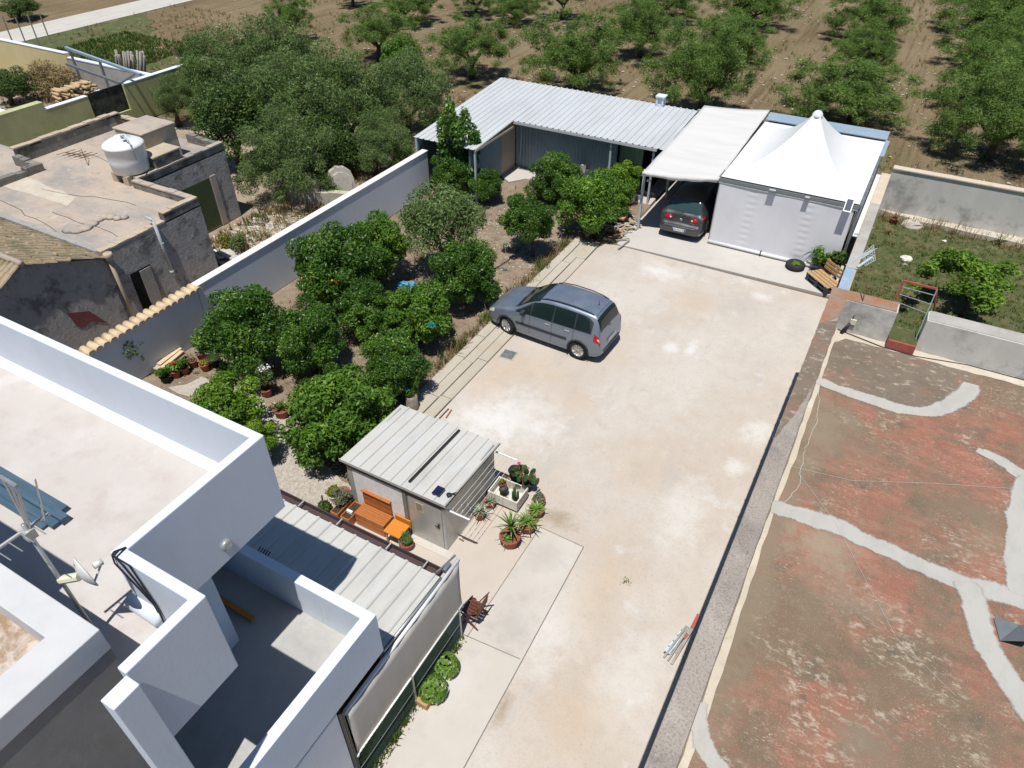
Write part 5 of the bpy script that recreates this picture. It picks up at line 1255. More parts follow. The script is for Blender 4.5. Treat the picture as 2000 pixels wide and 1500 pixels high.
def tree(kind, label, base, cz, rx, rz=None, group=None, name=None, cat='tree', seed=None, off=(0, 0), trunk=None):
    """base: ground point, cz: height of the crown's middle, rx / rz: crown radii"""
    _tc[0] += 1
    name = name or {'citrus': 'citrus_tree', 'lime': 'lemon_tree', 'mix': 'citrus_tree', 'olive': 'olive_tree', 'olive_grey': 'olive_tree', 'olive_small': 'olive_tree', 'dark': 'evergreen_tree', 'tall': 'bay_tree', 'fig': 'loquat_tree'}[kind]
    t = thing(name, label, cat, (base[0], base[1], 0), 0, group)
    ms = CROWN[kind]; me = ms[_tc[0] % len(ms)]
    R0 = {'citrus': 1.2, 'lime': 1.2, 'mix': 1.2, 'olive': 2.6, 'olive_grey': 2.6, 'olive_small': 1.3, 'dark': 2.4, 'tall': 1.2, 'fig': 1.4}[kind]
    s = rx / R0; sz = (rz or rx * .85) / (R0 * .85)
    c = bpy.data.objects.new('crown', me); COL.objects.link(c); c.parent = t
    c.location = (off[0], off[1], cz); c.scale = (s, s, sz); c.rotation_euler = (0, 0, (seed if seed is not None else _tc[0]) * 1.37)
    k = trunk or ('olive' if kind in ('olive', 'olive_grey', 'dark') else 'tall' if kind == 'tall' else 'citrus')
    hT = {'citrus': 1.1, 'olive': 1.9, 'tall': 1.6}[k]
    b = bpy.data.objects.new('trunk', TRUNK[k]); COL.objects.link(b); b.parent = t
    sz2 = max(.25, cz) / hT; b.scale = (.6 + .4 * s, .6 + .4 * s, sz2)
    return t

def px_tree(kind, label, base_px, crown_px, r_px, group=None, squash=.85, **kw):
    """stand a tree where the photo shows its foot; crown height and width as seen"""
    b = at(*base_px, 0)
    cz = max(.5, height_at(crown_px[0], crown_px[1], b.x, b.y))
    D = dist_to((b.x, b.y, cz)); rx = r_px * D / F_PX * {'olive': 1.08, 'olive_grey': 1.10, 'citrus': 1.08, 'mix': 1.08, 'tall': 1.2, 'fig': 1.05}.get(kind, 1.0)
    q = at(crown_px[0], crown_px[1], cz)
    return tree(kind, label, (b.x, b.y), cz, rx, rx * squash, group, off=(q.x - b.x, q.y - b.y), **kw)
G1 = 'citrus trees of the walled garden'
T = px_tree
T('citrus', 'round dark citrus tree beside the tile-topped wall', (492, 722), (480, 640), 92, G1)
T('citrus', 'low citrus tree between the two darkest ones, right of the tile-wall tree', (615, 730), (602, 655), 80, G1)
t_or = T('citrus', 'large citrus tree bearing a few oranges against the white garden wall', (655, 600), (655, 525), 92, G1)
T('mix', 'yellowish citrus tree at the white wall, above the orange-bearing one', (740, 545), (738, 480), 66, G1)
T('olive_small', 'grey-green rounded olive tree in the middle of the walled garden', (870, 540), (860, 435), 98, G1)
T('citrus', 'round citrus tree directly behind the parked car bonnet', (912, 592), (905, 532), 72, G1)
T('citrus', 'citrus tree with sparse top standing left of the blue net', (725, 660), (720, 608), 66, G1)
T('mix', 'citrus tree with olive tint in front of the blue net', (822, 668), (815, 618), 74, G1)
T('citrus', 'citrus tree whose shade falls on the kerb slabs', (778, 772), (770, 720), 74, G1)
T('mix', 'bright citrus tree right behind the garden shed roof', (690, 880), (672, 820), 112, G1)
T('citrus', 'leafy citrus tree left of the bright one behind the shed', (655, 800), (640, 772), 60, G1)
T('lime', 'yellow-green lemon tree leaning on the white house parapet', (472, 850), (440, 800), 82, G1)
T('lime', 'lower lemon tree by the gravel path under the white house', (500, 905), (500, 862), 50, G1)
T('citrus', 'small citrus tree on a thin white stem near the kerb', (1040, 500), (1032, 428), 56, G1)
T('mix', 'leafy citrus tree next to the pile of planks', (1160, 455), (1150, 398), 66, G1)
T('citrus', 'dark citrus tree before the blue-grey sheet wall', (1085, 395), (1085, 350), 54, G1)
T('lime', 'pale yellow-green lemon tree by the carport post', (1212, 395), (1213, 350), 46, G1)
T('mix', 'small bright citrus tree beside the carport post', (1195, 430), (1200, 385), 40, G1)
T('citrus', 'small round citrus tree near the white pavement', (952, 395), (952, 360), 34, G1)
T('tall', 'tall dark bay tree with upright tips at the end of the white wall', (893, 375), (898, 302), 62, G1, squash=1.0)
T('citrus', 'low bush under the tall bay tree', (885, 385), (880, 340), 45, G1)
for k, (dx, dy, dz) in enumerate(((.85, -.75, .2), (.95, -.65, .12), (-.2, -1.05, .15), (.3, -1.1, .35))):
    q = MB().smooth(); c = t_or.location + Vector((dx * .95, dy * .95, height_at(655, 525, t_or.location.x, t_or.location.y) + dz))
    q.lathe([(.0, -.045), (.035, -.03), (.045, 0), (.035, .03), (.0, .045)], c, 10); q.build('orange', M['orange_skin'], t_or)
# orchard
G2 = 'olive trees of the ploughed orchard'
T('olive', 'lone small olive tree on the slope near the gravel road', (575, 82), (568, 28), 46, G2, squash=.8)
T('olive', 'olive tree with a dark twisted trunk left of the orchard rows', (741, 118), (740, 58), 74, G2, squash=.62)
T('olive', 'olive tree at the top edge above the twisted-trunk olive', (792, 45), (800, 5), 60, G2, squash=.6)
T('olive', 'olive tree behind the corner of the corrugated roof', (922, 152), (922, 85), 82, G2, squash=.62)
T('olive', 'olive tree rising right behind the corrugated roof, middle', (1125, 182), (1122, 108), 100, G2, squash=.72)
T('olive', 'olive tree in the second row behind the roof cowl', (1250, 110), (1245, 55), 76, G2, squash=.7)
T('olive', 'small olive tree at the top edge left of the bare trunk', (1005, 45), (1010, 12), 52, G2, squash=.6)
T('olive', 'olive tree at the top edge with a bare leaning trunk', (1098, 36), (1100, -22), 50, G2, squash=.6)
T('olive', 'big olive tree behind the carport roof', (1368, 218), (1370, 135), 106, G2, squash=.78)
T('olive', 'olive tree just beyond the big one behind the carport', (1440, 118), (1430, 80), 80, G2, squash=.6)
T('olive', 'olive tree at the top edge left of the first ploughed lane', (1467, 50), (1475, 8), 82, G2, squash=.55)
T('olive', 'olive tree at the top edge between the two ploughed lanes', (1700, 80), (1700, 30), 80, G2, squash=.6)
T('olive', 'olive tree second from the tent in the lane between furrows', (1690, 150), (1688, 100), 68, G2, squash=.65)
T('olive', 'wide grey-green olive tree right behind the white tent', (1662, 235), (1660, 182), 122, G2, squash=.5)
T('olive', 'right-row olive tree nearest the garden back wall', (1930, 310), (1945, 225), 118, G2, squash=.72)
T('olive', 'right-row olive tree, second up from the garden back wall', (1950, 215), (1955, 150), 112, G2, squash=.65)
T('olive', 'right-row olive tree, third up from the garden back wall', (1945, 135), (1950, 85), 105, G2, squash=.6)
T('olive', 'right-row olive tree at the top right corner', (1930, 65), (1935, 22), 95, G2, squash=.55)
T('olive', 'olive tree at the top right edge beyond the corner tree', (1990, 25), (1995, -20), 90, G2, squash=.55)
T('olive', 'olive crown cut by the top edge beside the first lane', (1290, 40), (1300, -2), 70, G2, squash=.55)
T('olive', 'olive crown at the top edge left of the bare-trunk tree', (930, 28), (930, -10), 55, G2, squash=.55)
T('olive', 'olive crown at the top edge above the lone twisted trunk', (690, 12), (690, -22), 40, G2, squash=.6)
T('olive', 'olive crown cut by the right edge near the garden wall', (2040, 330), (2060, 250), 90, G2, squash=.7)
T('dark', 'dark clump of olive at the top left corner', (40, 38), (38, 14), 40, G2, squash=.4)
# mixed grove between the old house and the lean-to
G3 = 'dense grove behind the white garden wall'
T('olive_grey', 'grey olive tree at the left end of the dense grove', (440, 210), (430, 150), 92, G3)
T('dark', 'small dark bush standing up at the grove\'s left tip', (378, 150), (375, 100), 30, G3)
T('olive_grey', 'grey-green olive at the back of the grove below the lone olive', (560, 190), (545, 125), 95, G3)
T('dark', 'dark glossy evergreen in the shade by the derelict house corner', (470, 330), (455, 235), 86, G3)
T('olive_grey', 'broad grey olive in the middle of the dense grove', (580, 300), (560, 205), 110, G3)
T('olive_grey', 'grey olive hanging over the rubble ground', (590, 385), (555, 310), 92, G3, squash=.9)
T('olive_grey', 'tall grey olive in the right half of the grove', (690, 300), (680, 195), 108, G3)
T('dark', 'dark evergreen under the tall grey olive', (660, 340), (640, 285), 72, G3)
T('olive_grey', 'pale grey olive at the grove\'s right end by the roof corner', (800, 270), (795, 185), 88, G3)
T('olive_grey', 'lower grey olive beside the white wall\'s far end', (735, 345), (745, 280), 66, G3)
T('mix', 'fresh green shrub poking up between the grove and the orchard', (785, 165), (785, 115), 45, G3)
T('olive_grey', 'thin grey olive beside the mossy wall', (350, 245), (348, 190), 46, G3)
T('mix', 'small green shrub at the foot of the white wall\'s far end', (790, 310), (785, 300), 22, G3, squash=.7)
# side garden
T('fig', 'spreading yellow-green loquat tree in the side garden', (1878, 615), (1890, 545), 106, None, squash=.55)
# plots on the left
T('dark', 'dark glossy shrub by the white wall at the left edge', (25, 205), (25, 165), 45, None, squash=.7, name='evergreen_shrub', cat='shrub')
t = thing('dry_shrub', 'large straw-brown dry shrub beside the yellow wall', 'shrub', at(105, 190, 0))
c = at(105, 160, .9)
me = leaf_mesh('dry_twigs', [(0, 0, 0, 2.0, 1.2, .9), (-1.2, .3, .2, .9, .9, .8), (1.2, -.2, .1, .9, .9, .8)], 5000, .28, .04, L['straw'], 5, .4, .2, .3)
o = bpy.data.objects.new('twigs', me); COL.objects.link(o); o.parent = t; o.location = c - t.location

# =================================================================== LOW GROWTH
def tufts(name, pts, mat, blades, h, seed, wd=.012, label=None):
    """many grass blades at the given spots: one mass"""
    g = np.random.default_rng(seed); V = []; n = 0
    P = np.repeat(np.array([(p[0], p[1], p[2] if len(p) > 2 else 0.0, p[3] if len(p) > 3 else 1.0) for p in pts]), blades, axis=0); n = len(P)
    a = g.random(n) * 6.283; lean = g.random(n) * .7; hh = h * P[:, 3] * (.5 + .8 * g.random(n))
    base = P[:, :3] + np.c_[g.normal(0, .05, n) * P[:, 3], g.normal(0, .05, n) * P[:, 3], np.zeros(n)]
    d = np.c_[np.cos(a), np.sin(a), np.zeros(n)]; s = np.c_[-np.sin(a), np.cos(a), np.zeros(n)]
    v = np.empty((n, 4, 3)); up = np.array([0, 0, 1.])
    v[:, 0] = base - s * wd; v[:, 1] = base + s * wd
    tip = base + d * (lean * hh)[:, None] + up * (hh * (1 - lean * .3))[:, None]
    v[:, 2] = tip + s * wd * .3; v[:, 3] = tip - s * wd * .3
    me = bpy.data.meshes.new(name); me.vertices.add(4 * n); me.vertices.foreach_set('co', v.reshape(-1)); me.loops.add(4 * n); me.loops.foreach_set('vertex_index', np.arange(4 * n, dtype=np.int32))
    me.polygons.add(n); me.polygons.foreach_set('loop_start', np.arange(0, 4 * n, 4, dtype=np.int32)); me.update(calc_edges=True)
    at2 = me.attributes.new('rnd', 'FLOAT', 'FACE'); at2.data.foreach_set('value', g.random(n).astype(np.float32)); me.materials.append(mat); me.validate()
    o = bpy.data.objects.new(name, me); COL.objects.link(o); o['kind'] = 'stuff'; return o
r = random.Random(21)
def clump(n, x0, y0, x1, y1, k=5, s=.5):
    c = [(r.uniform(x0, x1), r.uniform(y0, y1)) for _ in range(max(1, n // k))]
    return [(max(x0, min(x1, q[0] + r.gauss(0, s))), max(y0, min(y1, q[1] + r.gauss(0, s))), -.02, r.uniform(.5, 1.3)) for q in (r.choice(c) for _ in range(n))]
tufts('lawn_grass', clump(2600, .1, 18.0, 9, 31.2, 6, .5), L['grass'], 8, .10, 1)
tufts('dry_lawn_grass', clump(1300, .1, 18.0, 9, 31.2, 6, .6), L['straw'], 7, .075, 2)
tufts('wall_foot_grass', [(r.uniform(0.1, 9), r.gauss(31.2, .25), 0, r.uniform(.8, 1.8)) for _ in range(260)], L['straw'], 8, .22, 3)
tufts('kerb_weeds', [(r.gauss(-10.28, .1), r.uniform(12.5, 23), 0, r.uniform(.5, 1.6)) for _ in range(170)], L['straw'], 9, .22, 4)
tufts('kerb_grass', [(r.gauss(-10.3, .08), r.choice((14.2, 15.0, 16.8, 18.4, 20.6, 22.4)) + r.gauss(0, .15), 0, r.uniform(.8, 1.7)) for _ in range(60)], L['grass'], 10, .24, 5)
tufts('rubble_grass', clump(700, -22.6, 15, -18.2, 24, 8, .6), L['straw'], 9, .28, 6, .014)
tufts('rubble_weeds', clump(160, -22.8, 15, -18.2, 24, 10, .3), L['grass'], 9, .26, 7, .014)
tufts('garden_weeds', clump(520, -17.5, 10, -10.4, 27, 6, .3), L['straw'], 6, .12, 8)
tufts('garden_grass', clump(300, -17.5, 10, -10.4, 27, 8, .3), L['grass'], 6, .13, 9)
tufts('verge_grass', clump(1300, -53, 29.5, -45, 36, 9, 1.0), L['grass'], 8, .2, 10, .03)
tufts('verge_straw', clump(800, -57, 20, -37, 44, 9, 1.5), L['straw'], 6, .18, 11, .03)
tufts('orchard_weeds', clump(2600, -50, 33.5, 18, 85, 9, .9), L['straw'], 6, .22, 12, .02)
tufts('orchard_grass', clump(1600, -50, 33.5, 18, 85, 9, .8), L['grass'], 6, .22, 13, .02)
tufts('fence_creeper', [(r.gauss(-4.80, .03), r.uniform(2.6, 6.5), .01, r.uniform(.4, 1.1)) for _ in range(150)], L['grass'], 7, .18, 14, .012)
tufts('plot_weeds', clump(500, -58, 18.4, -37, 25.5, 8, .8), L['straw'], 8, .35, 15, .02)
tufts('yard_weed', [(p.x + r.gauss(0, .05), p.y + r.gauss(0, .05), 0, .7) for p in [at(1222, 1137)] for _ in range(8)], L['grass'], 5, .07, 16)
# climbing leaves inside the fence
me = leaf_mesh('creeper_leaves', [(-4.98, 3.2 + .35 * k, .35 + .1 * (k % 3), .10, .22, .3) for k in range(9)], 1500, .09, .05, L['carob'], 9, .5)
o = bpy.data.objects.new('fence_climber', me); COL.objects.link(o); tag(o, 'dark climbing plant behind the chain link fence', 'climber')

# blobs of teal netting among the garden trees
def net(name, label, px, s, mat, seed, flat=.35, z=0):
    p = at(*px, z); rr = random.Random(seed); q = MB()
    nn = 12; vs = []
    for i in range(nn + 1):
        for j_ in range(nn + 1):
            u, v = i / nn * 2 - 1, j_ / nn * 2 - 1; k = math.sqrt(max(0, 1 - min(1, u * u + v * v)))
            vs.append((p.x + u * s * (1 + rr.uniform(-.2, .2)), p.y + v * s * .8 * (1 + rr.uniform(-.2, .2)), .02 + z + k * s * flat * rr.uniform(.5, 1.2) + rr.uniform(0, .02)))
    q.add(vs, [(i * (nn + 1) + j_, (i + 1) * (nn + 1) + j_, (i + 1) * (nn + 1) + j_ + 1, i * (nn + 1) + j_ + 1) for i in range(nn) for j_ in range(nn) if rr.random() < .72 and (i - nn / 2) ** 2 + (j_ - nn / 2) ** 2 < (nn / 2) ** 2 * rr.uniform(.6, 1.1)])
    o = q.build(name, M[mat]); tag(o, label, 'net'); return o
net('harvest_net', 'crumpled bright blue harvest net on the soil among citrus trees', (795, 563), .52, 'blue_net', 3, .16)
net('netting_scrap', 'teal netting draped over the citrus tree before the blue net', (842, 640), .17, 'teal_net', 13, .9, 1.35)
net('netting_scrap', 'teal netting caught on the citrus tree shading the kerb', (792, 762), .13, 'teal_net', 14, .9, .75)
net('netting_scrap', 'teal netting on the side of the orange-bearing tree', (705, 505), .16, 'teal_net', 15, .9, 1.3)
net('netting_scrap', 'scrap of teal netting on the soil near the kerb', (985, 527), .12, 'teal_net', 4)
net('netting_scrap', 'scrap of teal netting beside the garden hose', (987, 478), .13, 'teal_net', 5)
net('netting_scrap', 'pale blue scrap of netting lying on the kerb slabs', (905, 692), .13, 'pool_blue', 6, .2)
hs = MB().smooth()
P = [at(*q, .03) for q in ((940, 545), (960, 528), (990, 510), (1010, 490), (1022, 478))]
hs.tube(P, .014, 6); P = [at(*q, .9) for q in ((520, 615), (565, 612), (620, 600), (672, 592))]
o = hs.build('garden_hose', M['cable']); tag(o, 'thin black irrigation hose across the garden soil', 'hose')

# =================================================================== POTS AND POTTED PLANTS
def pot(parent, p, rt, h, mat='terracotta', rb_=None):
    q = MB().smooth(); rb_ = rb_ or rt * .72
    q.lathe([(rb_, 0), (rt * .95, h * .86), (rt * 1.05, h * .87), (rt * 1.05, h), (rt * .9, h), (rt * .86, h * .9)], p, 20)
    o = q.build('pot', M[mat], parent)
    q = MB().lathe([(rt * .88, h * .88), (rt * .5, h * .90), (.005, h * .91)], p, 14); q.build('soil', M['earth'], o); return o
def rosette(parent, p, n, ln, wd, mat, seed, rise=.9, curl=.5, name='leaves', stiff=True):
    """pointed leaves from one heart, each bending out"""
    r = random.Random(seed); g = []; vs = []; fs = []; rn = []
    for i in range(n):
        a = i * 2.399 + r.uniform(-.3, .3); el = rise * (1 - .75 * (i / n)) + r.uniform(-.1, .1); L_ = ln * r.uniform(.75, 1.1) * (.7 + .3 * i / n)
        pos = Vector(p); d = Vector((math.cos(a) * math.cos(el), math.sin(a) * math.cos(el), math.sin(el))); s = Vector((-math.sin(a), math.cos(a), 0))
        k = 5; b0 = len(vs)
        for j_ in range(k + 1):
            t = j_ / k; w = wd * (.7 + 1.0 * t) * (1 - t) ** .8 if t < 1 else 0
            vs += [tuple(pos + s * w), tuple(pos - s * w)]
            pos = pos + d * (L_ / k); d = (d + Vector((0, 0, -curl / k))).normalized()
        for j_ in range(k): fs.append((b0 + 2 * j_, b0 + 2 * j_ + 1, b0 + 2 * j_ + 3, b0 + 2 * j_ + 2)); rn.append(r.random() if j_ else 0)
    q = MB(); q.add(vs, fs); o = q.build(name, mat, parent); a_ = o.data.attributes.new('rnd', 'FLOAT', 'FACE')
    if len(a_.data) == len(rn): a_.data.foreach_set('value', rn)
    return o
def bush(parent, p, rx, rz, n, ln, wd, mat, seed, name='leaves', spread=.3):
    r = random.Random(seed)
    bl = [(0, 0, 0, rx * .7, rx * .7, rz * .7)] + [(r.uniform(-.5, .5) * rx, r.uniform(-.5, .5) * rx, r.uniform(-.2, .6) * rz, rx * .45, rx * .45, rz * .45) for _ in range(6)]
    me = leaf_mesh(name, bl, n, ln, wd, mat, seed, spread, .6, .4)
    o = bpy.data.objects.new(name, me); COL.objects.link(o); o.parent = parent; o.location = Vector(p) - parent.location; return o
def potted(name, label, px, rt, h, plant, cat='potted plant', mat='terracotta', group=None, z=0.012):
    p = at(px[0], px[1], z); t = thing(name, label, cat, p, 0, group)
    pot(t, p, rt, h, mat); plant(t, Vector((p.x, p.y, p.z + h * .9))); return t
# beside the shed
potted('potted_agave', 'striped agave in a terracotta pot at the shed\'s side wall', (937, 1012), .13, .26, lambda t, p: rosette(t, p, 26, .36, .022, L['agave'], 1, 1.2, 1.0))
potted('potted_agave', 'smaller striped agave in a pot just behind, touching the shed', (957, 990), .14, .22, lambda t, p: rosette(t, p, 20, .24, .022, L['agave'], 2, 1.2, .9))
def yucca(t, p, s=1.0, seed=3):
    rosette(t, p + Vector((0, 0, .28 * s)), 46, .48 * s, .020, L['spike'], seed, 1.35, .55)
    q = MB().smooth(); q.tube([p - Vector((0, 0, .05)), p + Vector((0, 0, .3 * s))], .03, 7); q.build('stem', M['bark'], t)
potted('potted_yucca', 'large spiky yucca in a round terracotta pot on the patio', (996, 1062), .24, .30, lambda t, p: (yucca(t, p + Vector((0, .05, 0)), 1.1), rosette(t, p + Vector((-.02, -.12, 0)), 16, .26, .018, L['spike'], 33, 1.0, 1.2, 'young_leaves')))
potted('potted_yucca', 'yellow-green drooping yucca right of the large one', (1030, 1035), .20, .26, lambda t, p: rosette(t, p + Vector((0, 0, .06)), 40, .42, .024, L['spike'], 8, 1.2, 1.1))
potted('potted_aloe', 'dark spiky aloe behind the drooping yucca at the patio edge', (1048, 1005), .18, .22, lambda t, p: rosette(t, p, 34, .34, .026, L['succulent'], 9, 1.1, .7))
potted('potted_succulent', 'pale bushy succulent at the trough\'s outer corner', (1053, 985), .15, .2, lambda t, p: bush(t, p + Vector((0, 0, .08)), .19, .12, 500, .06, .035, L['dusty'], 12))
# stone trough with cacti
tr = thing('stone_trough', 'long white stone trough holding cacti and small pots', 'trough', at(990, 975, 0))
a0, a1, a2 = Vector((-6.2, 9.96, 0)), Vector((-5.42, 9.90, 0)), Vector((-5.42, 10.52, 0))
tx, ty, txx, tyy = -6.22, 9.93, -5.40, 10.50
q = MB(); q.box(tx, ty, .10, txx, tyy, .14)
q.box(tx, ty, .142, txx, ty + .035, .40); q.box(tx, tyy - .035, .142, txx, tyy, .40); q.box(tx, ty + .036, .142, tx + .035, tyy - .036, .40); q.box(txx - .035, ty + .036, .142, txx, tyy - .036, .40)
o = q.build('box', M['planter_white'], tr); bevel(o, .006, 1)
q = MB(); q.box(tx + .1, ty + .1, .012, tx + .2, tyy - .1, .098); q.box(txx - .2, ty + .1, .012, txx - .1, tyy - .1, .098); q.build('foot', M['stone'], tr)
def small_pot(label, x, y, rt, h, mat, plant=None, z=.145, name='small_pot'):
    t = thing(name, label, 'plant pot', (x, y, z)); pot(t, Vector((x, y, z)), rt, h, mat)
    if plant: plant(t, Vector((x, y, z + h * .9)))
    return t
small_pot('black plant pot standing inside the stone trough', -5.93, 10.22, .115, .2, 'rubber', lambda t, p: bush(t, p + Vector((0, 0, .02)), .09, .05, 120, .05, .02, L['dusty'], 4))
small_pot('little terracotta pot inside the stone trough', -5.78, 10.05, .06, .11, 'terracotta')
def column_cactus(t, p):
    q = MB().smooth()
    for (dx, dy, h) in ((0, 0, .5), (.07, .03, .34), (-.06, .04, .26)):
        q.tube([p + Vector((dx, dy, -.02)), p + Vector((dx, dy, h * .9)), p + Vector((dx, dy, h))], [.038, .036, .012], 9)
    q.build('stem', L['cactus'], t)
small_pot('pale pot with a column cactus inside the stone trough', -5.55, 10.08, .10, .14, 'planter_white', column_cactus)
def ball(t, p):
    bush(t, p + Vector((0, 0, .06)), .11, .10, 420, .04, .02, L['yellow'], 6)
small_pot('yellowish round cactus in a pot at the trough\'s inner end', -6.08, 10.42, .10, .16, 'terracotta', ball, .145)
small_pot('dusty succulent pot behind the trough by the shed corner', -6.16, 10.66, .12, .22, 'terracotta', lambda t, p: bush(t, p, .13, .1, 300, .06, .02, L['dusty'], 7), .012)
bb = thing('black_bucket', 'black rubber bucket at the shed\'s back corner', 'bucket', (-6.02, 10.95, 0)); pot(bb, Vector((-6.02, 10.95, .012)), .17, .30, 'rubber')
# prickly pear
pp_ = thing('prickly_pear', 'prickly pear with flat green pads and pink buds behind the trough', 'cactus', (-5.62, 10.75, 0))
pot(pp_, Vector((-5.62, 10.75, .012)), .2, .26, 'rubber')
def pad(c, w, h, tilt, az, name='pad'):
    Mx = Matrix.Translation(c) @ Euler((R(tilt), 0, R(az))).to_matrix().to_4x4()
    prof = [(math.sin(math.pi * k / 9), -math.cos(math.pi * k / 9)) for k in range(1, 9)]
    q = MB().smooth(); n = 14; vs = []
    for (rr, zz) in prof:
        for k in range(n):
            a = 2 * math.pi * k / n; vs.append(Mx @ Vector((rr * math.cos(a) * w / 2, rr * math.sin(a) * .018, (zz + 1) / 2 * h)))
    fs = [(i * n + k, i * n + (k + 1) % n, (i + 1) * n + (k + 1) % n, (i + 1) * n + k) for i in range(len(prof) - 1) for k in range(n)]
    q.add(vs, fs + [list(range(n - 1, -1, -1)), [(len(prof) - 1) * n + k for k in range(n)]]); q.build(name, L['cactus'], pp_)
r = random.Random(4)
for k in range(16):
    a = k * 2.4; rr = .06 + .30 * math.sqrt(k / 16)
    pad(Vector((-5.62 + math.cos(a) * rr * 1.1, 10.75 + math.sin(a) * rr * .7, .22 + r.uniform(0, .18))), .17, .25, r.uniform(-45, 45), r.uniform(0, 180))
pad(Vector((-5.60, 10.78, .50)), .13, .28, 8, 20); pad(Vector((-5.40, 10.70, .42)), .14, .26, -20, 70)
q = MB()
for k in range(26):
    a = r.uniform(0, 6.28); rr = r.uniform(.05, .36); c = Vector((-5.55 + math.cos(a) * rr, 10.76 + math.sin(a) * rr * .6, .45 + r.uniform(0, .12))); q.smooth().lathe([(.0, -.02), (.018, 0), (.012, .03), (.0, .04)], c, 6)
q.build('buds', M['flower_red'], pp_)['kind'] = 'stuff'
q = MB().smooth(); q.lathe([(.0, 0), (.035, .02), (.045, .05), (.02, .06)], (-5.86, 10.86, .66), 8); q.tube([(-5.80, 10.82, .4), (-5.86, 10.86, .67)], .007, 5); q.build('flower', M['flower_pink'], pp_)
# in front of the shed
potted('potted_lavender', 'grey-green lavender in a terracotta pot by the shed door', (796, 1070), .15, .20, lambda t, p: (bush(t, p + Vector((0, 0, .14)), .19, .17, 1100, .10, .012, L['olive_grey'], 3)))
rod = MB(); a_, b_ = at(903, 1050, .03), at(929, 1061, .03); rod.beam(a_, b_, .02, .02); rod.beam(at(897, 1052, .03), at(906, 1057, .03), .025, .02)
o = rod.build('iron_rod', M['rust_iron']); tag(o, 'dark iron rod lying on the patio beside the shed', 'rod')
# bench with high back, side table
bn = thing('wooden_bench', 'orange varnished wooden bench with slatted front against the shed', 'bench', (-8.4, 8.0, 0))
sA, sB, sC, sD = at(693, 1000, .42), at(708, 983, .42), at(765, 1010, .42), at(748, 1030, .42)
x0_, x1_ = (sA.x + sB.x) / 2 - .0, (sC.x + sD.x) / 2
yF, yB = (sA.y + sD.y) / 2, (sB.y + sC.y) / 2 + .04
q = MB()
for k in range(6):
    ya = yF + (yB - yF) * k / 6; q.box(x0_, ya, .385, x1_, ya + (yB - yF) / 6 - .006, .415)
q.build('seat', M['wood'], bn)
q = MB()
for k in range(5): q.box(x0_ + .01, yF + .004 + .004 * (k % 2), .02 + k * .074, x1_ - .01, yF + .028 + .004 * (k % 2), .02 + k * .074 + .062)
q.build('front_slats', M['wood'], bn)
q = MB()
for k in range(4): q.box(x0_ + .02, yB + .0 + .003 * (k % 2), .425 + k * .105, x1_ - .03, yB + .035 + .003 * (k % 2), .425 + k * .105 + .095)
q.build('backrest', M['wood'], bn)
q = MB(); q.box(x0_ + .01, yB - .035, .85, x1_ - .02, yB + .055, .875); q.build('top_rail', M['wood'], bn)
for x in (x0_, x1_ - .03):
    q = MB(); q.box(x, yF + .03, .02, x + .03, yB + .03, .384); q.build('side_panel', M['wood'], bn)
tb_ = thing('side_table', 'bright orange square table beside the wooden bench', 'table', (-7.7, 7.95, 0))
tA, tB, tC, tD = at(748, 1037, .43), at(770, 1011, .43), at(801, 1027, .43), at(779, 1053, .43)
X0, X1, Y0, Y1 = (tA.x + tB.x) / 2 + .01, (tC.x + tD.x) / 2, (tA.y + tD.y) / 2, min((tB.y + tC.y) / 2, sy0 - .12)
q = MB(); q.box(X0, Y0, .415, X1, Y1, .445); o = q.build('table_top', M['wood_orange'], tb_); bevel(o, .006, 2)
for (x, y) in ((X0 + .05, Y0 + .05), (X1 - .05, Y0 + .05), (X0 + .05, Y1 - .05), (X1 - .05, Y1 - .05)):
    q = MB(); q.box(x - .018, y - .018, .012, x + .018, y + .018, .414); q.build('leg', M['grey_wood'], tb_)
q = MB(); q.box(X0, sy0 - .07, .25, X1 - .02, sy0 - .04, .52); o = q.build('backboard', M['wood_orange']); tag(o, 'low orange board standing behind the square table', 'board')
# planter crates left of the bench
for k, (x, lab, w_) in enumerate(((x0_ - .30, 'long wooden planter crate beside the bench', .26), (x0_ - .60, 'second planter crate, farther from the bench', .22))):
    t = thing('planter_crate', lab, 'planter', (x, 8.0, 0)); q = MB()
    q.box(x, yF - .18, .012, x + w_, yF - .155, .30); q.box(x, yB - .02, .012, x + w_, yB + .005, .30); q.box(x, yF - .153, .012, x + .022, yB - .022, .30); q.box(x + w_ - .022, yF - .153, .012, x + w_, yB - .022, .30)
    q.build('box', M['wood'], t); MB().box(x + .025, yF - .15, .015, x + w_ - .025, yB - .024, .27).build('soil', M['earth'], t)
    if k: bush(t, (x + .05, yB - .15, .42), .27, .25, 1500, .07, .022, L['dusty'], 5, spread=.4)
    else:
        MB().box(x + .05, yF, .28, x + w_ - .05, yF + .06, .36).build('white_brick', M['rail_white'], t)
potted('potted_plant', 'yellow flowering plant in a pale pot by the gravel path', (655, 975), .16, .22, lambda t, p: bush(t, p + Vector((0, 0, .12)), .20, .18, 700, .07, .035, L['yellow'], 8), mat='planter_white')
potted('potted_plant', 'round terracotta pot with thin greenery behind the dry bush', (672, 975), .19, .26, lambda t, p: bush(t, p + Vector((0, 0, .05)), .16, .1, 300, .06, .03, L['dusty'], 9))
potted('potted_succulent', 'grey-green succulent pot at the shed\'s front left corner', (690, 945), .13, .2, lambda t, p: bush(t, p + Vector((0, 0, .1)), .18, .16, 600, .07, .04, L['dusty'], 10))
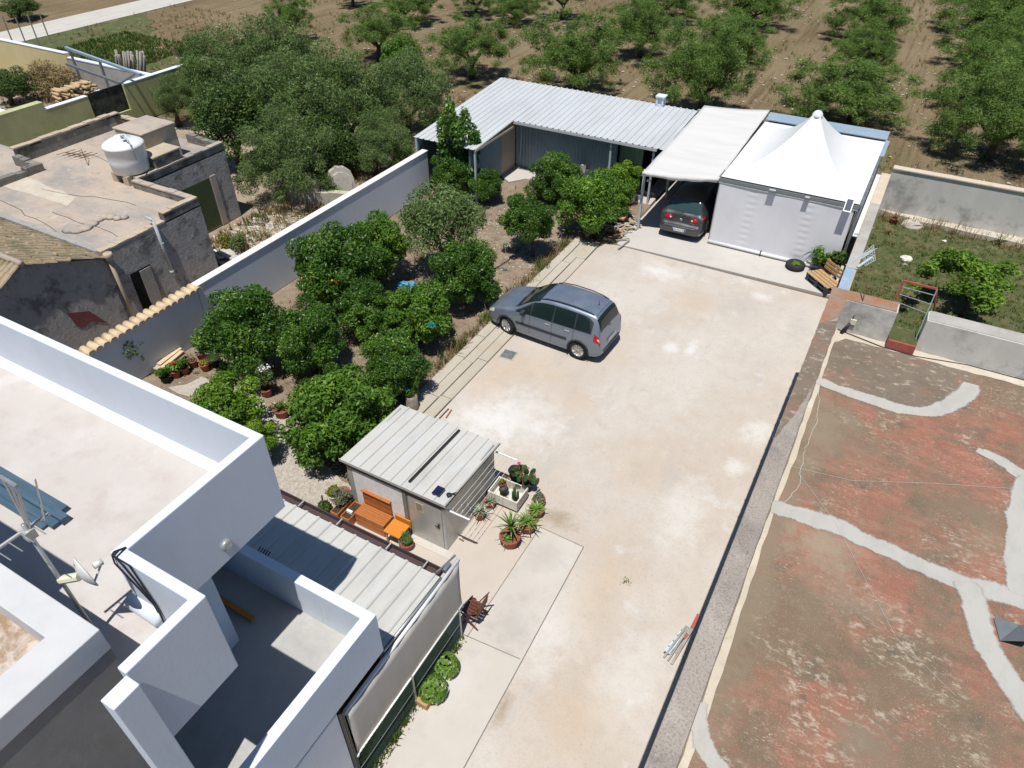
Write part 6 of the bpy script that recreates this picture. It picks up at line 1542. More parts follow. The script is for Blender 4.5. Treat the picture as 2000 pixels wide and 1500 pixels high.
potted('potted_plant', 'pot with pink flowers near the planter crates', (695, 975), .11, .18, lambda t, p: (bush(t, p + Vector((0, 0, .08)), .14, .12, 400, .06, .04, L['succulent'], 11), bush(t, p + Vector((0, 0, .16)), .10, .06, 60, .05, .05, M['flower_pink'], 12, 'blossom')))
potted('potted_plant', 'leafy dark green plant in a pot tucked by the gutter', (640, 1005), .13, .18, lambda t, p: bush(t, p + Vector((0, 0, .12)), .2, .18, 450, .13, .06, L['carob'], 13))
stk_ = MB(); b_ = at(634, 1003, 0); stk_.tube([b_, b_ + Vector((-.04, .08, .55))], .022, 7); o = stk_.build('wooden_stake', M['rust_iron']); tag(o, 'dark wooden stake upright in the gravel path', 'stake')
# folding chair by the blind
fc = thing('folding_chair', 'dark brown slatted folding chair beyond the blind\'s end', 'chair', (-4.95, 7.0, 0))
p = at(905, 1200, .4)
cx0, cy0 = -5.02, 6.75
q = MB()
for k in range(5): q.box(cx0 + .02, cy0 + .06 + k * .075, .40, cx0 + .40, cy0 + .12 + k * .075, .42)
q.build('seat', M['brown_chair'], fc)
q = MB()
for k in range(3): q.box(cx0 + .40 + .012 * k, cy0 + .05, .52 + k * .10, cx0 + .42 + .012 * k, cy0 + .45, .59 + k * .10)
q.build('backrest', M['brown_chair'], fc)
for y in (cy0 + .04, cy0 + .46):
    q = MB(); q.beam((cx0 + .46, y, .86), (cx0 + .05, y, .012), .03, .02); q.build('leg', M['brown_chair'], fc)
    q = MB(); q.beam((cx0 + .02, y, .40), (cx0 + .42, y, .012), .03, .02); q.build('leg', M['brown_chair'], fc)
# succulents by the fence
def dome(t, p, rr, seed):
    r = random.Random(seed); q = MB(); rn = []; vs = []; fs = []
    for k in range(int(150 * rr / .25)):
        u = r.random(); th = r.uniform(0, 6.28); ph = math.acos(1 - u * .95); c = p + Vector((math.sin(ph) * math.cos(th) * rr, math.sin(ph) * math.sin(th) * rr, math.cos(ph) * rr * .72)); n = (c - p).normalized()
        tq = n.cross(Vector((0, 0, 1))); tq = tq.normalized() if tq.length > .01 else Vector((1, 0, 0)); bq = n.cross(tq)
        for j_ in range(7):
            a = j_ * 2 * math.pi / 7 + r.random() * .3; d = tq * math.cos(a) + bq * math.sin(a); s = n.cross(d); l_ = .05 * r.uniform(.8, 1.2)
            b0 = len(vs); vs += [tuple(c), tuple(c + d * l_ * .55 + s * .016 + n * .012), tuple(c + d * l_ + n * .028), tuple(c + d * l_ * .55 - s * .016 + n * .012)]; fs.append((b0, b0 + 1, b0 + 2, b0 + 3)); rn.append(r.random())
    o = MB().add(vs, fs).build('leaf_rosettes', L['succulent'], t); a_ = o.data.attributes.new('rnd', 'FLOAT', 'FACE'); a_.data.foreach_set('value', rn)
for (px, rr, lab, wd_) in (((868, 1312), .25, 'bright green succulent dome nearest the patio chair', .0), ((843, 1358), .27, 'bright green succulent dome in a wooden box, nearer the camera', 1)):
    p = at(px[0], px[1], .016); t = thing('succulent_planter', lab, 'succulent', p)
    if wd_:
        q = MB(); q.box(p.x - .17, p.y - .30, .018, p.x + .10, p.y + .14, .19); o = q.build('wooden_box', M['pallet'], t); bevel(o, .008, 1)
    else: pot(t, p, .15, .16, 'pool_blue')
    dome(t, p + Vector((0.02, .03, .19)), rr, int(px[0]))
c_ = at(833, 1344, .12); rn_ = MB().smooth()
rn_.tube([c_ + Vector((.09 * math.cos(a), .09 * math.sin(a), 0)) for a in [k * 2 * math.pi / 16 for k in range(17)]], .028, 8)
o = rn_.build('rubber_ring', M['rubber']); tag(o, 'coil of dark hose beside the nearer succulent dome', 'hose')
mt = MB().box(-4.60, 2.95, .018, -4.35, 3.35, .05); o = mt.build('grey_box', M['steel_lt']); tag(o, 'flat grey box at the bottom edge beside the fence', 'box')

# garden corner by the tiled wall
cbk = thing('cut_boards', 'pile of pale sawn boards stacked along the tiled garden wall', 'boards', at(335, 705, 0))
for k, (a_, b_, w_, z) in enumerate((((310, 712), (352, 680), .16, .20), ((316, 719), (356, 686), .14, .24), ((322, 722), (341, 708), .16, .30), ((306, 722), (318, 712), .3, .12))):
    q = MB(); q.beam(at(*a_, z), at(*b_, z), w_, .05); q.build('board', M['tile_cream'] if k < 3 else M['stone'], cbk)
q = MB(); p = at(338, 718, .2); q.box(p.x - .12, p.y - .18, .02, p.x + .12, p.y + .18, .22); o = q.build('white_box', M['rail_white']); tag(o, 'small white box among the flower pots by the tiled wall', 'box')
r = random.Random(31)
for k, (px, lab, mt_, kind) in enumerate((
        ((345, 735), 'red geranium in a terracotta pot by the sawn boards', 'terracotta', 'red'), ((362, 728), 'bushy pot plant right of the red geranium', 'terracotta', 'g'),
        ((378, 715), 'tall rough terracotta pot behind the pot plants', 'terracotta', 'd'), ((395, 700), 'agave in a pot next to the brown hedge strip', 'terracotta', 'a'),
        ((402, 722), 'reddish succulent in a pot at the gravel edge', 'terracotta', 'y'), ((418, 712), 'wide dark green tub beside the round citrus tree', 'rubber', 'n'),
        ((325, 745), 'dark leafy plant at the house parapet corner', 'rubber', 'g'), ((445, 735), 'fresh green pot plant under the round citrus tree', 'terracotta', 'l'))):
    pl_ = {'red': lambda t, p: (bush(t, p + Vector((0, 0, .12)), .2, .18, 500, .07, .045, L['succulent'], 50), bush(t, p + Vector((.05, 0, .28)), .07, .06, 60, .06, .06, M['flower_red'], 51, 'blossom')),
           'g': lambda t, p: bush(t, p + Vector((0, 0, .14)), .22, .2, 600, .09, .045, L['citrus'], 52), 'd': lambda t, p: bush(t, p, .14, .1, 250, .06, .03, L['dusty'], 53),
           'a': lambda t, p: rosette(t, p, 22, .34, .03, L['agave'], 54, 1.2, .5), 'y': lambda t, p: bush(t, p + Vector((0, 0, .05)), .18, .12, 400, .06, .03, L['yellow'], 55),
           'n': lambda t, p: bush(t, p, .16, .05, 200, .06, .03, L['carob'], 56), 'l': lambda t, p: bush(t, p + Vector((0, 0, .12)), .26, .2, 600, .09, .06, L['lime'], 57)}[kind]
    potted('potted_plant', lab, px, .22 if kind == 'n' else .15, .24, pl_, mat=mt_, z=0)
t = potted('oleander_pot', 'tall oleander with white flower tips in a terracotta pot', (523, 772), .16, .26, lambda t, p: (bush(t, p + Vector((0, 0, .45)), .38, .36, 1500, .13, .022, L['olive_grey'], 61), bush(t, p + Vector((0, .05, .75)), .3, .14, 130, .05, .05, M['flower_white'], 62, 'blossom')), z=0)
potted('potted_plant', 'wide terracotta pot with an upright plant on the gravel path', (552, 812), .22, .28, lambda t, p: rosette(t, p, 18, .4, .035, L['carob'], 63, 1.3, .5), z=0)
t = thing('leafy_shrub', 'blue-green shrub at the foot of the tiled wall by the parapet', 'shrub', at(278, 725, 0)); bush(t, at(278, 725, 0) + Vector((0, 0, .75)), .55, .65, 900, .12, .05, L['olive_grey'], 64)
sk = MB(); a_ = at(360, 735, 0); sk.tube([a_, a_ + Vector((0, 0, .55))], .012, 6); o = sk.build('garden_stake', M['black']); tag(o, 'thin dark stake standing among the flower pots', 'stake')
# stump, manhole, bits of wood
sp_ = at(806, 800, 0); st_ = thing('tree_stump', 'grey sawn tree stump standing behind the shed roof corner', 'stump', sp_)
q = MB().smooth(); q.lathe([(.21, 0), (.18, .15), (.175, .5), (.16, .52)], sp_, 16); q.build('trunk', M['stump'], st_)
mh = thing('manhole_cover', 'square grey iron manhole cover by the car', 'manhole cover', at(993, 693, 0)); p = at(993, 693, 0)
Mm = Matrix.Translation((p.x, p.y, 0)) @ Matrix.Rotation(R(4), 4, 'Z')
q = MB(); q.box(-.24, -.24, 0, .24, .24, .012, Mm); q.build('frame', M['concrete'], mh); q = MB(); q.box(-.20, -.20, .0125, .20, .20, .02, Mm)
for i in range(5):
    for k in range(5): q.box(-.17 + i * .072, -.17 + k * .072, .0205, -.13 + i * .072, -.13 + k * .072, .026, Mm)
q.build('lid', M['iron'], mh)
for (a_, b_, lab) in (((858, 817), (876, 798), 'dark stick lying left of its pair behind the shed'), ((871, 816), (882, 800), 'reddish stick lying right of its pair behind the shed')):
    q = MB(); q.beam(at(*a_, .03), at(*b_, .03), .03, .02); o = q.build('wooden_stick', M['rust_iron'] if 'dark' in lab else M['terracotta']); tag(o, lab, 'stick')

# wood pile by the carport post
wp = thing('plank_pile', 'heap of reddish planks, branches and scrap beside the carport post', 'wood pile', at(1205, 440, 0))
r = random.Random(12)
for k in range(46):
    c = at(r.gauss(1212, 13), r.gauss(438, 13), r.uniform(.04, .22)); a = r.uniform(0, 3.14); v = Vector((math.cos(a), math.sin(a), r.uniform(-.1, .15))) * r.uniform(.15, .4)
    q = MB(); q.beam(c - v, c + v, r.uniform(.03, .08), r.uniform(.02, .05)); q.build('stick', M[r.choice(('log', 'grey_wood', 'pallet', 'grey_wood', 'concrete'))], wp)
for k in range(3):
    q = MB(); q.beam(at(1186, 418 - k * 1.2, .28 + .07 * k), at(1222, 428 - k * 1.5, .28 + .07 * k), .42, .05); q.build('reddish_board', M['terracotta'] if k < 2 else M['pallet'], wp)
q = MB(); p = at(1190, 430, .2); q.box(p.x - .2, p.y - .1, .02, p.x + .15, p.y + .1, .3); o = q.build('blue_crate', M['blue_planks']); tag(o, 'dark blue crate under the reddish boards', 'crate')
sacks = thing('white_sack', 'white sack sagging beside the carport post', 'sack', at(1228, 395, 0)); bq = at(1228, 395, 0)
q = MB().smooth(); q.lathe([(.2, 0), (.27, .12), (.26, .35), (.2, .55), (.09, .66), (.05, .72)], bq, 14); q.build('bag', M['planter_white'], sacks)
potted('bucket_plant', 'small green plant in a black bucket at the kerb\'s far end', (1163, 465), .17, .26, lambda t, p: rosette(t, p, 14, .3, .03, L['agave'], 71, 1.2, .7), mat='rubber', z=.03)
potted('potted_plant', 'small tan pot with a sprout beside the black bucket', (1147, 463), .11, .2, lambda t, p: rosette(t, p, 8, .2, .02, L['spike'], 72, 1.2, .7), mat='stone', z=.03)
wb = MB(); wb.beam(at(1136, 347, .1), at(1139, 322, 1.0), .26, .05); o = wb.build('white_board', M['rail_white']); tag(o, 'white board propped against the lean-to wall', 'board')
wb = MB(); wb.beam(at(1146, 350, .1), at(1149, 330, .7), .18, .04); o = wb.build('propped_sheet', M['pipe']); tag(o, 'pale grey panel propped beside the white board', 'panel')
# planter tyre, palm, pallet bench by the tent
tp = at(1552, 523, .05); ty_ = thing('tyre_planter', 'old black tyre used as a planter with bright green plants', 'planter', tp)
q = MB().smooth(); pr = [(.20, .01), (.31, .0), (.345, .05), (.35, .12), (.335, .19), (.30, .215), (.22, .21), (.20, .18)]
q.lathe(pr, tp, 28); q.build('tyre', M['rubber'], ty_)
bush(ty_, tp + Vector((0, 0, .21)), .21, .06, 700, .05, .03, L['succulent'], 81)
pm = at(1582, 520, .05); pt = thing('potted_palm', 'young dracaena palm in a white pot by the tent curtain', 'potted plant', pm)
pot(pt, pm, .17, .28, 'planter_white'); rosette(pt, pm + Vector((0, 0, .55)), 46, .5, .02, L['spike'], 82, 1.4, .7)
q = MB().smooth(); q.tube([pm + Vector((0, 0, .2)), pm + Vector((0, 0, .56))], .035, 7); q.build('stem', M['bark'], pt)
bs = thing('rubber_plant', 'glossy rubber plant between the palm and the blue-covered wall', 'shrub', (-1.0, 25.25, .05))
bush(bs, (-1.25, 25.3, .55), .42, .42, 420, .16, .075, L['citrus'], 83); bush(bs, (-.78, 25.25, .7), .34, .5, 320, .18, .08, L['carob'], 84, 'dark_leaves'); bush(bs, (-1.45, 25.4, .75), .2, .3, 120, .12, .05, L['lime'], 85, 'pale_leaves')
pot(bs, Vector((-1.05, 25.3, .05)), .2, .3)
pb = thing('pallet_bench', 'bench made of pallets with natural slats and dark blue base', 'bench', (-1.1, 24.6, .05))
c0, c1 = at(1572, 545, .05), at(1611, 577, .05)
dx = (c1 - c0); dx.z = 0; Lb = dx.length; dx.normalize(); nrm = Vector((-dx.y, dx.x, 0))
Mb = Matrix((dx, nrm, Vector((0, 0, 1)))).transposed().to_4x4(); Mb.translation = Vector((c0.x, c0.y, .05))
for (z0, nm) in ((0, 'lower_pallet'), (.145, 'upper_pallet')):
    q = MB()
    for y in (0.0, .36, .70):
        q.box(0, y, z0, Lb, y + .09, z0 + .02, Mb)
        for x in (0, Lb / 2 - .07, Lb - .14): q.box(x, y, z0 + .0205, x + .14, y + .09, z0 + .11, Mb)
    for x in (0, Lb / 2 - .05, Lb - .1): q.box(x, 0, z0 + .111, x + .1, .79, z0 + .128, Mb)
    q.build(nm, M['pallet_dark'], pb)
q = MB()
for k in range(4): q.box(-.02, .0 + k * .16, .276, Lb + .01, .13 + k * .16, .298, Mb)
q.build('seat_slats', M['pallet'], pb)
q = MB()
for k in range(3): q.box(.0, .70 + .012 * k, .36 + k * .13, Lb, .722 + .012 * k, .45 + k * .13, Mb)
for x in (.05, Lb / 2 - .04, Lb - .13): q.box(x, .735, .28, x + .08, .76, .74, Mb)
q.build('backrest', M['pallet'], pb)
# side garden bits
def rock(name, label, px, s, mat, seed, z=0):
    p = at(*px, 0); rr = random.Random(seed); q = MB(); pts = []
    for i in range(4):
        for k in range(7):
            a = 2 * math.pi * k / 7; rad = s * (1, .95, .65, .25)[i] * rr.uniform(.7, 1.2); pts.append((p.x + rad * math.cos(a), p.y + rad * .7 * math.sin(a), (0, .25, .45, .55)[i] * s * rr.uniform(.8, 1.2) - .03))
    q.add(pts, [(i * 7 + k, i * 7 + (k + 1) % 7, (i + 1) * 7 + (k + 1) % 7, (i + 1) * 7 + k) for i in range(3) for k in range(7)] + [[21 + k for k in range(7)]])
    o = q.build(name, M[mat]); tag(o, label, 'rock'); return o
rock('limestone_rock', 'white limestone rock on the dry lawn of the side garden', (1770, 505), .24, 'planter_white', 3)
rock('limestone_rock', 'small pale stone just below the white rock', (1768, 516), .10, 'rock', 4)
rock('rough_boulder', 'grey rough boulder at the foot of the garden back wall', (1782, 440), .42, 'rock', 5)
rock('rough_boulder', 'flat tan boulder left of the red pot', (1722, 408), .35, 'rock', 6)
rock('pale_stone', 'small pale stone near the right edge of the side garden', (1845, 470), .10, 'rail_white', 7)
potted('red_pot', 'bright red pot with a dry plant at the garden wall corner', (1745, 435), .16, .2, lambda t, p: rosette(t, p, 20, .5, .025, L['straw'], 91, 1.3, .8), mat='red_paint', z=0)
t = thing('garden_weed', 'tall green weed at the foot of the back wall', 'weed', at(1950, 475, 0)); rosette(t, at(1950, 475, 0), 26, .5, .03, L['grass'], 92, 1.3, .4)
t = thing('grass_clump', 'yellow-green grass clump below the red pot', 'grass clump', at(1735, 455, 0)); rosette(t, at(1735, 455, 0), 34, .45, .015, L['straw'], 93, 1.3, .9)
# plants and stones on the rubble ground
t = thing('yellow_weed', 'yellow dry weed by the green roller door', 'weed', at(440, 470, 0)); bush(t, at(437, 468, .35), .35, .4, 700, .09, .03, L['yellow'], 94)
t = thing('grey_shrub', 'small grey-green shrub on the rubble beside the white wall', 'shrub', at(464, 485, 0)); bush(t, at(464, 474, .4), .45, .5, 1100, .08, .03, L['olive_grey'], 95)
t = thing('yellow_shrub', 'yellow-green tuft left of the grey-green shrub', 'shrub', at(445, 485, 0)); bush(t, at(444, 480, .2), .3, .25, 500, .08, .03, L['yellow'], 96)
br_ = thing('broken_slabs', 'broken concrete slabs and boards behind the white wall', 'rubble', at(440, 500, 0))
for (a_, b_, w_, z, mt_) in (((420, 500), (455, 492), .5, .35, 'rock'), ((425, 512), (452, 505), .45, .2, 'concrete'), ((430, 490), (462, 506), .3, .42, 'rock'), ((414, 490), (420, 498), .25, .3, 'rail_white')):
    q = MB(); q.beam(at(*a_, z), at(*b_, z - .08), w_, .07); q.build('slab', M[mt_], br_)
rw_ = thing('ruined_wall', 'ruined low grey stone wall in the grove\'s shade', 'wall', at(600, 390, 0))
q = MB(); a_, b_ = at(565, 395, 0), at(625, 400, 0); c_ = at(690, 405, 0)
wall_run(q, (a_.x, a_.y), (b_.x, b_.y), .3, -.05, .95, 4, .4, .15); wall_run(q, (b_.x, b_.y), (c_.x, c_.y), .3, -.05, .5, 5, .4, .1); q.build('masonry', M['rock'], rw_)
p = at(672, 385, 0); q = MB(); pts_ = [(-.55, -.02), (.55, -.02), (.58, .7), (.48, 1.05), (.22, 1.28), (-.12, 1.32), (-.42, 1.15), (-.58, .75)]
Mw = Matrix.Translation((p.x, p.y, 0)) @ Euler((R(80), 0, R(52))).to_matrix().to_4x4(); q.prism(pts_, -.3, .0, Mw); q.prism([(x_ * .8, y_ * .8 + .05) for x_, y_ in pts_], .004, .06, Mw)
o = q.build('standing_stone', M['rock']); bevel(o, .05, 2); tag(o, 'upright rounded grey stone slab behind the white wall', 'stone')
t = thing('ivy_bush', 'green ivy at the foot of the rounded stone slab', 'shrub', at(655, 385, 0)); bush(t, at(655, 380, .3), .45, .4, 600, .10, .07, L['lime'], 97)

# =================================================================== CARS
def paint(name, col, rough=.28, metal=.6, dust=.25):
    m, nt, b = new_mat(name, rough, .5, metal)
    g = N(nt, 'ShaderNodeNewGeometry'); no = N(nt, 'ShaderNodeTexNoise', Scale=2.5, Detail=7.0); nt.links.new(g.outputs['Position'], no.inputs['Vector'])
    rp = N(nt, 'ShaderNodeMapRange'); rp.inputs['From Min'].default_value = .4; rp.inputs['From Max'].default_value = .75; rp.inputs['To Max'].default_value = dust; nt.links.new(no.outputs['Fac'], rp.inputs['Value'])
    mx = N(nt, 'ShaderNodeMix', data_type='RGBA'); nt.links.new(rp.outputs['Result'], mx.inputs['Factor']); mx.inputs['A'].default_value = c4(col); mx.inputs['B'].default_value = (.36, .33, .29, 1)
    nt.links.new(mx.outputs['Result'], b.inputs['Base Color'])
    rr = N(nt, 'ShaderNodeMapRange'); rr.inputs['From Min'].default_value = .3; rr.inputs['From Max'].default_value = .75; rr.inputs['To Min'].default_value = rough; rr.inputs['To Max'].default_value = rough + .25
    nt.links.new(no.outputs['Fac'], rr.inputs['Value']); nt.links.new(rr.outputs['Result'], b.inputs['Roughness'])
    b.inputs['Coat Weight'].default_value = .5; b.inputs['Coat Roughness'].default_value = .12
    return m
M['paint_blue'] = paint('blue_grey_metallic', (0.20, 0.245, 0.31), .33, .5)
M['paint_grey'] = paint('dark_grey_metallic', (0.075, 0.075, 0.078), .28, .6, .15)
def glass_mat(name, col, rough=.06):
    m, nt, b = new_mat(name, rough, .25); b.inputs['Base Color'].default_value = c4(col); b.inputs['Coat Weight'].default_value = .15; b.inputs['Coat Roughness'].default_value = .03; return m
M['car_glass'] = glass_mat('tinted_glass', (0.012, 0.022, 0.022))
M['rear_glass'] = glass_mat('green_tinted_glass', (0.03, 0.062, 0.065), .12)
M['trim'] = plain('dark_plastic_trim', (0.035, 0.04, 0.048), .6, .3)
M['tyre'] = plain('tyre_rubber', (0.025, 0.025, 0.025), .85, .2, var=.3)
M['rim'] = plain('alloy_wheel', (0.50, 0.49, 0.47), .35, .5, .6)
M['red_lens'] = glass_mat('red_lens', (0.42, 0.012, 0.016), .15)
M['clear_lens'] = glass_mat('clear_lens', (0.55, 0.56, 0.54), .1)
M['plate'] = plain('number_plate', (0.72, 0.72, 0.7), .5, .3, var=.05)
M['plate_blue'] = plain('plate_blue_band', (0.02, 0.05, 0.30), .5, .3)
M['chrome'] = plain('chrome', (0.6, 0.6, 0.6), .15, .5, .9)

def build_car(root, ST, paintm, wheels, R_w, front_steer=0.0, glass='car_glass'):
    """ST rows: x, z_bottom, z_belt, z_top, half width, half roof width. Local x forward."""
    ST = sorted(ST); X = np.array([s[0] for s in ST]); A = np.array(ST)[:, 1:]
    def pch(x, k):
        y = A[:, k]; h = np.diff(X); dl = np.diff(y) / h; d = np.zeros(len(X))
        for i in range(1, len(X) - 1):
            if dl[i - 1] * dl[i] > 0:
                w1, w2 = 2 * h[i] + h[i - 1], h[i] + 2 * h[i - 1]; d[i] = (w1 + w2) / (w1 / dl[i - 1] + w2 / dl[i])
        d[0], d[-1] = dl[0], dl[-1]
        i = int(np.clip(np.searchsorted(X, x) - 1, 0, len(X) - 2)); t = (x - X[i]) / h[i]
        return (1 + 2 * t) * (1 - t) ** 2 * y[i] + t * (1 - t) ** 2 * h[i] * d[i] + t * t * (3 - 2 * t) * y[i + 1] + t * t * (t - 1) * h[i] * d[i + 1]
    def ring(x):
        zb, zl_, zt, W, Wr = [pch(x, k) for k in range(5)]
        zl_ = min(zl_, zt - .02); hg = zt - zl_
        Wr = min(Wr, W * .96)
        wb = W * .955
        return [(0, zb), (.82 * W, zb), (.965 * W, zb + .10), (W, zb + (zl_ - zb) * .45), (.992 * W, zb + (zl_ - zb) * .80), (wb, zl_),
                (wb + (Wr - wb) * .42 + .012, zl_ + hg * .40), (wb + (Wr - wb) * .86 + .014, zl_ + hg * .78), (Wr * .93, zt - hg * .055), (Wr * .62, zt - .004), (0, zt + .012)]
    def P(x, t):
        rg = ring(x); n = len(rg); i = int(np.clip(math.floor(t), 0, n - 2)); f = t - i
        p0, p1, p2, p3 = rg[max(i - 1, 0)], rg[i], rg[i + 1], rg[min(i + 2, n - 1)]
        if i - 1 < 0: p0 = (-p2[0], p2[1])
        if i + 2 > n - 1: p3 = (-p1[0], p1[1])
        o = []
        for k in range(2):
            o.append(.5 * (2 * p1[k] + (p2[k] - p0[k]) * f + (2 * p0[k] - 5 * p1[k] + 4 * p2[k] - p3[k]) * f * f + (-p0[k] + 3 * p1[k] - 3 * p2[k] + p3[k]) * f ** 3))
        return Vector((x, o[0], o[1]))
    def nrm(x, t):
        e = .01; a = P(min(x + e, X[-1]), t) - P(max(x - e, X[0]), t); b = P(x, min(t + .04, 10)) - P(x, max(t - .04, 0))
        n = a.cross(b); n = n.normalized() if n.length > 1e-9 else Vector((0, 0, 1))
        return n if n.dot(Vector((0, P(x, t).y, .2 + P(x, t).z - .8))) > 0 or True else -n
    # body shell
    xs = np.unique(np.concatenate([np.linspace(X[0], X[-1], 150), X])); ts = np.concatenate([np.linspace(0, 2, 5), np.linspace(2.06, 10, 56)])
    def shellpt(x, t, s):
        p = P(x, t)
        for wx in wheels:
            dd = math.hypot(p.x - wx, p.z - R_w)
            if dd < R_w + .055 and t < 6: p = Vector((p.x, min(p.y, .50), p.z))
        return Vector((p.x, p.y * s, p.z))
    nt_ = len(ts); V = []
    full = [(t, 1) for t in ts] + [(t, -1) for t in ts[::-1][1:-1]]
    for x in xs:
        for (t, s) in full: V.append(shellpt(x, t, s))
    m = len(full); Fc = [(i * m + k, (i + 1) * m + k, (i + 1) * m + (k + 1) % m, i * m + (k + 1) % m) for i in range(len(xs) - 1) for k in range(m)]
    q = MB().smooth(); q.add(V, Fc + [list(range(m)), [(len(xs) - 1) * m + k for k in range(m)][::-1]])
    body = q.build('body', M[paintm], root, local=True)
    bmx = bmesh.new(); bmx.from_mesh(body.data); bmesh.ops.recalc_face_normals(bmx, faces=bmx.faces); bmx.to_mesh(body.data); bmx.free()
    def patch(name, x0, x1, t0, t1, side, mat, off=.006, nx=16, nt2=10, shape=None, parent=None, both=False):
        q = MB().smooth(); vs = []
        for i in range(nx + 1):
            for k in range(nt2 + 1):
                u, v = i / nx, k / nt2
                x, t = x0 + (x1 - x0) * u, t0 + (t1 - t0) * v
                if shape: x, t = shape(u, v)
                if both:   # t runs from one side across the roof to the other
                    s = 1 if t <= 10 else -1; t_ = t if t <= 10 else 20 - t
                else: s, t_ = side, t
                p = P(x, t_); n = nrm(x, t_)
                if n.z < 0 and t_ > 6: n = -n
                if t_ <= 8 and n.y < 0: n = -n
                p = p + n * off; vs.append((p.x, p.y * s, p.z))
        q.add(vs, [(i * (nt2 + 1) + k, (i + 1) * (nt2 + 1) + k, (i + 1) * (nt2 + 1) + k + 1, i * (nt2 + 1) + k + 1) for i in range(nx) for k in range(nt2)])
        o = q.build(name, M[mat], parent or root, local=True)
        if parent: o.parent = parent
        return o
    # wheels
    def wheel(x, s, steer):
        w = bpy.data.objects.new('wheel', None); COL.objects.link(w); w.parent = root; w.location = (x, s * (pch(x, 3) - .115), R_w); w.rotation_euler = (0, 0, steer + (0 if s > 0 else math.pi))
        Mx = Matrix.Rotation(R(-90), 4, 'X')
        q = MB().smooth(); pr = [(R_w * .60, -.09), (R_w * .95, -.095), (R_w, -.06), (R_w, .06), (R_w * .95, .095), (R_w * .70, .10), (R_w * .66, .075)]
        q.lathe(pr, n=36, M=Mx); q.build('tyre', M['tyre'], w, local=True)
        q = MB().smooth(); q.lathe([(R_w * .69, .078), (R_w * .66, .092), (R_w * .62, .07)], n=36, M=Mx); q.smooth(False)
        for k in range(10):
            a = k * 2 * math.pi / 10; ca, sa = math.cos(a), math.sin(a)
            Mk = Mx @ Matrix.Rotation(a, 4, 'Z'); q.box(.05, -.016, .068, R_w * .66, .016, .09, Mk)
        q.smooth().lathe([(.0, .095), (.06, .092), (.07, .075)], n=16, M=Mx); q.build('rim', M['rim'], w, local=True)
        q = MB().lathe([(R_w * .62, .03), (R_w * .3, .032), (.01, .033)], n=24, M=Mx); q.build('brake_disc', M['trim'], w, local=True)
        return w
    for i, x in enumerate(wheels):
        for s in (1, -1): wheel(x, s, front_steer if i == 0 else 0)
    # dark arches and floor
    q = MB(); q.box(X[0] + .25, -.52, .16, X[-1] - .25, .52, .24); q.build('underbody', M['trim'], root, local=True)
    for s in (1, -1):
        for x in wheels:
            q = MB().smooth(); y = pch(x, 3) * .995
            pts = [(x + (R_w + .05) * math.cos(a), s * y, R_w + (R_w + .05) * math.sin(a)) for a in np.linspace(R(-12), R(192), 26)]
            q.tube(pts, .016, 6); q.build('arch_trim', M['trim'], root, local=True)
    return P, nrm, patch, pch

# ---- blue people carrier parked across the yard, nose to the garden
ctr = Vector((-8.05, 17.12, 0.0))
van = thing('people_carrier', 'dusty blue-grey people carrier parked across the pale yard', 'car', (ctr.x, ctr.y, .02), R(180 - 2.6))
SZ = [(2.15, .30, .50, .545, .50, .40), (2.12, .26, .58, .62, .62, .52), (2.02, .22, .66, .72, .735, .62), (1.85, .20, .75, .815, .80, .68), (1.55, .19, .84, .915, .845, .70), (1.2, .18, .92, 1.01, .868, .70), (1.0, .18, .955, 1.07, .871, .69),
      (.65, .18, .97, 1.30, .871, .655), (.30, .18, .98, 1.495, .871, .63), (.05, .18, .985, 1.575, .871, .62), (-.35, .18, .99, 1.63, .871, .62), (-.9, .18, 1.0, 1.64, .868, .615), (-1.4, .19, 1.01, 1.615, .862, .60), (-1.78, .20, 1.015, 1.565, .848, .575),
      (-1.90, .22, 1.01, 1.50, .838, .565), (-2.0, .24, .99, 1.28, .822, .60), (-2.07, .27, .95, 1.04, .80, .62), (-2.12, .30, .72, .78, .775, .64), (-2.16, .36, .58, .62, .72, .62)]
van.scale = (.955, .98, 1.0)
P_, n_, patch, pch = build_car(van, SZ, 'paint_blue', (1.30, -1.39), .315, R(-14))
patch('windscreen', 0, 0, 0, 0, 1, 'car_glass', .006, 16, 24, shape=lambda u, v: (1.0 - .86 * u - .06 * (1 - abs(2 * v - 1) ** 2) * (u - .5) * -2 * 0, 7.6 + 4.8 * v), both=True)
patch('rear_window', 0, 0, 0, 0, 1, 'car_glass', .007, 12, 24, shape=lambda u, v: (-1.875 - .175 * u, 7.3 + 5.4 * v), both=True)
def _tt(x): return 5.13 + max(.15, min(2.12, 1.0 + (.93 - x) * 2.1)) - max(0, (-1.45 - x)) ** 2 * 5
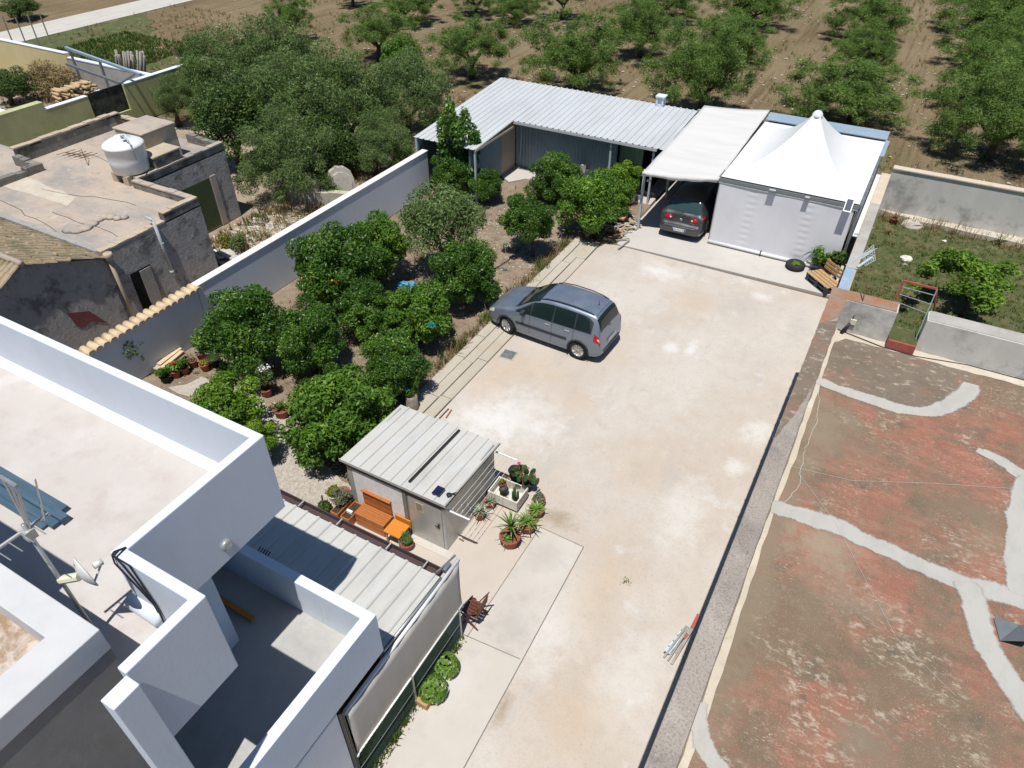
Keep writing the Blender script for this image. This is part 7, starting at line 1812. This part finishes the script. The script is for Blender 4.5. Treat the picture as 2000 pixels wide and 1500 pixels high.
for s in (1, -1):
    patch('window_surround', 0, 0, 0, 0, s, 'trim', .0035, 40, 8, shape=lambda u, v: ((.96 - 2.76 * u), 5.13 + v * (_tt(.96 - 2.76 * u) - 5.13)))
    patch('side_window', 0, 0, 0, 0, s, 'car_glass', .007, 14, 8, shape=lambda u, v: (.93 - .53 * u, 5.2 + v * (1.1 + 1.15 * u) * .72))
    patch('side_window', 0, 0, 0, 0, s, 'car_glass', .007, 14, 8, shape=lambda u, v: (.38 - .77 * u - .05 * v, 5.2 + v * 2.02))
    patch('side_window', 0, 0, 0, 0, s, 'car_glass', .007, 14, 8, shape=lambda u, v: (-.46 - .73 * u, 5.2 + v * 2.02))
    patch('side_window', 0, 0, 0, 0, s, 'car_glass', .007, 14, 8, shape=lambda u, v: (-1.24 - .53 * u + .10 * v * u, 5.25 + v * (1.95 - .55 * u * u)))
    patch('side_moulding', 0, 0, 0, 0, s, 'trim', .012, 40, 3, shape=lambda u, v: (.92 - 1.90 * u, 3.15 + v * .28))
    for xd in (.40, -.42, -1.20):
        patch('door_seam', 0, 0, 0, 0, s, 'trim', .0035, 2, 16, shape=lambda u, v, xd=xd: (xd + .006 - .012 * u - (.10 * max(0, .5 - v) if xd < -1 else 0), 2.3 + v * (2.9)))
    for xd in (-.26, -.98):
        pz = P_(xd, 4.55); q = MB(); q.box(pz.x - .09, s * pz.y - .012, pz.z - .015, pz.x + .09, s * pz.y + s * .028, pz.z + .015); o = q.build('door_handle', M['rim'], van, local=True); bevel(o, .008, 1)
    pz = P_(.62, 5.25); q = MB(); Mm = Matrix.Translation((pz.x, s * (pz.y + .10), pz.z + .07)); q.box(-.06, -.10, -.07, .07, .10, .07, Mm); o = q.build('wing_mirror', M['trim'], van, local=True); bevel(o, .03, 3)
    q = MB().smooth(); q.tube([(xx, s * (P_(xx, 8.15).y), P_(xx, 8.15).z + zz) for xx, zz in ((.12, .01), (-.05, .04), (-.5, .055), (-1.1, .055), (-1.5, .04), (-1.72, .01))], .018, 8); q.build('roof_rail', M['trim'], van, local=True)
    patch('headlight', 0, 0, 0, 0, s, 'clear_lens', .008, 8, 8, shape=lambda u, v: (1.80 + .25 * u, 4.2 + 1.3 * v))
    patch('tail_light', 0, 0, 0, 0, s, 'red_lens', .009, 10, 8, shape=lambda u, v: (-1.90 - .21 * u, 3.95 + 1.35 * v - .1 * u))
    patch('reverse_lamp', 0, 0, 0, 0, s, 'clear_lens', .013, 6, 5, shape=lambda u, v: (-2.02 - .07 * u, 4.35 + .4 * v))
patch('rear_bumper_trim', 0, 0, 0, 0, 1, 'trim', .010, 4, 40, shape=lambda u, v: (-2.135 + .02 * u, 3.0 + 14 * v), both=True) if False else None
q = MB(); q.box(-2.185, -.58, .40, -2.13, .58, .46); o = q.build('bumper_strip', M['trim'], van, local=True); bevel(o, .02, 2)
q = MB(); q.box(-2.185, -.26, .60, -2.165, .26, .70); q.build('number_plate', M['steel_lt'], van, local=True)
q = MB(); q.beam((-2.075, -.02, 1.08), (-2.02, .30, 1.12), .02, .02); q.build('rear_wiper', M['trim'], van, local=True)
q = MB(); q.beam((1.02, .05, 1.085), (.97, .55, 1.10), .018, .018); q.beam((1.02, -.45, 1.085), (.97, .12, 1.10), .018, .018); q.build('wiper', M['trim'], van, local=True)
q = MB().smooth(); q.lathe([(.0, 0), (.03, 0), (.012, .03), (.005, .16)], (-1.62, 0, P_(-1.62, 10).z), 10); q.build('aerial', M['trim'], van, local=True)
q = MB(); q.box(2.10, -.52, .30, 2.155, .52, .42); o = q.build('grille', M['trim'], van, local=True); bevel(o, .02, 2)
patch('bonnet_seam', 0, 0, 0, 0, 1, 'trim', .003, 2, 30, shape=lambda u, v: (1.055 - .012 * u, 7.0 + 6.0 * v), both=True)
patch('roof_seam', 0, 0, 0, 0, 1, 'trim', .003, 2, 30, shape=lambda u, v: (-1.80 - .012 * u, 8.0 + 4.0 * v), both=True)

# ---- dark grey hatchback under the awning, tail to us
est = thing('dark_hatchback', 'dark grey hatchback parked tail outwards under the white canvas carport', 'car', (-6.63, 27.45, .05), R(90 + 1.5))
SC = [(2.36, .30, .48, .52, .52, .4), (2.2, .22, .62, .68, .78, .62), (1.7, .18, .80, .88, .86, .70), (1.2, .17, .92, 1.02, .885, .70), (.95, .17, .95, 1.10, .887, .68), (.2, .17, .97, 1.47, .887, .62), (-.2, .17, .98, 1.55, .887, .61), (-.9, .17, .99, 1.59, .885, .61),
      (-1.6, .18, 1.0, 1.56, .875, .595), (-1.82, .19, 1.0, 1.50, .868, .60), (-2.0, .20, .995, 1.30, .858, .625), (-2.16, .22, .98, 1.07, .84, .66), (-2.24, .24, .90, .965, .825, .68), (-2.28, .26, .66, .72, .81, .68), (-2.36, .29, .56, .625, .79, .66), (-2.40, .34, .50, .55, .72, .6)]
Q_, qn, patch, pch = build_car(est, SC, 'paint_grey', (1.38, -1.32), .325, 0)
patch('rear_window', 0, 0, 0, 0, 1, 'rear_glass', .007, 12, 24, shape=lambda u, v: (-1.83 - .30 * u, 7.25 - .5 * u * 0 + (5.5) * v), both=True)
patch('windscreen', 0, 0, 0, 0, 1, 'car_glass', .006, 12, 20, shape=lambda u, v: (.92 - .7 * u, 7.6 + 4.8 * v), both=True)
for s in (1, -1):
    patch('side_window', 0, 0, 0, 0, s, 'car_glass', .007, 14, 8, shape=lambda u, v: (.30 - .95 * u, 5.2 + v * 2.0))
    patch('side_window', 0, 0, 0, 0, s, 'car_glass', .007, 14, 8, shape=lambda u, v: (-.72 - .78 * u, 5.2 + v * (2.0 - .5 * u * u)))
    patch('tail_light', 0, 0, 0, 0, s, 'red_lens', .010, 8, 8, shape=lambda u, v: (-1.98 - .24 * u, 4.55 + .75 * v))
    z_ = .86; y_ = s * .56
    q = MB().smooth(); Mx = Matrix.Translation((-2.262, s * .50, .855)) @ Matrix.Rotation(R(-90), 4, 'Y') @ Matrix.Scale(1.9, 4, (0, 1, 0)); q.lathe([(.085, -.03), (.08, .012), (.05, .022), (.0, .024)], n=18, M=Mx); q.build('tail_light', M['red_lens'], est, local=True)
    q = MB().smooth(); Mx = Matrix.Translation((-2.275, s * .42, .855)) @ Matrix.Rotation(R(-90), 4, 'Y'); q.lathe([(.04, 0), (.03, .022), (.0, .026)], n=14, M=Mx); q.build('reverse_lamp', M['clear_lens'], est, local=True)
    pz = Q_(.6, 5.2); q = MB(); q.box(pz.x - .05, s * (pz.y + .02), pz.z, pz.x + .06, s * (pz.y + .2), pz.z + .13); o = q.build('wing_mirror', M['paint_grey'], est, local=True); bevel(o, .03, 2)
pl_ = MB(); pl_.box(-2.425, -.26, .40, -2.395, .26, .51); plate = pl_.build('number_plate', M['plate'], est, local=True)
q = MB(); q.box(-2.428, .215, .403, -2.4255, .258, .507); q.box(-2.428, -.258, .403, -2.4255, -.215, .507); o = q.build('blue_band', M['plate_blue'], plate, local=True)
cu = bpy.data.curves.new('plate_text', 'FONT'); cu.body = 'DK 415 ZT'; cu.size = .10; cu.align_x = 'CENTER'; cu.align_y = 'CENTER'
to = bpy.data.objects.new('tmp', cu); COL.objects.link(to); dg = bpy.context.evaluated_depsgraph_get(); tm = bpy.data.meshes.new_from_object(to.evaluated_get(dg)); bpy.data.objects.remove(to)
tm.transform(Matrix(((0, 0, -1, -2.427), (-1, 0, 0, 0), (0, 1, 0, .455), (0, 0, 0, 1)))); tm.materials.clear(); tm.materials.append(M['black'])
o = bpy.data.objects.new('plate_letters', tm); COL.objects.link(o); o.parent = plate
q = MB().smooth(); Mx = Matrix.Translation((-2.266, 0, .83)) @ Matrix.Rotation(R(-90), 4, 'Y'); q.lathe([(.045, -.01), (.045, .010), (.035, .016), (.0, .018)], n=18, M=Mx); q.build('badge', M['chrome'], est, local=True)
q = MB(); q.box(-2.272, -.52, .735, -2.262, -.34, .755); q.build('model_script', M['chrome'], est, local=True)
q = MB(); q.box(-2.425, -.62, .545, -2.30, .62, .60); o = q.build('bumper_ledge', M['paint_grey'], est, local=True); bevel(o, .025, 3)
q = MB(); q.beam((-2.16, .0, 1.085), (-2.13, -.36, 1.11), .02, .02); q.box(-2.17, -.03, 1.06, -2.13, .04, 1.11); q.build('rear_wiper', M['trim'], est, local=True)
